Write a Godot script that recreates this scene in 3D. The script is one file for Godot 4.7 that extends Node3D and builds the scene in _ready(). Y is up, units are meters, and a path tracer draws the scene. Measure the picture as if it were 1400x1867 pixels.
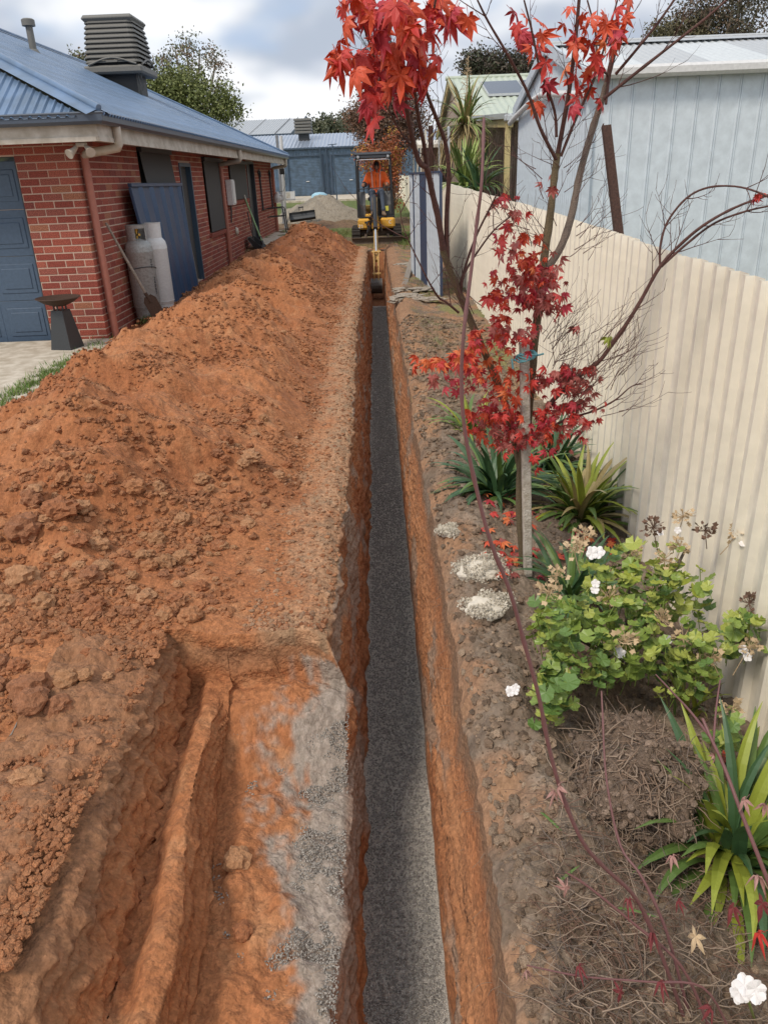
extends Node3D

# ---------------------------------------------------------------- camera numbers
const EYE := Vector3(0, 1.75, 0)
const FPX := 1385.0
var CAM := Basis(Vector3(0.999326, -0.036116, 0.006603), Vector3(0.0357, 0.913866, -0.404444), Vector3(0.008572, 0.404407, 0.914539))
var taken := {}
var T := {}
var M := {}
var rng := RandomNumberGenerator.new()
var nA := FastNoiseLite.new()
var nB := FastNoiseLite.new()
var nC := FastNoiseLite.new()
var nR := FastNoiseLite.new()
var nW := FastNoiseLite.new()

func ray(x: float, y: float) -> Vector3:
	return CAM * Vector3(x - 700.0, 933.5 - y, -FPX)
func on_z(x: float, y: float, z: float) -> Vector3:
	var d = ray(x, y)
	return EYE + d * (z / d.z)
func on_y(x: float, y: float, h: float) -> Vector3:
	var d = ray(x, y)
	return EYE + d * ((h - EYE.y) / d.y)
func on_x(x: float, y: float, w: float) -> Vector3:
	var d = ray(x, y)
	return EYE + d * (w / d.x)
func deep(x: float, y: float, far: float) -> Vector3:
	return EYE + ray(x, y) * (far / FPX)

# ---------------------------------------------------------------- mesh builder
class MB:
	var v := PackedVector3Array()
	var n := PackedVector3Array()
	var c := PackedColorArray()
	var col := Color(1, 1, 1)
	var tinted := false
	func tint(k):
		col = k
		tinted = true
		return self
	func tri(a: Vector3, b: Vector3, d: Vector3):
		var m = (b - a).cross(d - a).normalized()
		v.push_back(a); v.push_back(d); v.push_back(b)
		n.push_back(m); n.push_back(m); n.push_back(m)
		c.push_back(col); c.push_back(col); c.push_back(col)
	func quad(a: Vector3, b: Vector3, d: Vector3, e: Vector3):
		tri(a, b, d)
		tri(a, d, e)
	func stri(a: Vector3, b: Vector3, d: Vector3, na: Vector3, nb: Vector3, nd: Vector3):
		var m = (b - a).cross(d - a)
		if m.dot(na + nb + nd) >= 0.0:
			v.push_back(a); v.push_back(d); v.push_back(b)
			n.push_back(na); n.push_back(nd); n.push_back(nb)
		else:
			v.push_back(a); v.push_back(b); v.push_back(d)
			n.push_back(na); n.push_back(nb); n.push_back(nd)
		c.push_back(col); c.push_back(col); c.push_back(col)
	func squad(a, b, d, e, na, nb, nd, ne):
		stri(a, b, d, na, nb, nd)
		stri(a, d, e, na, nd, ne)
	# box with chamfered edges
	func box(ctr: Vector3, size: Vector3, bas := Basis.IDENTITY, bev := 0.0):
		var h = size * 0.5
		var b = min(bev, min(h.x, min(h.y, h.z)) * 0.9)
		if b <= 0.0:
			var p = []
			for i in 8:
				p.append(ctr + bas * Vector3(h.x if i & 1 else -h.x, h.y if i & 2 else -h.y, h.z if i & 4 else -h.z))
			quad(p[0], p[2], p[3], p[1]); quad(p[4], p[5], p[7], p[6])
			quad(p[0], p[1], p[5], p[4]); quad(p[2], p[6], p[7], p[3])
			quad(p[0], p[4], p[6], p[2]); quad(p[1], p[3], p[7], p[5])
			return
		var g = func(sx, sy, sz, ax):
			var q = Vector3(sx * (h.x - (b if ax != 0 else 0.0)), sy * (h.y - (b if ax != 1 else 0.0)), sz * (h.z - (b if ax != 2 else 0.0)))
			return ctr + bas * q
		for ax in 3:
			for s in [-1, 1]:
				var l = []
				for k in [[-1, -1], [1, -1], [1, 1], [-1, 1]]:
					var q = [k[0], k[1]]
					q.insert(ax, s)
					l.append(g.call(q[0], q[1], q[2], ax))
				var nrm = Vector3.ZERO
				nrm[ax] = s
				_facing(l, bas * nrm)
		for ax in 3:
			var u = (ax + 1) % 3
			var w = (ax + 2) % 3
			for su in [-1, 1]:
				for sw in [-1, 1]:
					var l = []
					for k in [[-1, u], [1, u], [1, w], [-1, w]]:
						var q = [0, 0, 0]
						q[ax] = k[0]; q[u] = su; q[w] = sw
						l.append(g.call(q[0], q[1], q[2], k[1]))
					var nrm = Vector3.ZERO
					nrm[u] = su; nrm[w] = sw
					_facing(l, bas * nrm)
		for i in 8:
			var s = [1 if i & 1 else -1, 1 if i & 2 else -1, 1 if i & 4 else -1]
			var l = [g.call(s[0], s[1], s[2], 0), g.call(s[0], s[1], s[2], 1), g.call(s[0], s[1], s[2], 2)]
			_facing(l, bas * Vector3(s[0], s[1], s[2]))
	func _facing(l, nrm):
		var m = (l[1] - l[0]).cross(l[2] - l[0])
		if m.dot(nrm) < 0:
			l.reverse()
		for i in range(2, l.size()):
			tri(l[0], l[i - 1], l[i])
	func bar(a: Vector3, b: Vector3, wx: float, wy: float, bev := 0.0, up := Vector3.UP):
		var d = (b - a)
		var z = d.normalized()
		if abs(z.dot(up)) > 0.98:
			up = Vector3(0, 0, 1) if abs(z.z) < 0.9 else Vector3(1, 0, 0)
		var x = up.cross(z).normalized()
		box((a + b) * 0.5, Vector3(wx, wy, d.length()), Basis(x, z.cross(x), z), bev)
	func tube(pts: Array, rad, sides := 8, caps := true):
		var rings = []
		var nrms = []
		var ref = Vector3.ZERO
		for i in pts.size():
			var p: Vector3 = pts[i]
			var d: Vector3 = (pts[min(i + 1, pts.size() - 1)] - pts[max(i - 1, 0)])
			if d.length() < 1e-9:
				d = Vector3.UP
			d = d.normalized()
			if ref == Vector3.ZERO:
				ref = d.cross(Vector3.UP if abs(d.y) < 0.9 else Vector3.RIGHT).normalized()
			ref = (ref - d * ref.dot(d)).normalized()
			var w = d.cross(ref)
			var r: float = rad[i] if rad is Array else rad
			var ring = []
			var nr = []
			for k in sides:
				var a = TAU * k / sides
				var q = ref * cos(a) + w * sin(a)
				ring.append(p + q * r)
				nr.append(q)
			rings.append(ring)
			nrms.append(nr)
		for i in pts.size() - 1:
			for k in sides:
				var k2 = (k + 1) % sides
				squad(rings[i][k], rings[i][k2], rings[i + 1][k2], rings[i + 1][k], nrms[i][k], nrms[i][k2], nrms[i + 1][k2], nrms[i + 1][k])
		if caps:
			for e in [0, pts.size() - 1]:
				var out = (pts[0] - pts[1]) if e == 0 else (pts[e] - pts[e - 1])
				_facing(rings[e].duplicate(), out)
	func cyl(a: Vector3, b: Vector3, r: float, sides := 12, r2 := -1.0):
		tube([a, b], [r, r if r2 < 0 else r2], sides)
	# profile of Vector2(radius, height) turned round the y axis of xf; hard where the profile bends sharply
	func lathe(prof: Array, sides := 20, xf := Transform3D.IDENTITY):
		for i in prof.size() - 1:
			var a: Vector2 = prof[i]
			var b: Vector2 = prof[i + 1]
			var d = b - a
			var seg = Vector2(d.y, -d.x).normalized()
			var na = seg
			var nb = seg
			if i > 0:
				var d0 = a - prof[i - 1]
				var s0 = Vector2(d0.y, -d0.x).normalized()
				if s0.dot(seg) > 0.6: na = (s0 + seg).normalized()
			if i < prof.size() - 2:
				var d1 = prof[i + 2] - b
				var s1 = Vector2(d1.y, -d1.x).normalized()
				if s1.dot(seg) > 0.6: nb = (s1 + seg).normalized()
			for k in sides:
				var t0 = TAU * k / sides
				var t1 = TAU * (k + 1) / sides
				var e0 = Vector3(cos(t0), 0, sin(t0))
				var e1 = Vector3(cos(t1), 0, sin(t1))
				var up = Vector3.UP
				squad(xf * (e0 * a.x + up * a.y), xf * (e1 * a.x + up * a.y), xf * (e1 * b.x + up * b.y), xf * (e0 * b.x + up * b.y),
					xf.basis * (e0 * na.x + up * na.y), xf.basis * (e1 * na.x + up * na.y), xf.basis * (e1 * nb.x + up * nb.y), xf.basis * (e0 * nb.x + up * nb.y))
	# flat outline (counter-clockwise Vector2 list) given thickness along xf's z
	func prism(poly: Array, depth: float, xf := Transform3D.IDENTITY):
		var pk = PackedVector2Array(poly)
		if Geometry2D.is_polygon_clockwise(pk):
			pk.reverse()
		var idx = Geometry2D.triangulate_polygon(pk)
		var nz = xf.basis.z
		for i in range(0, idx.size(), 3):
			var a = pk[idx[i]]; var b = pk[idx[i + 1]]; var d = pk[idx[i + 2]]
			_facing([xf * Vector3(a.x, a.y, depth * 0.5), xf * Vector3(b.x, b.y, depth * 0.5), xf * Vector3(d.x, d.y, depth * 0.5)], nz)
			_facing([xf * Vector3(a.x, a.y, -depth * 0.5), xf * Vector3(b.x, b.y, -depth * 0.5), xf * Vector3(d.x, d.y, -depth * 0.5)], -nz)
		for i in pk.size():
			var a = pk[i]; var b = pk[(i + 1) % pk.size()]
			var o = Vector2(b.y - a.y, a.x - b.x)
			_facing([xf * Vector3(a.x, a.y, -depth * 0.5), xf * Vector3(b.x, b.y, -depth * 0.5), xf * Vector3(b.x, b.y, depth * 0.5), xf * Vector3(a.x, a.y, depth * 0.5)], xf.basis * Vector3(o.x, o.y, 0))
	# sheet swept from a polyline profile (Vector3 offsets) between two ends a and b
	func sweep(prof: Array, a: Vector3, b: Vector3):
		for i in prof.size() - 1:
			quad(a + prof[i], b + prof[i], b + prof[i + 1], a + prof[i + 1])
	func commit(off := Vector3.ZERO) -> ArrayMesh:
		var am = ArrayMesh.new()
		if v.size() == 0:
			return am
		var arr = []
		arr.resize(Mesh.ARRAY_MAX)
		if off != Vector3.ZERO:
			for i in v.size():
				v[i] -= off
		arr[Mesh.ARRAY_VERTEX] = v
		arr[Mesh.ARRAY_NORMAL] = n
		if tinted:
			arr[Mesh.ARRAY_COLOR] = c
		am.add_surface_from_arrays(Mesh.PRIMITIVE_TRIANGLES, arr)
		return am

# ---------------------------------------------------------------- naming
func numbered(called: String) -> String:
	if not taken.has(called):
		taken[called] = 0
		return called
	taken[called] += 1
	return "%s_%03d" % [called, taken[called]]
func thing(called, label, category, at := Vector3.ZERO, group := "") -> Node3D:
	var o = Node3D.new()
	o.name = numbered(called)
	add_child(o)
	o.position = at
	o.set_meta("label", label)
	o.set_meta("category", category)
	if group != "":
		o.set_meta("group", group)
	return o
func base_of(o: Node) -> Vector3:
	var p = Vector3.ZERO
	while o != null and o != self:
		p += o.position
		o = o.get_parent()
	return p
# a part built in world coordinates, hung under its owner
func part(owner_node: Node3D, called: String, mb, mat, label := "") -> MeshInstance3D:
	var o = MeshInstance3D.new()
	o.name = called
	o.mesh = mb.commit(base_of(owner_node)) if mb is MB else mb
	o.material_override = mat
	owner_node.add_child(o, true)
	if label != "":
		o.set_meta("label", label)
	return o
func structure(called: String, mb, mat, label := "") -> MeshInstance3D:
	var o = MeshInstance3D.new()
	o.name = numbered(called)
	o.mesh = mb.commit() if mb is MB else mb
	o.material_override = mat
	add_child(o)
	o.set_meta("kind", "structure")
	if label != "":
		o.set_meta("label", label)
	return o
func copies(owner_node: Node3D, called: String, mesh: Mesh, mat, xfs: Array, cols := []) -> MultiMeshInstance3D:
	var mm = MultiMesh.new()
	mm.transform_format = MultiMesh.TRANSFORM_3D
	mm.use_colors = cols.size() > 0
	mm.mesh = mesh
	mm.instance_count = xfs.size()
	for i in xfs.size():
		mm.set_instance_transform(i, xfs[i])
		if cols.size() > 0:
			mm.set_instance_color(i, cols[i])
	var o = MultiMeshInstance3D.new()
	o.name = called
	o.multimesh = mm
	o.material_override = mat
	owner_node.add_child(o, true)
	o.set_meta("kind", "stuff")
	return o

# ---------------------------------------------------------------- textures and materials
func noise_image(sd: int, freq: float, oct: int, kind := FastNoiseLite.TYPE_SIMPLEX_SMOOTH, size := 512) -> PackedByteArray:
	var f = FastNoiseLite.new()
	f.seed = sd
	f.noise_type = kind
	f.frequency = freq
	f.fractal_octaves = oct
	f.fractal_gain = 0.6
	return f.get_seamless_image(size, size, false, false, 0.12, true).get_data()
# colour texture between tones a and b (sRGB), contrast pushes the noise apart
func tex2(key: String, sd: int, freq: float, oct: int, a: Color, b: Color, push := 1.0, kind := FastNoiseLite.TYPE_SIMPLEX_SMOOTH, size := 512) -> ImageTexture:
	var d = noise_image(sd, freq, oct, kind, size)
	var lut = []
	for i in 256:
		var t = clamp((i / 255.0 - 0.5) * push + 0.5, 0.0, 1.0)
		var k = a.lerp(b, t)
		lut.append([k.r8, k.g8, k.b8])
	var o = PackedByteArray()
	o.resize(size * size * 3)
	var j = 0
	for i in size * size:
		var l = lut[d[i]]
		o[j] = l[0]; o[j + 1] = l[1]; o[j + 2] = l[2]
		j += 3
	T[key] = ImageTexture.create_from_image(Image.create_from_data(size, size, false, Image.FORMAT_RGB8, o))
	return T[key]
# every cell of a cellular pattern gets a tone of its own
func cell_tex(key: String, sd: int, freq: float, a: Color, b: Color, size := 512) -> ImageTexture:
	var f = FastNoiseLite.new()
	f.seed = sd
	f.noise_type = FastNoiseLite.TYPE_CELLULAR
	f.cellular_return_type = FastNoiseLite.RETURN_CELL_VALUE
	f.frequency = freq
	f.fractal_octaves = 3
	f.fractal_gain = 0.6
	var d = f.get_seamless_image(size, size, false, false, 0.1, true).get_data()
	var o = PackedByteArray()
	o.resize(size * size * 3)
	for i in size * size:
		var k = a.lerp(b, d[i] / 255.0)
		o[i * 3] = k.r8; o[i * 3 + 1] = k.g8; o[i * 3 + 2] = k.b8
	T[key] = ImageTexture.create_from_image(Image.create_from_data(size, size, false, Image.FORMAT_RGB8, o))
	return T[key]
func height_tex(key: String, sd: int, freq: float, oct: int, kind := FastNoiseLite.TYPE_SIMPLEX_SMOOTH, size := 512) -> ImageTexture:
	T[key] = ImageTexture.create_from_image(Image.create_from_data(size, size, false, Image.FORMAT_L8, noise_image(sd, freq, oct, kind, size)))
	return T[key]
func lin(r: float, g: float, b: float) -> Color:
	return Color(r, g, b).linear_to_srgb()
# tex, tile = metres per repeat; bump in centimetres
func mat(key: String, col: Color, rough := 0.8, metal := 0.0, tex = null, tile := 1.0, bump = null, bump_cm := 0.0) -> StandardMaterial3D:
	var m = StandardMaterial3D.new()
	m.resource_name = key
	m.albedo_color = col
	m.roughness = rough
	m.metallic = metal
	if tex != null or bump != null:
		m.uv1_triplanar = true
		m.uv1_world_triplanar = true
		m.uv1_scale = Vector3.ONE / tile
	if tex != null:
		m.albedo_texture = tex
	if bump != null:
		m.heightmap_enabled = true
		m.heightmap_texture = bump
		m.heightmap_scale = abs(bump_cm)
		m.heightmap_flip_texture = bump_cm < 0.0
	M[key] = m
	return m
func vmat(key: String, rough := 0.9, tex = null, tile := 1.0, bump = null, bump_cm := 0.0) -> StandardMaterial3D:
	var m = mat(key, Color.WHITE, rough, 0.0, tex, tile, bump, bump_cm)
	m.vertex_color_use_as_albedo = true
	return m

# ================================================================ READY
func _ready():
	rng.seed = 7
	set_up_view()
	set_up_noise()
	set_up_materials()
	build_ground()
	build_trench()
	build_soil_heap()
	scatter_bits()
	build_house()
	build_house_things()
	around_materials()
	build_fence()
	build_blue_shed()
	build_back_sheds()
	gravel_and_stones()
	build_neighbour()
	build_digger()
	build_driver()
	plant_materials()
	build_trees()
	build_maple()
	build_bed_plants()
	build_sapling()
	finish_scene()

func set_up_view():
	var cam = Camera3D.new()
	cam.name = "camera"
	cam.transform = Transform3D(CAM, EYE)
	cam.fov = 67.96
	cam.near = 0.05
	cam.far = 600.0
	add_child(cam)
	cam.current = true
	var env = Environment.new()
	env.background_mode = Environment.BG_SKY
	env.tonemap_mode = Environment.TONE_MAPPER_LINEAR
	env.tonemap_exposure = 1.38
	env.sdfgi_enabled = true
	env.ssao_enabled = true
	env.ssil_enabled = true
	env.background_energy_multiplier = 1.0
	var sky = Sky.new()
	var sm = PanoramaSkyMaterial.new()
	sm.panorama = cloud_panorama()
	sky.sky_material = sm
	env.sky = sky
	var we = WorldEnvironment.new()
	we.name = "world_environment"
	we.environment = env
	add_child(we)
	var sun = DirectionalLight3D.new()
	sun.name = "sun"
	sun.light_color = Color(1.0, 0.95, 0.88)
	sun.light_energy = 0.5
	sun.light_angular_distance = 12.0
	sun.shadow_enabled = true
	add_child(sun)
	sun.look_at_from_position(Vector3(-4.5, 8, 5.0), Vector3.ZERO, Vector3.UP)

# broken overcast: grey-blue bellies, bright white tops, all round the sky alike
func cloud_panorama() -> ImageTexture:
	var w = 1024
	var h = 512
	var big = FastNoiseLite.new()
	big.seed = 11; big.frequency = 1.6; big.fractal_octaves = 5; big.fractal_gain = 0.52
	var det = FastNoiseLite.new()
	det.seed = 23; det.frequency = 4.5; det.fractal_octaves = 4
	var img = PackedByteArray()
	img.resize(w * h * 3)
	var j = 0
	for y in h:
		var el = (0.5 - (y + 0.5) / h) * PI
		var ce = cos(el)
		var se = sin(el)
		for x in w:
			var k: Color
			if se < -0.02:
				k = Color(0.5, 0.47, 0.44)
			else:
				var az = (x + 0.5) / w * TAU
				var d = Vector3(ce * cos(az), se, ce * sin(az))
				# clouds lie on a flat deck, so they shrink towards the horizon
				var q = d / (d.y + 0.22)
				var a = big.get_noise_3d(q.x * 0.62, 3.0, q.z * 0.62) + 0.28 * det.get_noise_3d(q.x * 0.8, 1.0, q.z * 0.8)
				var b = big.get_noise_3d(q.x * 0.5 + 40.0, 9.0, q.z * 0.5)
				var t = smoothstep(-0.38, 0.34, a)
				var grey = Color(0.64, 0.675, 0.73).lerp(Color(0.885, 0.89, 0.90), t)
				var blue = smoothstep(0.18, 0.42, b - a * 0.35)
				k = grey.lerp(Color(0.62, 0.71, 0.83), blue * 0.5)
			img[j] = k.r8; img[j + 1] = k.g8; img[j + 2] = k.b8
			j += 3
	return ImageTexture.create_from_image(Image.create_from_data(w, h, false, Image.FORMAT_RGB8, img))

func set_up_noise():
	nA.seed = 3; nA.frequency = 1.0; nA.fractal_octaves = 4; nA.fractal_gain = 0.5
	nB.seed = 19; nB.frequency = 1.0; nB.fractal_octaves = 2
	nC.seed = 31; nC.frequency = 1.0; nC.noise_type = FastNoiseLite.TYPE_CELLULAR; nC.fractal_type = FastNoiseLite.FRACTAL_NONE
	nC.cellular_return_type = FastNoiseLite.RETURN_DISTANCE
	nR.seed = 47; nR.frequency = 1.0; nR.fractal_type = FastNoiseLite.FRACTAL_RIDGED; nR.fractal_octaves = 3
	nW.seed = 53; nW.frequency = 1.0; nW.fractal_type = FastNoiseLite.FRACTAL_NONE

func set_up_materials():
	tex2("grit", 101, 0.03, 5, Color(0.72, 0.72, 0.72), Color(1, 1, 1), 1.9)
	tex2("grit_fine", 102, 0.14, 3, Color(0.66, 0.66, 0.66), Color(1, 1, 1), 2.2)
	height_tex("h_grit", 103, 0.05, 5)
	height_tex("h_fine", 104, 0.16, 3)
	tex2("faint", 106, 0.03, 4, Color(0.93, 0.93, 0.93), Color(1, 1, 1), 1.5)
	tex2("weather", 109, 0.012, 6, Color(0.84, 0.82, 0.79), Color(1, 1, 1), 1.9)
	cell_tex("grain", 107, 0.09, Color(0.62, 0.62, 0.6), Color(1, 1, 1))
	height_tex("h_crumb", 108, 0.055, 3, FastNoiseLite.TYPE_CELLULAR)
	tex2("speck", 105, 0.22, 2, Color(0.5, 0.5, 0.5), Color(1, 1, 1), 3.0)
	vmat("soil", 0.95, T.grain, 0.6, T.h_crumb, -0.9)
	vmat("clod", 0.95, T.grit_fine, 0.3, T.h_crumb, -0.6)
	vmat("turf", 0.95, T.grit, 1.3, T.h_grit, 3.0)
	mat("gravel", lin(0.95, 0.89, 0.80), 0.9, 0.0, T.speck, 0.4, T.h_fine, 1.2)
	vmat("leafy", 0.6)

func finish_scene():
	pass

# ================================================================ GROUND
func gl(z: float) -> float:
	return 0.0055 * max(0.0, -z - 5.0) + 0.0165 * clamp(-z - 33.0, 0.0, 25.0)
func mid_x(z: float) -> float:
	return -0.01 + 0.0049 * (z + 1.6)
func ramp(x: float, pts: Array) -> float:
	if x <= pts[0].x: return pts[0].y
	for i in range(1, pts.size()):
		if x <= pts[i].x:
			return lerp(pts[i - 1].y, pts[i].y, (x - pts[i - 1].x) / (pts[i].x - pts[i - 1].x))
	return pts[-1].y
var LIP_L := [Vector2(0, -0.262), Vector2(5.3, -0.272), Vector2(9.7, -0.345), Vector2(17.5, -0.335), Vector2(22, -0.33)]
var LIP_R := [Vector2(0, 0.243), Vector2(3.4, 0.236), Vector2(5.2, 0.212), Vector2(9.6, 0.2), Vector2(17.4, 0.125), Vector2(22, 0.12)]
var FENCE_TOP := [Vector2(0, 1.345), Vector2(2.75, 1.36), Vector2(6.5, 1.444), Vector2(15.7, 1.568), Vector2(34, 1.70), Vector2(60, 1.78)]
var FENCE_BASE := [Vector2(0, -0.3), Vector2(2.2, -0.27), Vector2(3.85, -0.17), Vector2(9, -0.02), Vector2(16, 0.05), Vector2(60, 0.3)]
const FENCE_X := 1.35
func lip_l(z: float) -> float:
	return ramp(-z, LIP_L) + 0.028 * nA.get_noise_2d(z * 1.3, 5.0) + 0.012 * nB.get_noise_2d(z * 9.0, 1.0)
func lip_r(z: float) -> float:
	return ramp(-z, LIP_R) + 0.022 * nA.get_noise_2d(z * 1.5, 15.0) + 0.012 * nB.get_noise_2d(z * 8.0, 11.0)

# height of the thrown-up earth left of the trench
func heap_h(x: float, z: float) -> float:
	var d = -z
	var xc = ramp(d, [Vector2(3, -1.75), Vector2(6, -1.8), Vector2(10, -1.85), Vector2(14, -1.95), Vector2(18.4, -1.62), Vector2(21, -1.5)])
	var wl = ramp(d, [Vector2(3, 1.75), Vector2(6, 1.25), Vector2(9, 1.22), Vector2(13, 1.2), Vector2(16, 1.15), Vector2(20, 0.9)])
	var wr = ramp(d, [Vector2(3, 1.2), Vector2(6, 1.25), Vector2(9, 1.2), Vector2(13, 1.25), Vector2(18.4, 1.05), Vector2(21, 0.9)])
	var top = ramp(d, [Vector2(2.6, 0.04), Vector2(3.0, 0.1), Vector2(4.1, 0.5), Vector2(5.5, 0.42), Vector2(7.5, 0.33), Vector2(9.5, 0.32), Vector2(12, 0.37), Vector2(13.5, 0.36), Vector2(15, 0.36), Vector2(17, 0.42), Vector2(18.6, 0.5), Vector2(19.6, 0.4), Vector2(21.3, 0.0)])
	# the front of the heap runs slantwise: nearer to the eye further left
	if d < 6.0:
		var d2 = d + clamp((-1.5 - x) * 0.55, -0.55, 0.8) + 0.25 * nA.get_noise_2d(x * 1.1, 77.0)
		top = ramp(d2, [Vector2(2.6, 0.05), Vector2(3.1, 0.1), Vector2(4.2, 0.38), Vector2(5.5, 0.4), Vector2(7.5, 0.33)])
	var u = (x - xc) / (wr if x > xc else wl)
	var f = 0.0
	if abs(u) < 1.0:
		f = pow(1.0 - u * u, 1.25)
	var m = nA.get_noise_2d(x * 0.75, z * 0.75)
	var m2 = nA.get_noise_2d(x * 2.2 + 9.0, z * 1.6)
	var h = top * f * (1.0 + 0.42 * m) + 0.07 * m2 * clamp(top * f * 5.0, 0.15, 1.0)
	# tipped bucketfuls leave humps along the ridge
	h += 0.19 * f * clamp(top * 3.0, 0.0, 1.0) * (1.0 - 2.0 * abs(nW.get_noise_2d(x * 0.5 + 3.0, z * 0.85)))
	return h
func heap_detail(x: float, z: float, loose: float) -> float:
	var r = nR.get_noise_2d(x * 2.6, z * 2.6)
	var c1 = nC.get_noise_2d(x * 14.0, z * 14.0)
	var c2 = nC.get_noise_2d(x * 34.0 + 7.0, z * 34.0)
	return loose * (0.026 * r - 0.022 * c1 - 0.011 * c2 + 0.012 * nA.get_noise_2d(x * 9.0, z * 9.0))
func left_y(x: float, z: float) -> float:
	var h = heap_h(x, z)
	var loose = clamp(0.35 + h * 2.6, 0.35, 1.0)
	return gl(z) + 0.03 + h + heap_detail(x, z, loose) + 0.02 * nA.get_noise_2d(x * 2.0 + 50.0, z * 2.0)
func bed_y(x: float, z: float) -> float:
	var l = lip_r(z)
	var t = clamp((x - l) / (FENCE_X - l), 0.0, 1.0)
	var y = lerp(gl(z) + 0.01, ramp(-z, FENCE_BASE), smoothstep(0.1, 1.0, t))
	var rough = 1.0 if -z < 9.0 else 0.6
	y += 0.05 * rough * nA.get_noise_2d(x * 2.8 + 20.0, z * 2.8)
	y += 0.05 * exp(-pow((t - 0.16) / 0.13, 2.0))
	y += rough * (0.02 * nR.get_noise_2d(x * 3.4 + 5.0, z * 3.4) - 0.022 * nC.get_noise_2d(x * 17.0, z * 17.0) - 0.01 * nC.get_noise_2d(x * 40.0, z * 40.0))
	return y

func grid_mesh(pos: PackedVector3Array, cols: PackedColorArray, nu: int, nv: int, flip: bool) -> ArrayMesh:
	var nor = PackedVector3Array()
	nor.resize(nu * nv)
	for j in nv:
		for i in nu:
			var a = pos[j * nu + min(i + 1, nu - 1)] - pos[j * nu + max(i - 1, 0)]
			var b = pos[min(j + 1, nv - 1) * nu + i] - pos[max(j - 1, 0) * nu + i]
			var m = a.cross(b).normalized()
			nor[j * nu + i] = -m if flip else m
	var idx = PackedInt32Array()
	idx.resize((nu - 1) * (nv - 1) * 6)
	var k = 0
	for j in nv - 1:
		for i in nu - 1:
			var p = j * nu + i
			if flip:
				idx[k] = p; idx[k + 1] = p + 1; idx[k + 2] = p + nu
				idx[k + 3] = p + 1; idx[k + 4] = p + nu + 1; idx[k + 5] = p + nu
			else:
				idx[k] = p; idx[k + 1] = p + nu; idx[k + 2] = p + 1
				idx[k + 3] = p + 1; idx[k + 4] = p + nu; idx[k + 5] = p + nu + 1
			k += 6
	var arr = []
	arr.resize(Mesh.ARRAY_MAX)
	arr[Mesh.ARRAY_VERTEX] = pos
	arr[Mesh.ARRAY_NORMAL] = nor
	arr[Mesh.ARRAY_COLOR] = cols
	arr[Mesh.ARRAY_INDEX] = idx
	var am = ArrayMesh.new()
	am.add_surface_from_arrays(Mesh.PRIMITIVE_TRIANGLES, arr)
	return am

func stations(z0: float, z1: float) -> Array:
	var out = []
	var z = z0
	while z > z1:
		out.append(z)
		var d = max(0.02, sqrt(z * z + 1.0))
		var step = max(0.0085, 0.0046 * d) if z < -0.9 else 0.03
		if z < -2.58 and z > -2.74:
			step = 0.0016
		z -= step
	out.append(z1)
	return out

const CLAY := Color(0.375, 0.152, 0.064)
const CLAY_DEEP := Color(0.30, 0.108, 0.043)
const CLAY_PALE := Color(0.47, 0.25, 0.13)
const TOPSOIL := Color(0.20, 0.122, 0.075)
const DUST := Color(0.36, 0.325, 0.29)
func soil_tone(x: float, y: float, z: float) -> Color:
	var a = nA.get_noise_3d(x * 1.1, y * 1.5, z * 1.1)
	var b = nA.get_noise_3d(x * 4.0 + 31.0, y * 4.0, z * 4.0)
	var c = nB.get_noise_3d(x * 15.0, y * 15.0 + 7.0, z * 15.0)
	var k = CLAY.lerp(CLAY_DEEP, clamp(0.25 + a * 1.1 + c * 0.25, 0.0, 1.0))
	return k.lerp(CLAY_PALE, clamp(-0.12 + b * 0.95 - c * 0.25, 0.0, 0.8))

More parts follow.
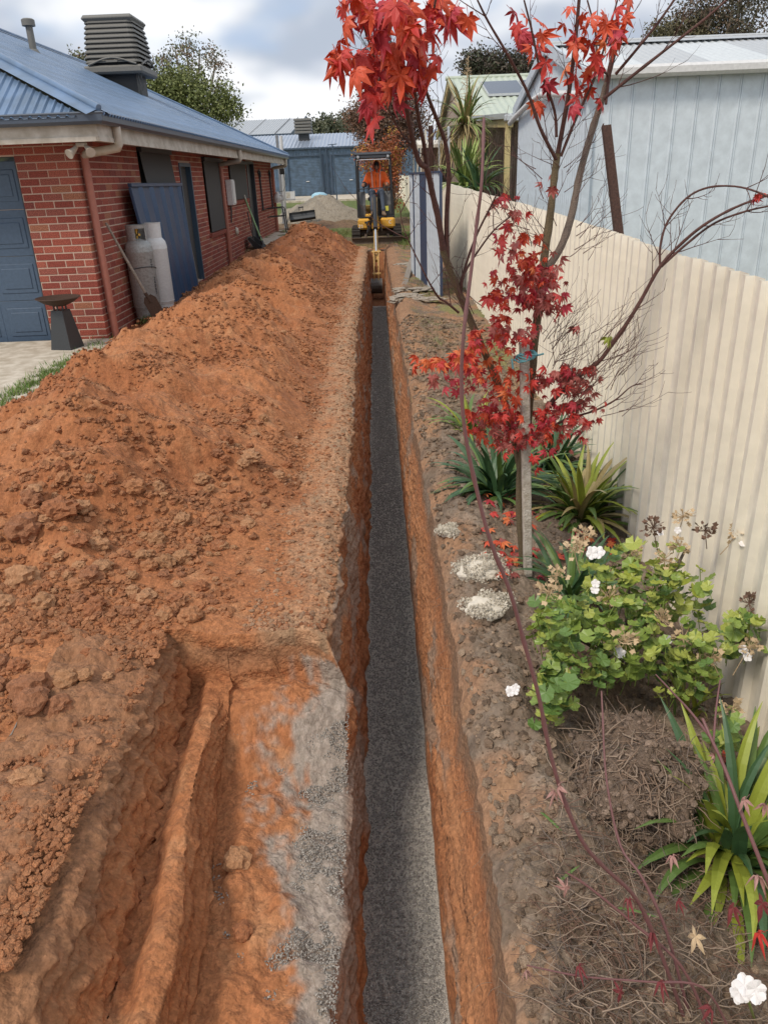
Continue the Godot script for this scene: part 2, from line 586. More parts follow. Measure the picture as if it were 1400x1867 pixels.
func build_ground():
	var pos = PackedVector3Array()
	var col = PackedColorArray()
	# a wide sheet to the horizon, with the worked strip left open
	var xs = [-220.0, -120.0, -70.0, -40.0, -24.0, -16.0, -12.0, -9.0, -7.0, -5.5, -4.6]
	var x = -3.72
	while x < 1.36:
		xs.append(x)
		x += 0.10
	xs.append_array([1.36, 1.8, 2.6, 4.0, 6.0, 9.0, 14.0, 22.0, 40.0, 70.0, 120.0, 220.0])
	var zs = [8.0, 4.0, 2.0, 1.0, 0.6]
	for i in range(1, 22):
		zs.append(0.6 - i * 1.0)
	zs.append(-21.2)
	var z = -21.3
	while z > -36.0:
		zs.append(z)
		z -= 0.12
	zs.append_array([-37.0, -39.0, -41.5, -44.0, -48.0, -55.0, -70.0, -100.0, -160.0, -260.0, -420.0])
	var mb = MB.new()
	var st = SurfaceTool.new()
	st.begin(Mesh.PRIMITIVE_TRIANGLES)
	var nx = xs.size()
	for j in zs.size():
		for i in nx:
			var px = xs[i]
			var pz = zs[j]
			var y = gl(pz) if pz > -60 else gl(-60.0)
			if px < -3.8 and pz > -29.0: y = min(y, 0.0) - 0.13
			if px > -3.7 and px < 1.35 and pz < -21.2 and pz > -36.5:
				y += 0.05 * nA.get_noise_2d(px * 1.3, pz * 1.3) + 0.02 * nR.get_noise_2d(px * 3.0, pz * 3.0)
				# a low windrow of dirt in front of the gravel heap
				y += 0.17 * exp(-pow((pz + 30.2) / 0.75, 2.0)) * (0.75 + 0.6 * nA.get_noise_2d(px * 2.0, 3.0)) * smoothstep(-3.6, -2.6, px)
			if pz > -21.25 and px > -3.9 and px < 1.5: y -= 0.25
			var g = nA.get_noise_2d(px * 0.7, pz * 0.5) + 0.5 * nB.get_noise_2d(px * 3.0, pz * 3.0)
			var grass = smoothstep(-0.25, 0.35, g + 0.1)
			if pz < -33.5: grass = 1.0
			if pz < -21.0 and pz > -24.0 and px < 0.3: grass *= 0.35
			if pz < -28.4 and pz > -32.0: grass *= 0.1
			var dirt = Color(0.21, 0.125, 0.075).lerp(Color(0.3, 0.19, 0.11), clamp(0.5 + nB.get_noise_2d(px * 5.0, pz * 5.0), 0, 1))
			var green = Color(0.13, 0.19, 0.045).lerp(Color(0.22, 0.25, 0.07), clamp(0.5 + nA.get_noise_2d(px * 1.7 + 90.0, pz * 1.7), 0, 1))
			st.set_color(dirt.lerp(green, grass))
			st.set_smooth_group(0)
			st.add_vertex(Vector3(px, y, pz))
	for j in zs.size() - 1:
		for i in nx - 1:
			if xs[i] >= -3.73 and xs[i + 1] <= 1.37 and zs[j] <= 0.61 and zs[j + 1] >= -21.21:
				continue
			var p = j * nx + i
			for q in [p, p + 1, p + nx, p + 1, p + nx + 1, p + nx]:
				st.add_index(q)
	st.generate_normals()
	var o = structure("ground", st.commit(), M.turf, "brown dirt and patchy grass beyond the trench")

func build_trench():
	var zs = stations(0.5, -20.6)
	var nv = zs.size()
	# ---- left side: bank, pit and trench wall in one skin
	var segs = [40, 28, 20, 30, 46, 78]
	var nu = 1
	for s in segs: nu += s
	var pos = PackedVector3Array()
	var col = PackedColorArray()
	pos.resize(nu * nv)
	col.resize(nu * nv)
	var bank_cols = segs[0] + segs[1] + segs[2] + segs[3] + segs[4]
	for j in nv:
		var z: float = zs[j]
		var lip = lip_l(z)
		var xf = lerp(-1.32, lip - 0.42, smoothstep(2.7, 4.2, -z)) + 0.06 * nA.get_noise_2d(z * 1.1, 33.0) * smoothstep(2.7, 3.6, -z)
		var floor_x = mid_x(z) - 0.148 + 0.006 * nB.get_noise_2d(z * 3.0, 60.0)
		var rise = smoothstep(-19.0, -20.4, z)
		var fy = lerp(-0.87, gl(z) - 0.02, rise)
		# the six-corner profile: with the side pit and without
		var wob = 0.03 * nA.get_noise_2d(z * 1.6, 71.0)
		var dx = 0.08 * smoothstep(-2.45, -1.2, z)
		var px = [-1.32, -0.93 + wob * 1.3 + dx * 0.4, -0.865 + wob + dx, -0.725 + wob * 0.5 + dx, -0.695 + dx + 0.02 * nB.get_noise_2d(z * 2.0, 4.0), -0.205 + 0.02 * nA.get_noise_2d(z * 2.5, 8.0), floor_x]
		var toe = 0.2 * smoothstep(-2.2, -2.6, z)
		var py = [0.05, 0.02, -0.23, -0.165, -0.36 + toe, -0.43 + toe, fy]
		var i = 0
		for s in 6:
			for q in segs[s] + (1 if s == 5 else 0):
				var t = float(q) / segs[s]
				var ux = lerp(px[s], px[s + 1], t)
				var uy = lerp(py[s], py[s + 1], smoothstep(0.25, 0.7, t) if s == 2 else t)
				# flat ground form of the same point
				var f0 = (px[s] + 1.32) / (1.32 - 0.266)
				var f1 = (px[s + 1] + 1.32) / (1.32 - 0.266)
				if s >= 4: f1 = 1.0
				if s == 5: f0 = 1.0
				var bx: float
				var by: float
				if s < 5:
					bx = lerp(xf, lip, clamp(lerp(f0, f1, t), 0.0, 1.0))
					by = left_y(bx, z)
					var edge = clamp((lip - bx) / 0.10, 0.0, 1.0)
					by -= 0.05 * (1.0 - edge) * (1.0 - edge)
				else:
					var top = left_y(lip, z) - 0.05
					by = lerp(top, fy, t)
					var bow = t * (0.55 + 0.45 * t)
					bx = lerp(lip, floor_x, bow)
				# where the pit's back wall stands at this point
				var zb = -2.66 + 0.035 * nA.get_noise_2d(ux * 3.0, 13.0)
				var pit = smoothstep(zb - 0.016, zb + 0.016, z)
				if s == 0: 
					uy = lerp(left_y(bx, z), py[1], smoothstep(0.55, 1.0, t))
					ux = bx if pit < 0.5 else ux
				var p = Vector3(lerp(bx, ux, pit), lerp(by, uy, pit), z)
				var steep = 0.0
				if s == 5: steep = 1.0
				elif s == 1 or s == 3: steep = pit
				var backwall = 4.0 * pit * (1.0 - pit)
				# relief: bucket drag marks along the walls, crumbs elsewhere
				var drag = nB.get_noise_2d(p.y * 26.0 + p.x * 8.0, z * 0.9) * 0.016 + nW.get_noise_2d(p.y * 70.0, z * 1.6) * 0.007
				var lump = nA.get_noise_3d(p.x * 5.0, p.y * 5.0, z * 5.0)
				var fine = nC.get_noise_3d(p.x * 22.0, p.y * 22.0, z * 22.0)
				if steep > 0.0 and backwall < 0.05:
					var out = steep * (drag + 0.028 * lump - 0.012 * fine)
					p.x += out
					if s == 1: p.x += 0.03 * nR.get_noise_2d(z * 5.0, p.y * 5.0)
				if s == 2 or s == 4 or s == 0:
					p.y += pit * (0.03 * lump - 0.02 * fine)
				if s == 4 and pit > 0.5:
					p.y += 0.05 * smoothstep(0.0, 1.0, nA.get_noise_2d(p.x * 3.0, z * 2.2)) - 0.03 * smoothstep(0.25, 0.0, t)
				if backwall > 0.02:
					p.z += backwall * (0.035 * nA.get_noise_2d(p.x * 2.5 + 6.0, p.y * 5.0) + 0.006 * nW.get_noise_2d(p.x * 9.0, p.y * 16.0))
				pos[j * nu + i] = p
				# colour: what the earth is made of at this depth
				var k = soil_tone(p.x, p.y, z)
				var surf = left_y(p.x, z) if s == 5 or pit > 0.3 else by
				var below = surf - p.y
				var a2 = nA.get_noise_3d(p.x * 3.0, p.y * 3.0, z * 2.0)
				if s < 5 and pit < 0.3:
					# trodden strip beside the trench: dry turf, grit and dust over clay
					var strip = smoothstep(0.34, 0.05, lip - p.x + 0.22 * a2)
					k = k.lerp(Color(0.43, 0.27, 0.165), strip * 0.7)
					k = k.lerp(Color(0.26, 0.175, 0.11), clamp(strip * smoothstep(0.0, 0.35, nA.get_noise_2d(p.x * 7.0, z * 5.0)), 0, 1) * 0.75)
				else:
					var band = smoothstep(0.20, 0.07, below + 0.07 * a2)
					k = k.lerp(TOPSOIL.lerp(CLAY, 0.3), band * 0.75)
					if s == 5:
						# blue metal dust smeared on the wall where gravel was tipped in
						var smear = smoothstep(0.02, 0.3, nA.get_noise_2d(p.y * 2.5, z * 0.8) + (0.22 if -z < 4.2 else 0.0) - 0.2 * t)
						k = k.lerp(Color(0.30, 0.25, 0.21), smear * 0.75)
					if s == 4 and pit > 0.5:
						var gd = smoothstep(-0.10, 0.16, (t - 0.52) * 0.9 + 0.55 * nA.get_noise_2d(p.x * 2.6 + 4.0, z * 1.7) + 0.16 * nB.get_noise_2d(p.x * 16.0, z * 16.0) - 0.25 * smoothstep(-1.6, -1.1, z))
						k = k.lerp(Color(0.31, 0.285, 0.255), gd * 0.85)
				col[j * nu + i] = k * 1.62
				i += 1
	var mesh = grid_mesh(pos, col, nu, nv, false)
	var o = structure("trench", mesh, M.soil, "narrow trench with orange clay sides and a side pit")
	# ---- right side: trench wall and garden bed
	var wseg = 84
	var bseg = 124
	var nu2 = wseg + bseg + 1
	var p2 = PackedVector3Array()
	var c2 = PackedColorArray()
	p2.resize(nu2 * nv)
	c2.resize(nu2 * nv)
	for j in nv:
		var z: float = zs[j]
		var lip = lip_r(z)
		var fx = mid_x(z) + 0.146 + 0.006 * nB.get_noise_2d(z * 3.0, 90.0)
		var rise = smoothstep(-19.0, -20.4, z)
		var fy = lerp(-0.87, gl(z) - 0.02, rise)
		var top = bed_y(lip, z) - 0.05
		for i in nu2:
			var p: Vector3
			var k: Color
			if i < wseg:
				var t = float(i) / wseg
				p = Vector3(lerp(fx, lip, pow(t, 1.25)), lerp(fy, top, t), z)
				var drag = nB.get_noise_2d(p.y * 26.0, z * 0.8 + 40.0) * 0.016 + nW.get_noise_2d(p.y * 75.0, z * 1.5 + 9.0) * 0.007
				var lump = nA.get_noise_3d(p.x * 5.0 + 60.0, p.y * 5.0, z * 4.0)
				p.x -= (drag + 0.024 * lump - 0.01 * nC.get_noise_3d(p.x * 20.0, p.y * 20.0, z * 20.0)) * sin(PI * clamp(t * 1.1, 0.0, 1.0))
				k = soil_tone(p.x + 5.0, p.y, z)
				var below = top - p.y
				var a2 = nA.get_noise_3d(p.x * 3.0 + 8.0, p.y * 3.0, z * 2.0)
				k = k.lerp(TOPSOIL, smoothstep(0.17, 0.05, below + 0.09 * a2) * 0.9)
				k = k.lerp(CLAY_PALE.lerp(CLAY, 0.4), smoothstep(0.1, 0.3, below) * smoothstep(0.75, 0.35, below) * 0.55)
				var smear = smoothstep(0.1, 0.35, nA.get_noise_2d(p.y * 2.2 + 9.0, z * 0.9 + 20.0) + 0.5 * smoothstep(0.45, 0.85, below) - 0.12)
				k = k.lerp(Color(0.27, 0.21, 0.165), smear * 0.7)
			else:
				var t = float(i - wseg) / bseg
				var x = lerp(lip, 1.45, t)
				var e = clamp((x - lip) / 0.07, 0.0, 1.0)
				p = Vector3(x, bed_y(x, z) - 0.05 * (1.0 - e) * (1.0 - e), z)
				var a = nA.get_noise_2d(x * 2.2 + 4.0, z * 2.2)
				var b = nA.get_noise_2d(x * 8.0, z * 8.0 + 13.0)
				k = Color(0.165, 0.12, 0.088).lerp(Color(0.26, 0.205, 0.16), clamp(0.45 + a * 0.9 + b * 0.5, 0, 1))
				# clay thrown up along the lip, more of it further off
				var clay = smoothstep(0.0, 0.45, smoothstep(0.32, 0.0, x - lip) * 0.65 + a * 0.8 + ramp(-z, [Vector2(2, -0.5), Vector2(5, -0.2), Vector2(9, 0.3)]))
				k = k.lerp(soil_tone(x, 0.0, z).lerp(Color(0.3, 0.2, 0.12), 0.5), clay * 0.75)
				var grass = smoothstep(0.05, 0.4, nA.get_noise_2d(x * 1.8 + 30.0, z * 0.9) + 0.2 * b) * smoothstep(5.5, 8.0, -z) * smoothstep(0.1, 0.5, x - lip)
				k = k.lerp(Color(0.19, 0.2, 0.07), grass * 0.8)
			p2[j * nu2 + i] = p
			c2[j * nu2 + i] = k * 1.62
	# wall goes to the trench, the rest is the bed
	structure("trench", cut_grid(p2, c2, nu2, nv, 0, wseg), M.soil, "right clay wall of the trench below the garden bed")
	structure("garden_bed", cut_grid(p2, c2, nu2, nv, wseg, nu2 - 1), M.soil, "dark crumbly garden bed between trench and cream fence")
	# ---- gravel on the floor
	var fz = stations(0.5, -17.0)
	var nf = 30
	var p3 = PackedVector3Array()
	var c3 = PackedColorArray()
	for j in fz.size():
		var z: float = fz[j]
		for i in nf:
			var t = float(i) / (nf - 1)
			var x = mid_x(z) + lerp(-0.19, 0.19, t)
			var y = -0.85 + 0.012 * nA.get_noise_2d(x * 4.0, z * 2.0) + 0.004 * nB.get_noise_2d(x * 40.0, z * 40.0) + 0.03 * pow(abs(t - 0.5) * 2.0, 6.0)
			p3.push_back(Vector3(x, y, z))
			c3.push_back(Color.WHITE)
	var fl = structure("trench_floor", grid_mesh(p3, c3, nf, fz.size(), false), M.gravel, "grey crushed gravel bedding on the trench floor")
	var p4 = PackedVector3Array()
	var c4 = PackedColorArray()
	for j in 40:
		for i in 24:
			var z = -16.9 - j * 0.09
			var x = mid_x(z) + lerp(-0.2, 0.2, i / 23.0)
			p4.push_back(Vector3(x, lerp(-0.87, gl(z) - 0.02, smoothstep(-19.0, -20.4, z)) + 0.03 * nA.get_noise_2d(x * 6.0, z * 6.0), z))
			c4.push_back(soil_tone(x, -0.8, z) * 1.2)
	structure("trench_floor", grid_mesh(p4, c4, 24, 40, false), M.soil, "bare red clay floor where the trench is still being dug")
	# loose stones on the bedding
	var xfs = []
	var cols = []
	for q in 36000:
		var d = 1.0 + 16.0 * pow(rng.randf(), 2.0)
		var z = 0.2 - d
		var x = mid_x(z) + rng.randf_range(-0.15, 0.15)
		var s = rng.randf_range(0.002, 0.0042) * (1.0 + d * 0.14)
		xfs.append(Transform3D(Basis.from_euler(Vector3(rng.randf() * 6.0, rng.randf() * 6.0, 0)).scaled(Vector3(s, s * 0.7, s)), Vector3(x, -0.847 + 0.012 * nA.get_noise_2d(x * 4.0, z * 2.0), z)))
		var g = rng.randf_range(0.28, 0.54)
		cols.append(Color(g, g * 0.95, g * 0.88))
	copies(fl, "gravel", clod_mesh(5, 0), M.clod, xfs, cols)

func cut_grid(p: PackedVector3Array, c: PackedColorArray, nu: int, nv: int, i0: int, i1: int) -> ArrayMesh:
	var w = i1 - i0 + 1
	var a = PackedVector3Array()
	var b = PackedColorArray()
	a.resize(w * nv)
	b.resize(w * nv)
	for j in nv:
		for i in w:
			a[j * w + i] = p[j * nu + i0 + i]
			b[j * w + i] = c[j * nu + i0 + i]
	return grid_mesh(a, b, w, nv, false)

# a lump of radius about 1: an icosphere pushed about by noise
func clod_mesh(sd: int, level: int, rough := 0.3) -> ArrayMesh:
	var g = (1.0 + sqrt(5.0)) / 2.0
	var vs = [Vector3(-1, g, 0), Vector3(1, g, 0), Vector3(-1, -g, 0), Vector3(1, -g, 0), Vector3(0, -1, g), Vector3(0, 1, g), Vector3(0, -1, -g), Vector3(0, 1, -g), Vector3(g, 0, -1), Vector3(g, 0, 1), Vector3(-g, 0, -1), Vector3(-g, 0, 1)]
	var fs = [[0, 11, 5], [0, 5, 1], [0, 1, 7], [0, 7, 10], [0, 10, 11], [1, 5, 9], [5, 11, 4], [11, 10, 2], [10, 7, 6], [7, 1, 8], [3, 9, 4], [3, 4, 2], [3, 2, 6], [3, 6, 8], [3, 8, 9], [4, 9, 5], [2, 4, 11], [6, 2, 10], [8, 6, 7], [9, 8, 1]]
	var tris = []
	for f in fs:
		tris.append([vs[f[0]].normalized(), vs[f[1]].normalized(), vs[f[2]].normalized()])
	for l in level:
		var nx = []
		for t in tris:
			var ab = (t[0] + t[1]).normalized()
			var bc = (t[1] + t[2]).normalized()
			var ca = (t[2] + t[0]).normalized()
			nx.append_array([[t[0], ab, ca], [ab, t[1], bc], [ca, bc, t[2]], [ab, bc, ca]])
		tris = nx
	var mb = MB.new()
	var push = func(q: Vector3):
		var r = 1.0 + rough * nW.get_noise_3d(q.x * 1.6 + sd * 7.3, q.y * 1.6, q.z * 1.6) * 1.6 + rough * 0.5 * nB.get_noise_3d(q.x * 4.0 + sd * 3.1, q.y * 4.0, q.z * 4.0)
		return q * r
	for t in tris:
		mb.tri(push.call(t[0]), push.call(t[1]), push.call(t[2]))
	return mb.commit()

func build_soil_heap():
	var at = Vector3(-2.0, 0.0, -9.0)
	var root = thing("soil_heap", "long heap of loose orange clay dug from the trench, beside the brick house", "soil heap", at)
	var zs = stations(0.5, -21.5)
	var nv = zs.size()
	var nu = 250
	var pos = PackedVector3Array()
	var col = PackedColorArray()
	pos.resize(nu * nv)
	col.resize(nu * nv)
	for j in nv:
		var z: float = zs[j]
		var lip = lip_l(z)
		var xf = lerp(-1.32, lip - 0.42, smoothstep(2.7, 4.2, -z)) + 0.06 * nA.get_noise_2d(z * 1.1, 33.0) * smoothstep(2.7, 3.6, -z)
		for i in nu:
			var t = float(i) / (nu - 1)
			var x = lerp(-3.78, xf, pow(t, 0.8))
			var y = left_y(x, z)
			y -= 0.16 * smoothstep(-3.15, -3.45, x + 0.12 * nA.get_noise_2d(z * 1.7, 3.0))
			pos[j * nu + i] = Vector3(x, y, z) - at
			var h = y - gl(z)
			var k = soil_tone(x, y, z)
			# freshly tipped damp loads from the far end, with a ragged edge
			if -z > 13.0 + 1.6 * nA.get_noise_2d(x * 1.3, z * 0.6) and nA.get_noise_2d(x * 2.5 + 70.0, z * 2.5) < 0.22:
				k = k.lerp(Color(0.21, 0.075, 0.032), 0.75)
			col[j * nu + i] = k * 1.62
	var o = part(root, "earth", grid_mesh(pos, col, nu, nv, false), M.soil)
	# clods big enough to pick out
	var forms = []
	for q in 6: forms.append(clod_mesh(20 + q, 2, 0.2))
	var tones = []
	for q in 5:
		tones.append(mat("clod_%d" % q, [lin(0.56, 0.25, 0.115), lin(0.48, 0.19, 0.085), lin(0.60, 0.31, 0.16), lin(0.44, 0.19, 0.095), lin(0.55, 0.28, 0.14)][q], 0.95, 0.0, T.grain, 0.3, T.h_crumb, -0.5))
	for q in 260:
		var p: Vector2
		if q < 120: p = Vector2(rng.randf_range(-1.75, -0.75), -rng.randf_range(2.75, 3.75))
		elif q < 170: p = Vector2(rng.randf_range(-1.05, -0.6), -rng.randf_range(3.9, 5.2))
		elif q < 205: p = Vector2(rng.randf_range(-1.7, -1.05), -rng.randf_range(1.6, 2.8))
		else: p = Vector2(rng.randf_range(-3.2, -0.7), -rng.randf_range(3.6, 9.5))
		var s = 0.016 + 0.036 * pow(rng.randf(), 2.2)
		if q % 23 == 0: s *= 1.7
		var c = MeshInstance3D.new()
		c.name = "clod"
		c.mesh = forms[q % 6]
		c.material_override = tones[(q * 7) % 5]
		c.transform = Transform3D(Basis.from_euler(Vector3(rng.randf() * 6, rng.randf() * 6, rng.randf() * 6)).scaled(Vector3(s, s * rng.randf_range(0.55, 0.9), s * rng.randf_range(0.7, 1.2))), Vector3(p.x, left_y(p.x, p.y) + s * 0.25, p.y) - at)
		root.add_child(c, true)
	# crumbs past counting
	var small = [[], [], []]
	var scol = [[], [], []]
	for q in 78000:
		var d = 1.2 + 19.0 * pow(rng.randf(), 1.9)
		var x = rng.randf_range(-3.3, -0.55)
		if d < 2.8: x = rng.randf_range(-2.2, -0.93)
		var z = -d
		var dens = nA.get_noise_2d(x * 1.4 + 8.0, z * 1.4)
		var h = heap_h(x, z)
		var slope_foot = 1.0 if (d > 2.5 and d < 4.3 and x < -0.7) else 0.0
		if rng.randf() > (0.2 if d > 2.8 else 0.7) + dens * 1.9 + slope_foot * 0.45: continue
		var s = 0.0035 + 0.011 * pow(rng.randf(), 3.0) + 0.0009 * d
		if slope_foot > 0: s *= 1.35
		var f = q % 3
		var p = Vector3(x, left_y(x, z) + s * 0.2, z) - at
		small[f].append(Transform3D(Basis.from_euler(Vector3(rng.randf() * 6, rng.randf() * 6, 0)).scaled(Vector3(s, s * 0.75, s * 1.1)), p))
		var k = soil_tone(x + rng.randf() * 3.0, 0.3, z).lerp(CLAY_PALE, rng.randf() * 0.3)
		scol[f].append(k * rng.randf_range(1.0, 1.6))
	for f in 3:
		copies(root, "crumbs", clod_mesh(40 + f, 1 if f == 0 else 0, 0.35), M.clod, small[f], scol[f])

# loose bits past counting on the bank, in the pit and on the garden bed
func scatter_bits():
	var bits = [[], [], []]
	var cols = [[], [], []]
	var add = func(q: int, p: Vector3, s: float, k: Color):
		var f = q % 3
		bits[f].append(Transform3D(Basis.from_euler(Vector3(rng.randf() * 6, rng.randf() * 6, 0)).scaled(Vector3(s, s * 0.7, s * 1.15)), p))
		cols[f].append(k)
	for q in 6500:
		var z = -2.7 - 11.0 * pow(rng.randf(), 1.6)
		var x = lip_l(z) - 0.36 * pow(rng.randf(), 1.3) - 0.01
		var s = (0.0022 + 0.011 * pow(rng.randf(), 5.0)) * (1.0 + 0.05 * -z)
		add.call(q, Vector3(x, left_y(x, z) + s * 0.1 - 0.05 * pow(1.0 - clamp((lip_l(z) - x) / 0.1, 0.0, 1.0), 2.0), z), s, soil_tone(x, 1.0, z).lerp(Color(0.44, 0.33, 0.22), rng.randf() * 0.6) * rng.randf_range(1.0, 1.7))
	for q in 16000:
		var z = -1.0 - 9.0 * pow(rng.randf(), 1.5)
		var x = lip_r(z) + 0.02 + pow(rng.randf(), 1.2) * 1.05
		if x > 1.34: continue
		var s = (0.0022 + 0.015 * pow(rng.randf(), 5.0)) * (1.0 + 0.05 * -z)
		add.call(q, Vector3(x, bed_y(x, z) + s * 0.2 - 0.05 * pow(1.0 - clamp((x - lip_r(z)) / 0.07, 0.0, 1.0), 2.0), z), s, Color(0.2, 0.135, 0.09).lerp(Color(0.36, 0.26, 0.18), rng.randf()) * rng.randf_range(0.8, 1.6))
	# pale grit strewn over the pit floor
	for q in 26000:
		var z = -rng.randf_range(1.0, 2.62)
		var t = rng.randf()
		var x = lerp(-0.68, -0.2, t)
		if rng.randf() > smoothstep(0.0, 0.7, t + 0.4 * nA.get_noise_2d(x * 2.6 + 4.0, z * 1.7)) + 0.1: continue
		var lump = nA.get_noise_3d(x * 5.0, -0.58, z * 5.0)
		var y = lerp(-0.38, -0.43, t) + 0.2 * smoothstep(-2.2, -2.6, z) + 0.03 * lump - 0.006 + 0.05 * smoothstep(0.0, 1.0, nA.get_noise_2d(x * 3.0, z * 2.2)) - 0.03 * smoothstep(0.25, 0.0, t)
		var s = rng.randf_range(0.0012, 0.0034)
		var g = rng.randf_range(0.22, 0.72)
		add.call(q, Vector3(x, y + 0.013, z), s, Color(g, g * 0.92, g * 0.82))
	var host = Node3D.new()
	host.name = "loose_soil"
	add_child(host)
	host.set_meta("kind", "stuff")
	host.set_meta("label", "loose crumbs and grit on the trench banks and bed")
	host.set_meta("category", "soil")
	for f in 3:
		copies(host, "crumbs", clod_mesh(50 + f, 1 if f == 0 else 0, 0.35), M.clod, bits[f], cols[f])

# ================================================================ BRICK HOUSE
const WX := -3.6
const WZ := -10.0
func house_materials():
	tex2("brick_tone", 201, 0.05, 4, Color(0.62, 0.56, 0.55), Color(1, 1, 1), 2.0)
	height_tex("h_brick", 202, 0.12, 4)
	var bt = [lin(0.52, 0.135, 0.09), lin(0.42, 0.10, 0.07), lin(0.58, 0.17, 0.115), lin(0.47, 0.15, 0.11), lin(0.56, 0.24, 0.14), lin(0.36, 0.10, 0.08)]
	for i in 6:
		mat("brick_%d" % i, bt[i], 0.85, 0.0, T.brick_tone, 0.35, T.h_brick, 0.35)
	mat("mortar", lin(0.60, 0.45, 0.36), 0.95, 0.0, T.faint, 0.3, T.h_fine, 0.3)
	mat("roof_blue", lin(0.165, 0.26, 0.42), 0.32, 0.15, T.weather, 3.0)
	mat("gutter_blue", lin(0.075, 0.095, 0.13), 0.3, 0.1)
	mat("cream_trim", lin(0.56, 0.52, 0.46), 0.5, 0.0, T.weather, 2.0)
	mat("garage_blue", lin(0.072, 0.115, 0.18), 0.45, 0.0, T.faint, 0.9)
	mat("pipe_red", lin(0.42, 0.16, 0.115), 0.55, 0.0, T.faint, 1.2)
	mat("blind_grey", lin(0.095, 0.095, 0.095), 0.8, 0.0, T.grit_fine, 0.25)
	mat("dark_frame", lin(0.03, 0.035, 0.045), 0.45)
	mat("door_blue", lin(0.05, 0.085, 0.13), 0.45)
	mat("steel_blue", lin(0.045, 0.085, 0.165), 0.35, 0.1, T.faint, 1.2)
	mat("galv", lin(0.40, 0.42, 0.43), 0.45, 0.2, T.weather, 0.25, T.h_grit, 0.1)
	mat("white_paint", lin(0.72, 0.72, 0.72), 0.45, 0.0, T.faint, 0.7)
	mat("black_plastic", lin(0.022, 0.022, 0.024), 0.5)
	mat("brass", lin(0.55, 0.36, 0.10), 0.3, 0.9)
	mat("grey_wood", lin(0.36, 0.31, 0.26), 0.85, 0.0, T.grit, 0.4, T.h_grit, 0.3)
	mat("rust_dark", lin(0.085, 0.05, 0.035), 0.7, 0.2, T.grit, 0.3, T.h_grit, 0.2)
	mat("dark_steel", lin(0.07, 0.075, 0.08), 0.45, 0.5, T.faint, 0.4)
	mat("concrete", lin(0.62, 0.56, 0.47), 0.9, 0.0, T.weather, 1.7)
	mat("cooler_grey", lin(0.19, 0.185, 0.17), 0.55, 0.0, T.faint, 0.8)
	mat("cooler_dark", lin(0.05, 0.052, 0.055), 0.6, 0.0, T.faint, 0.8)
	mat("green_paint", lin(0.22, 0.36, 0.17), 0.5)

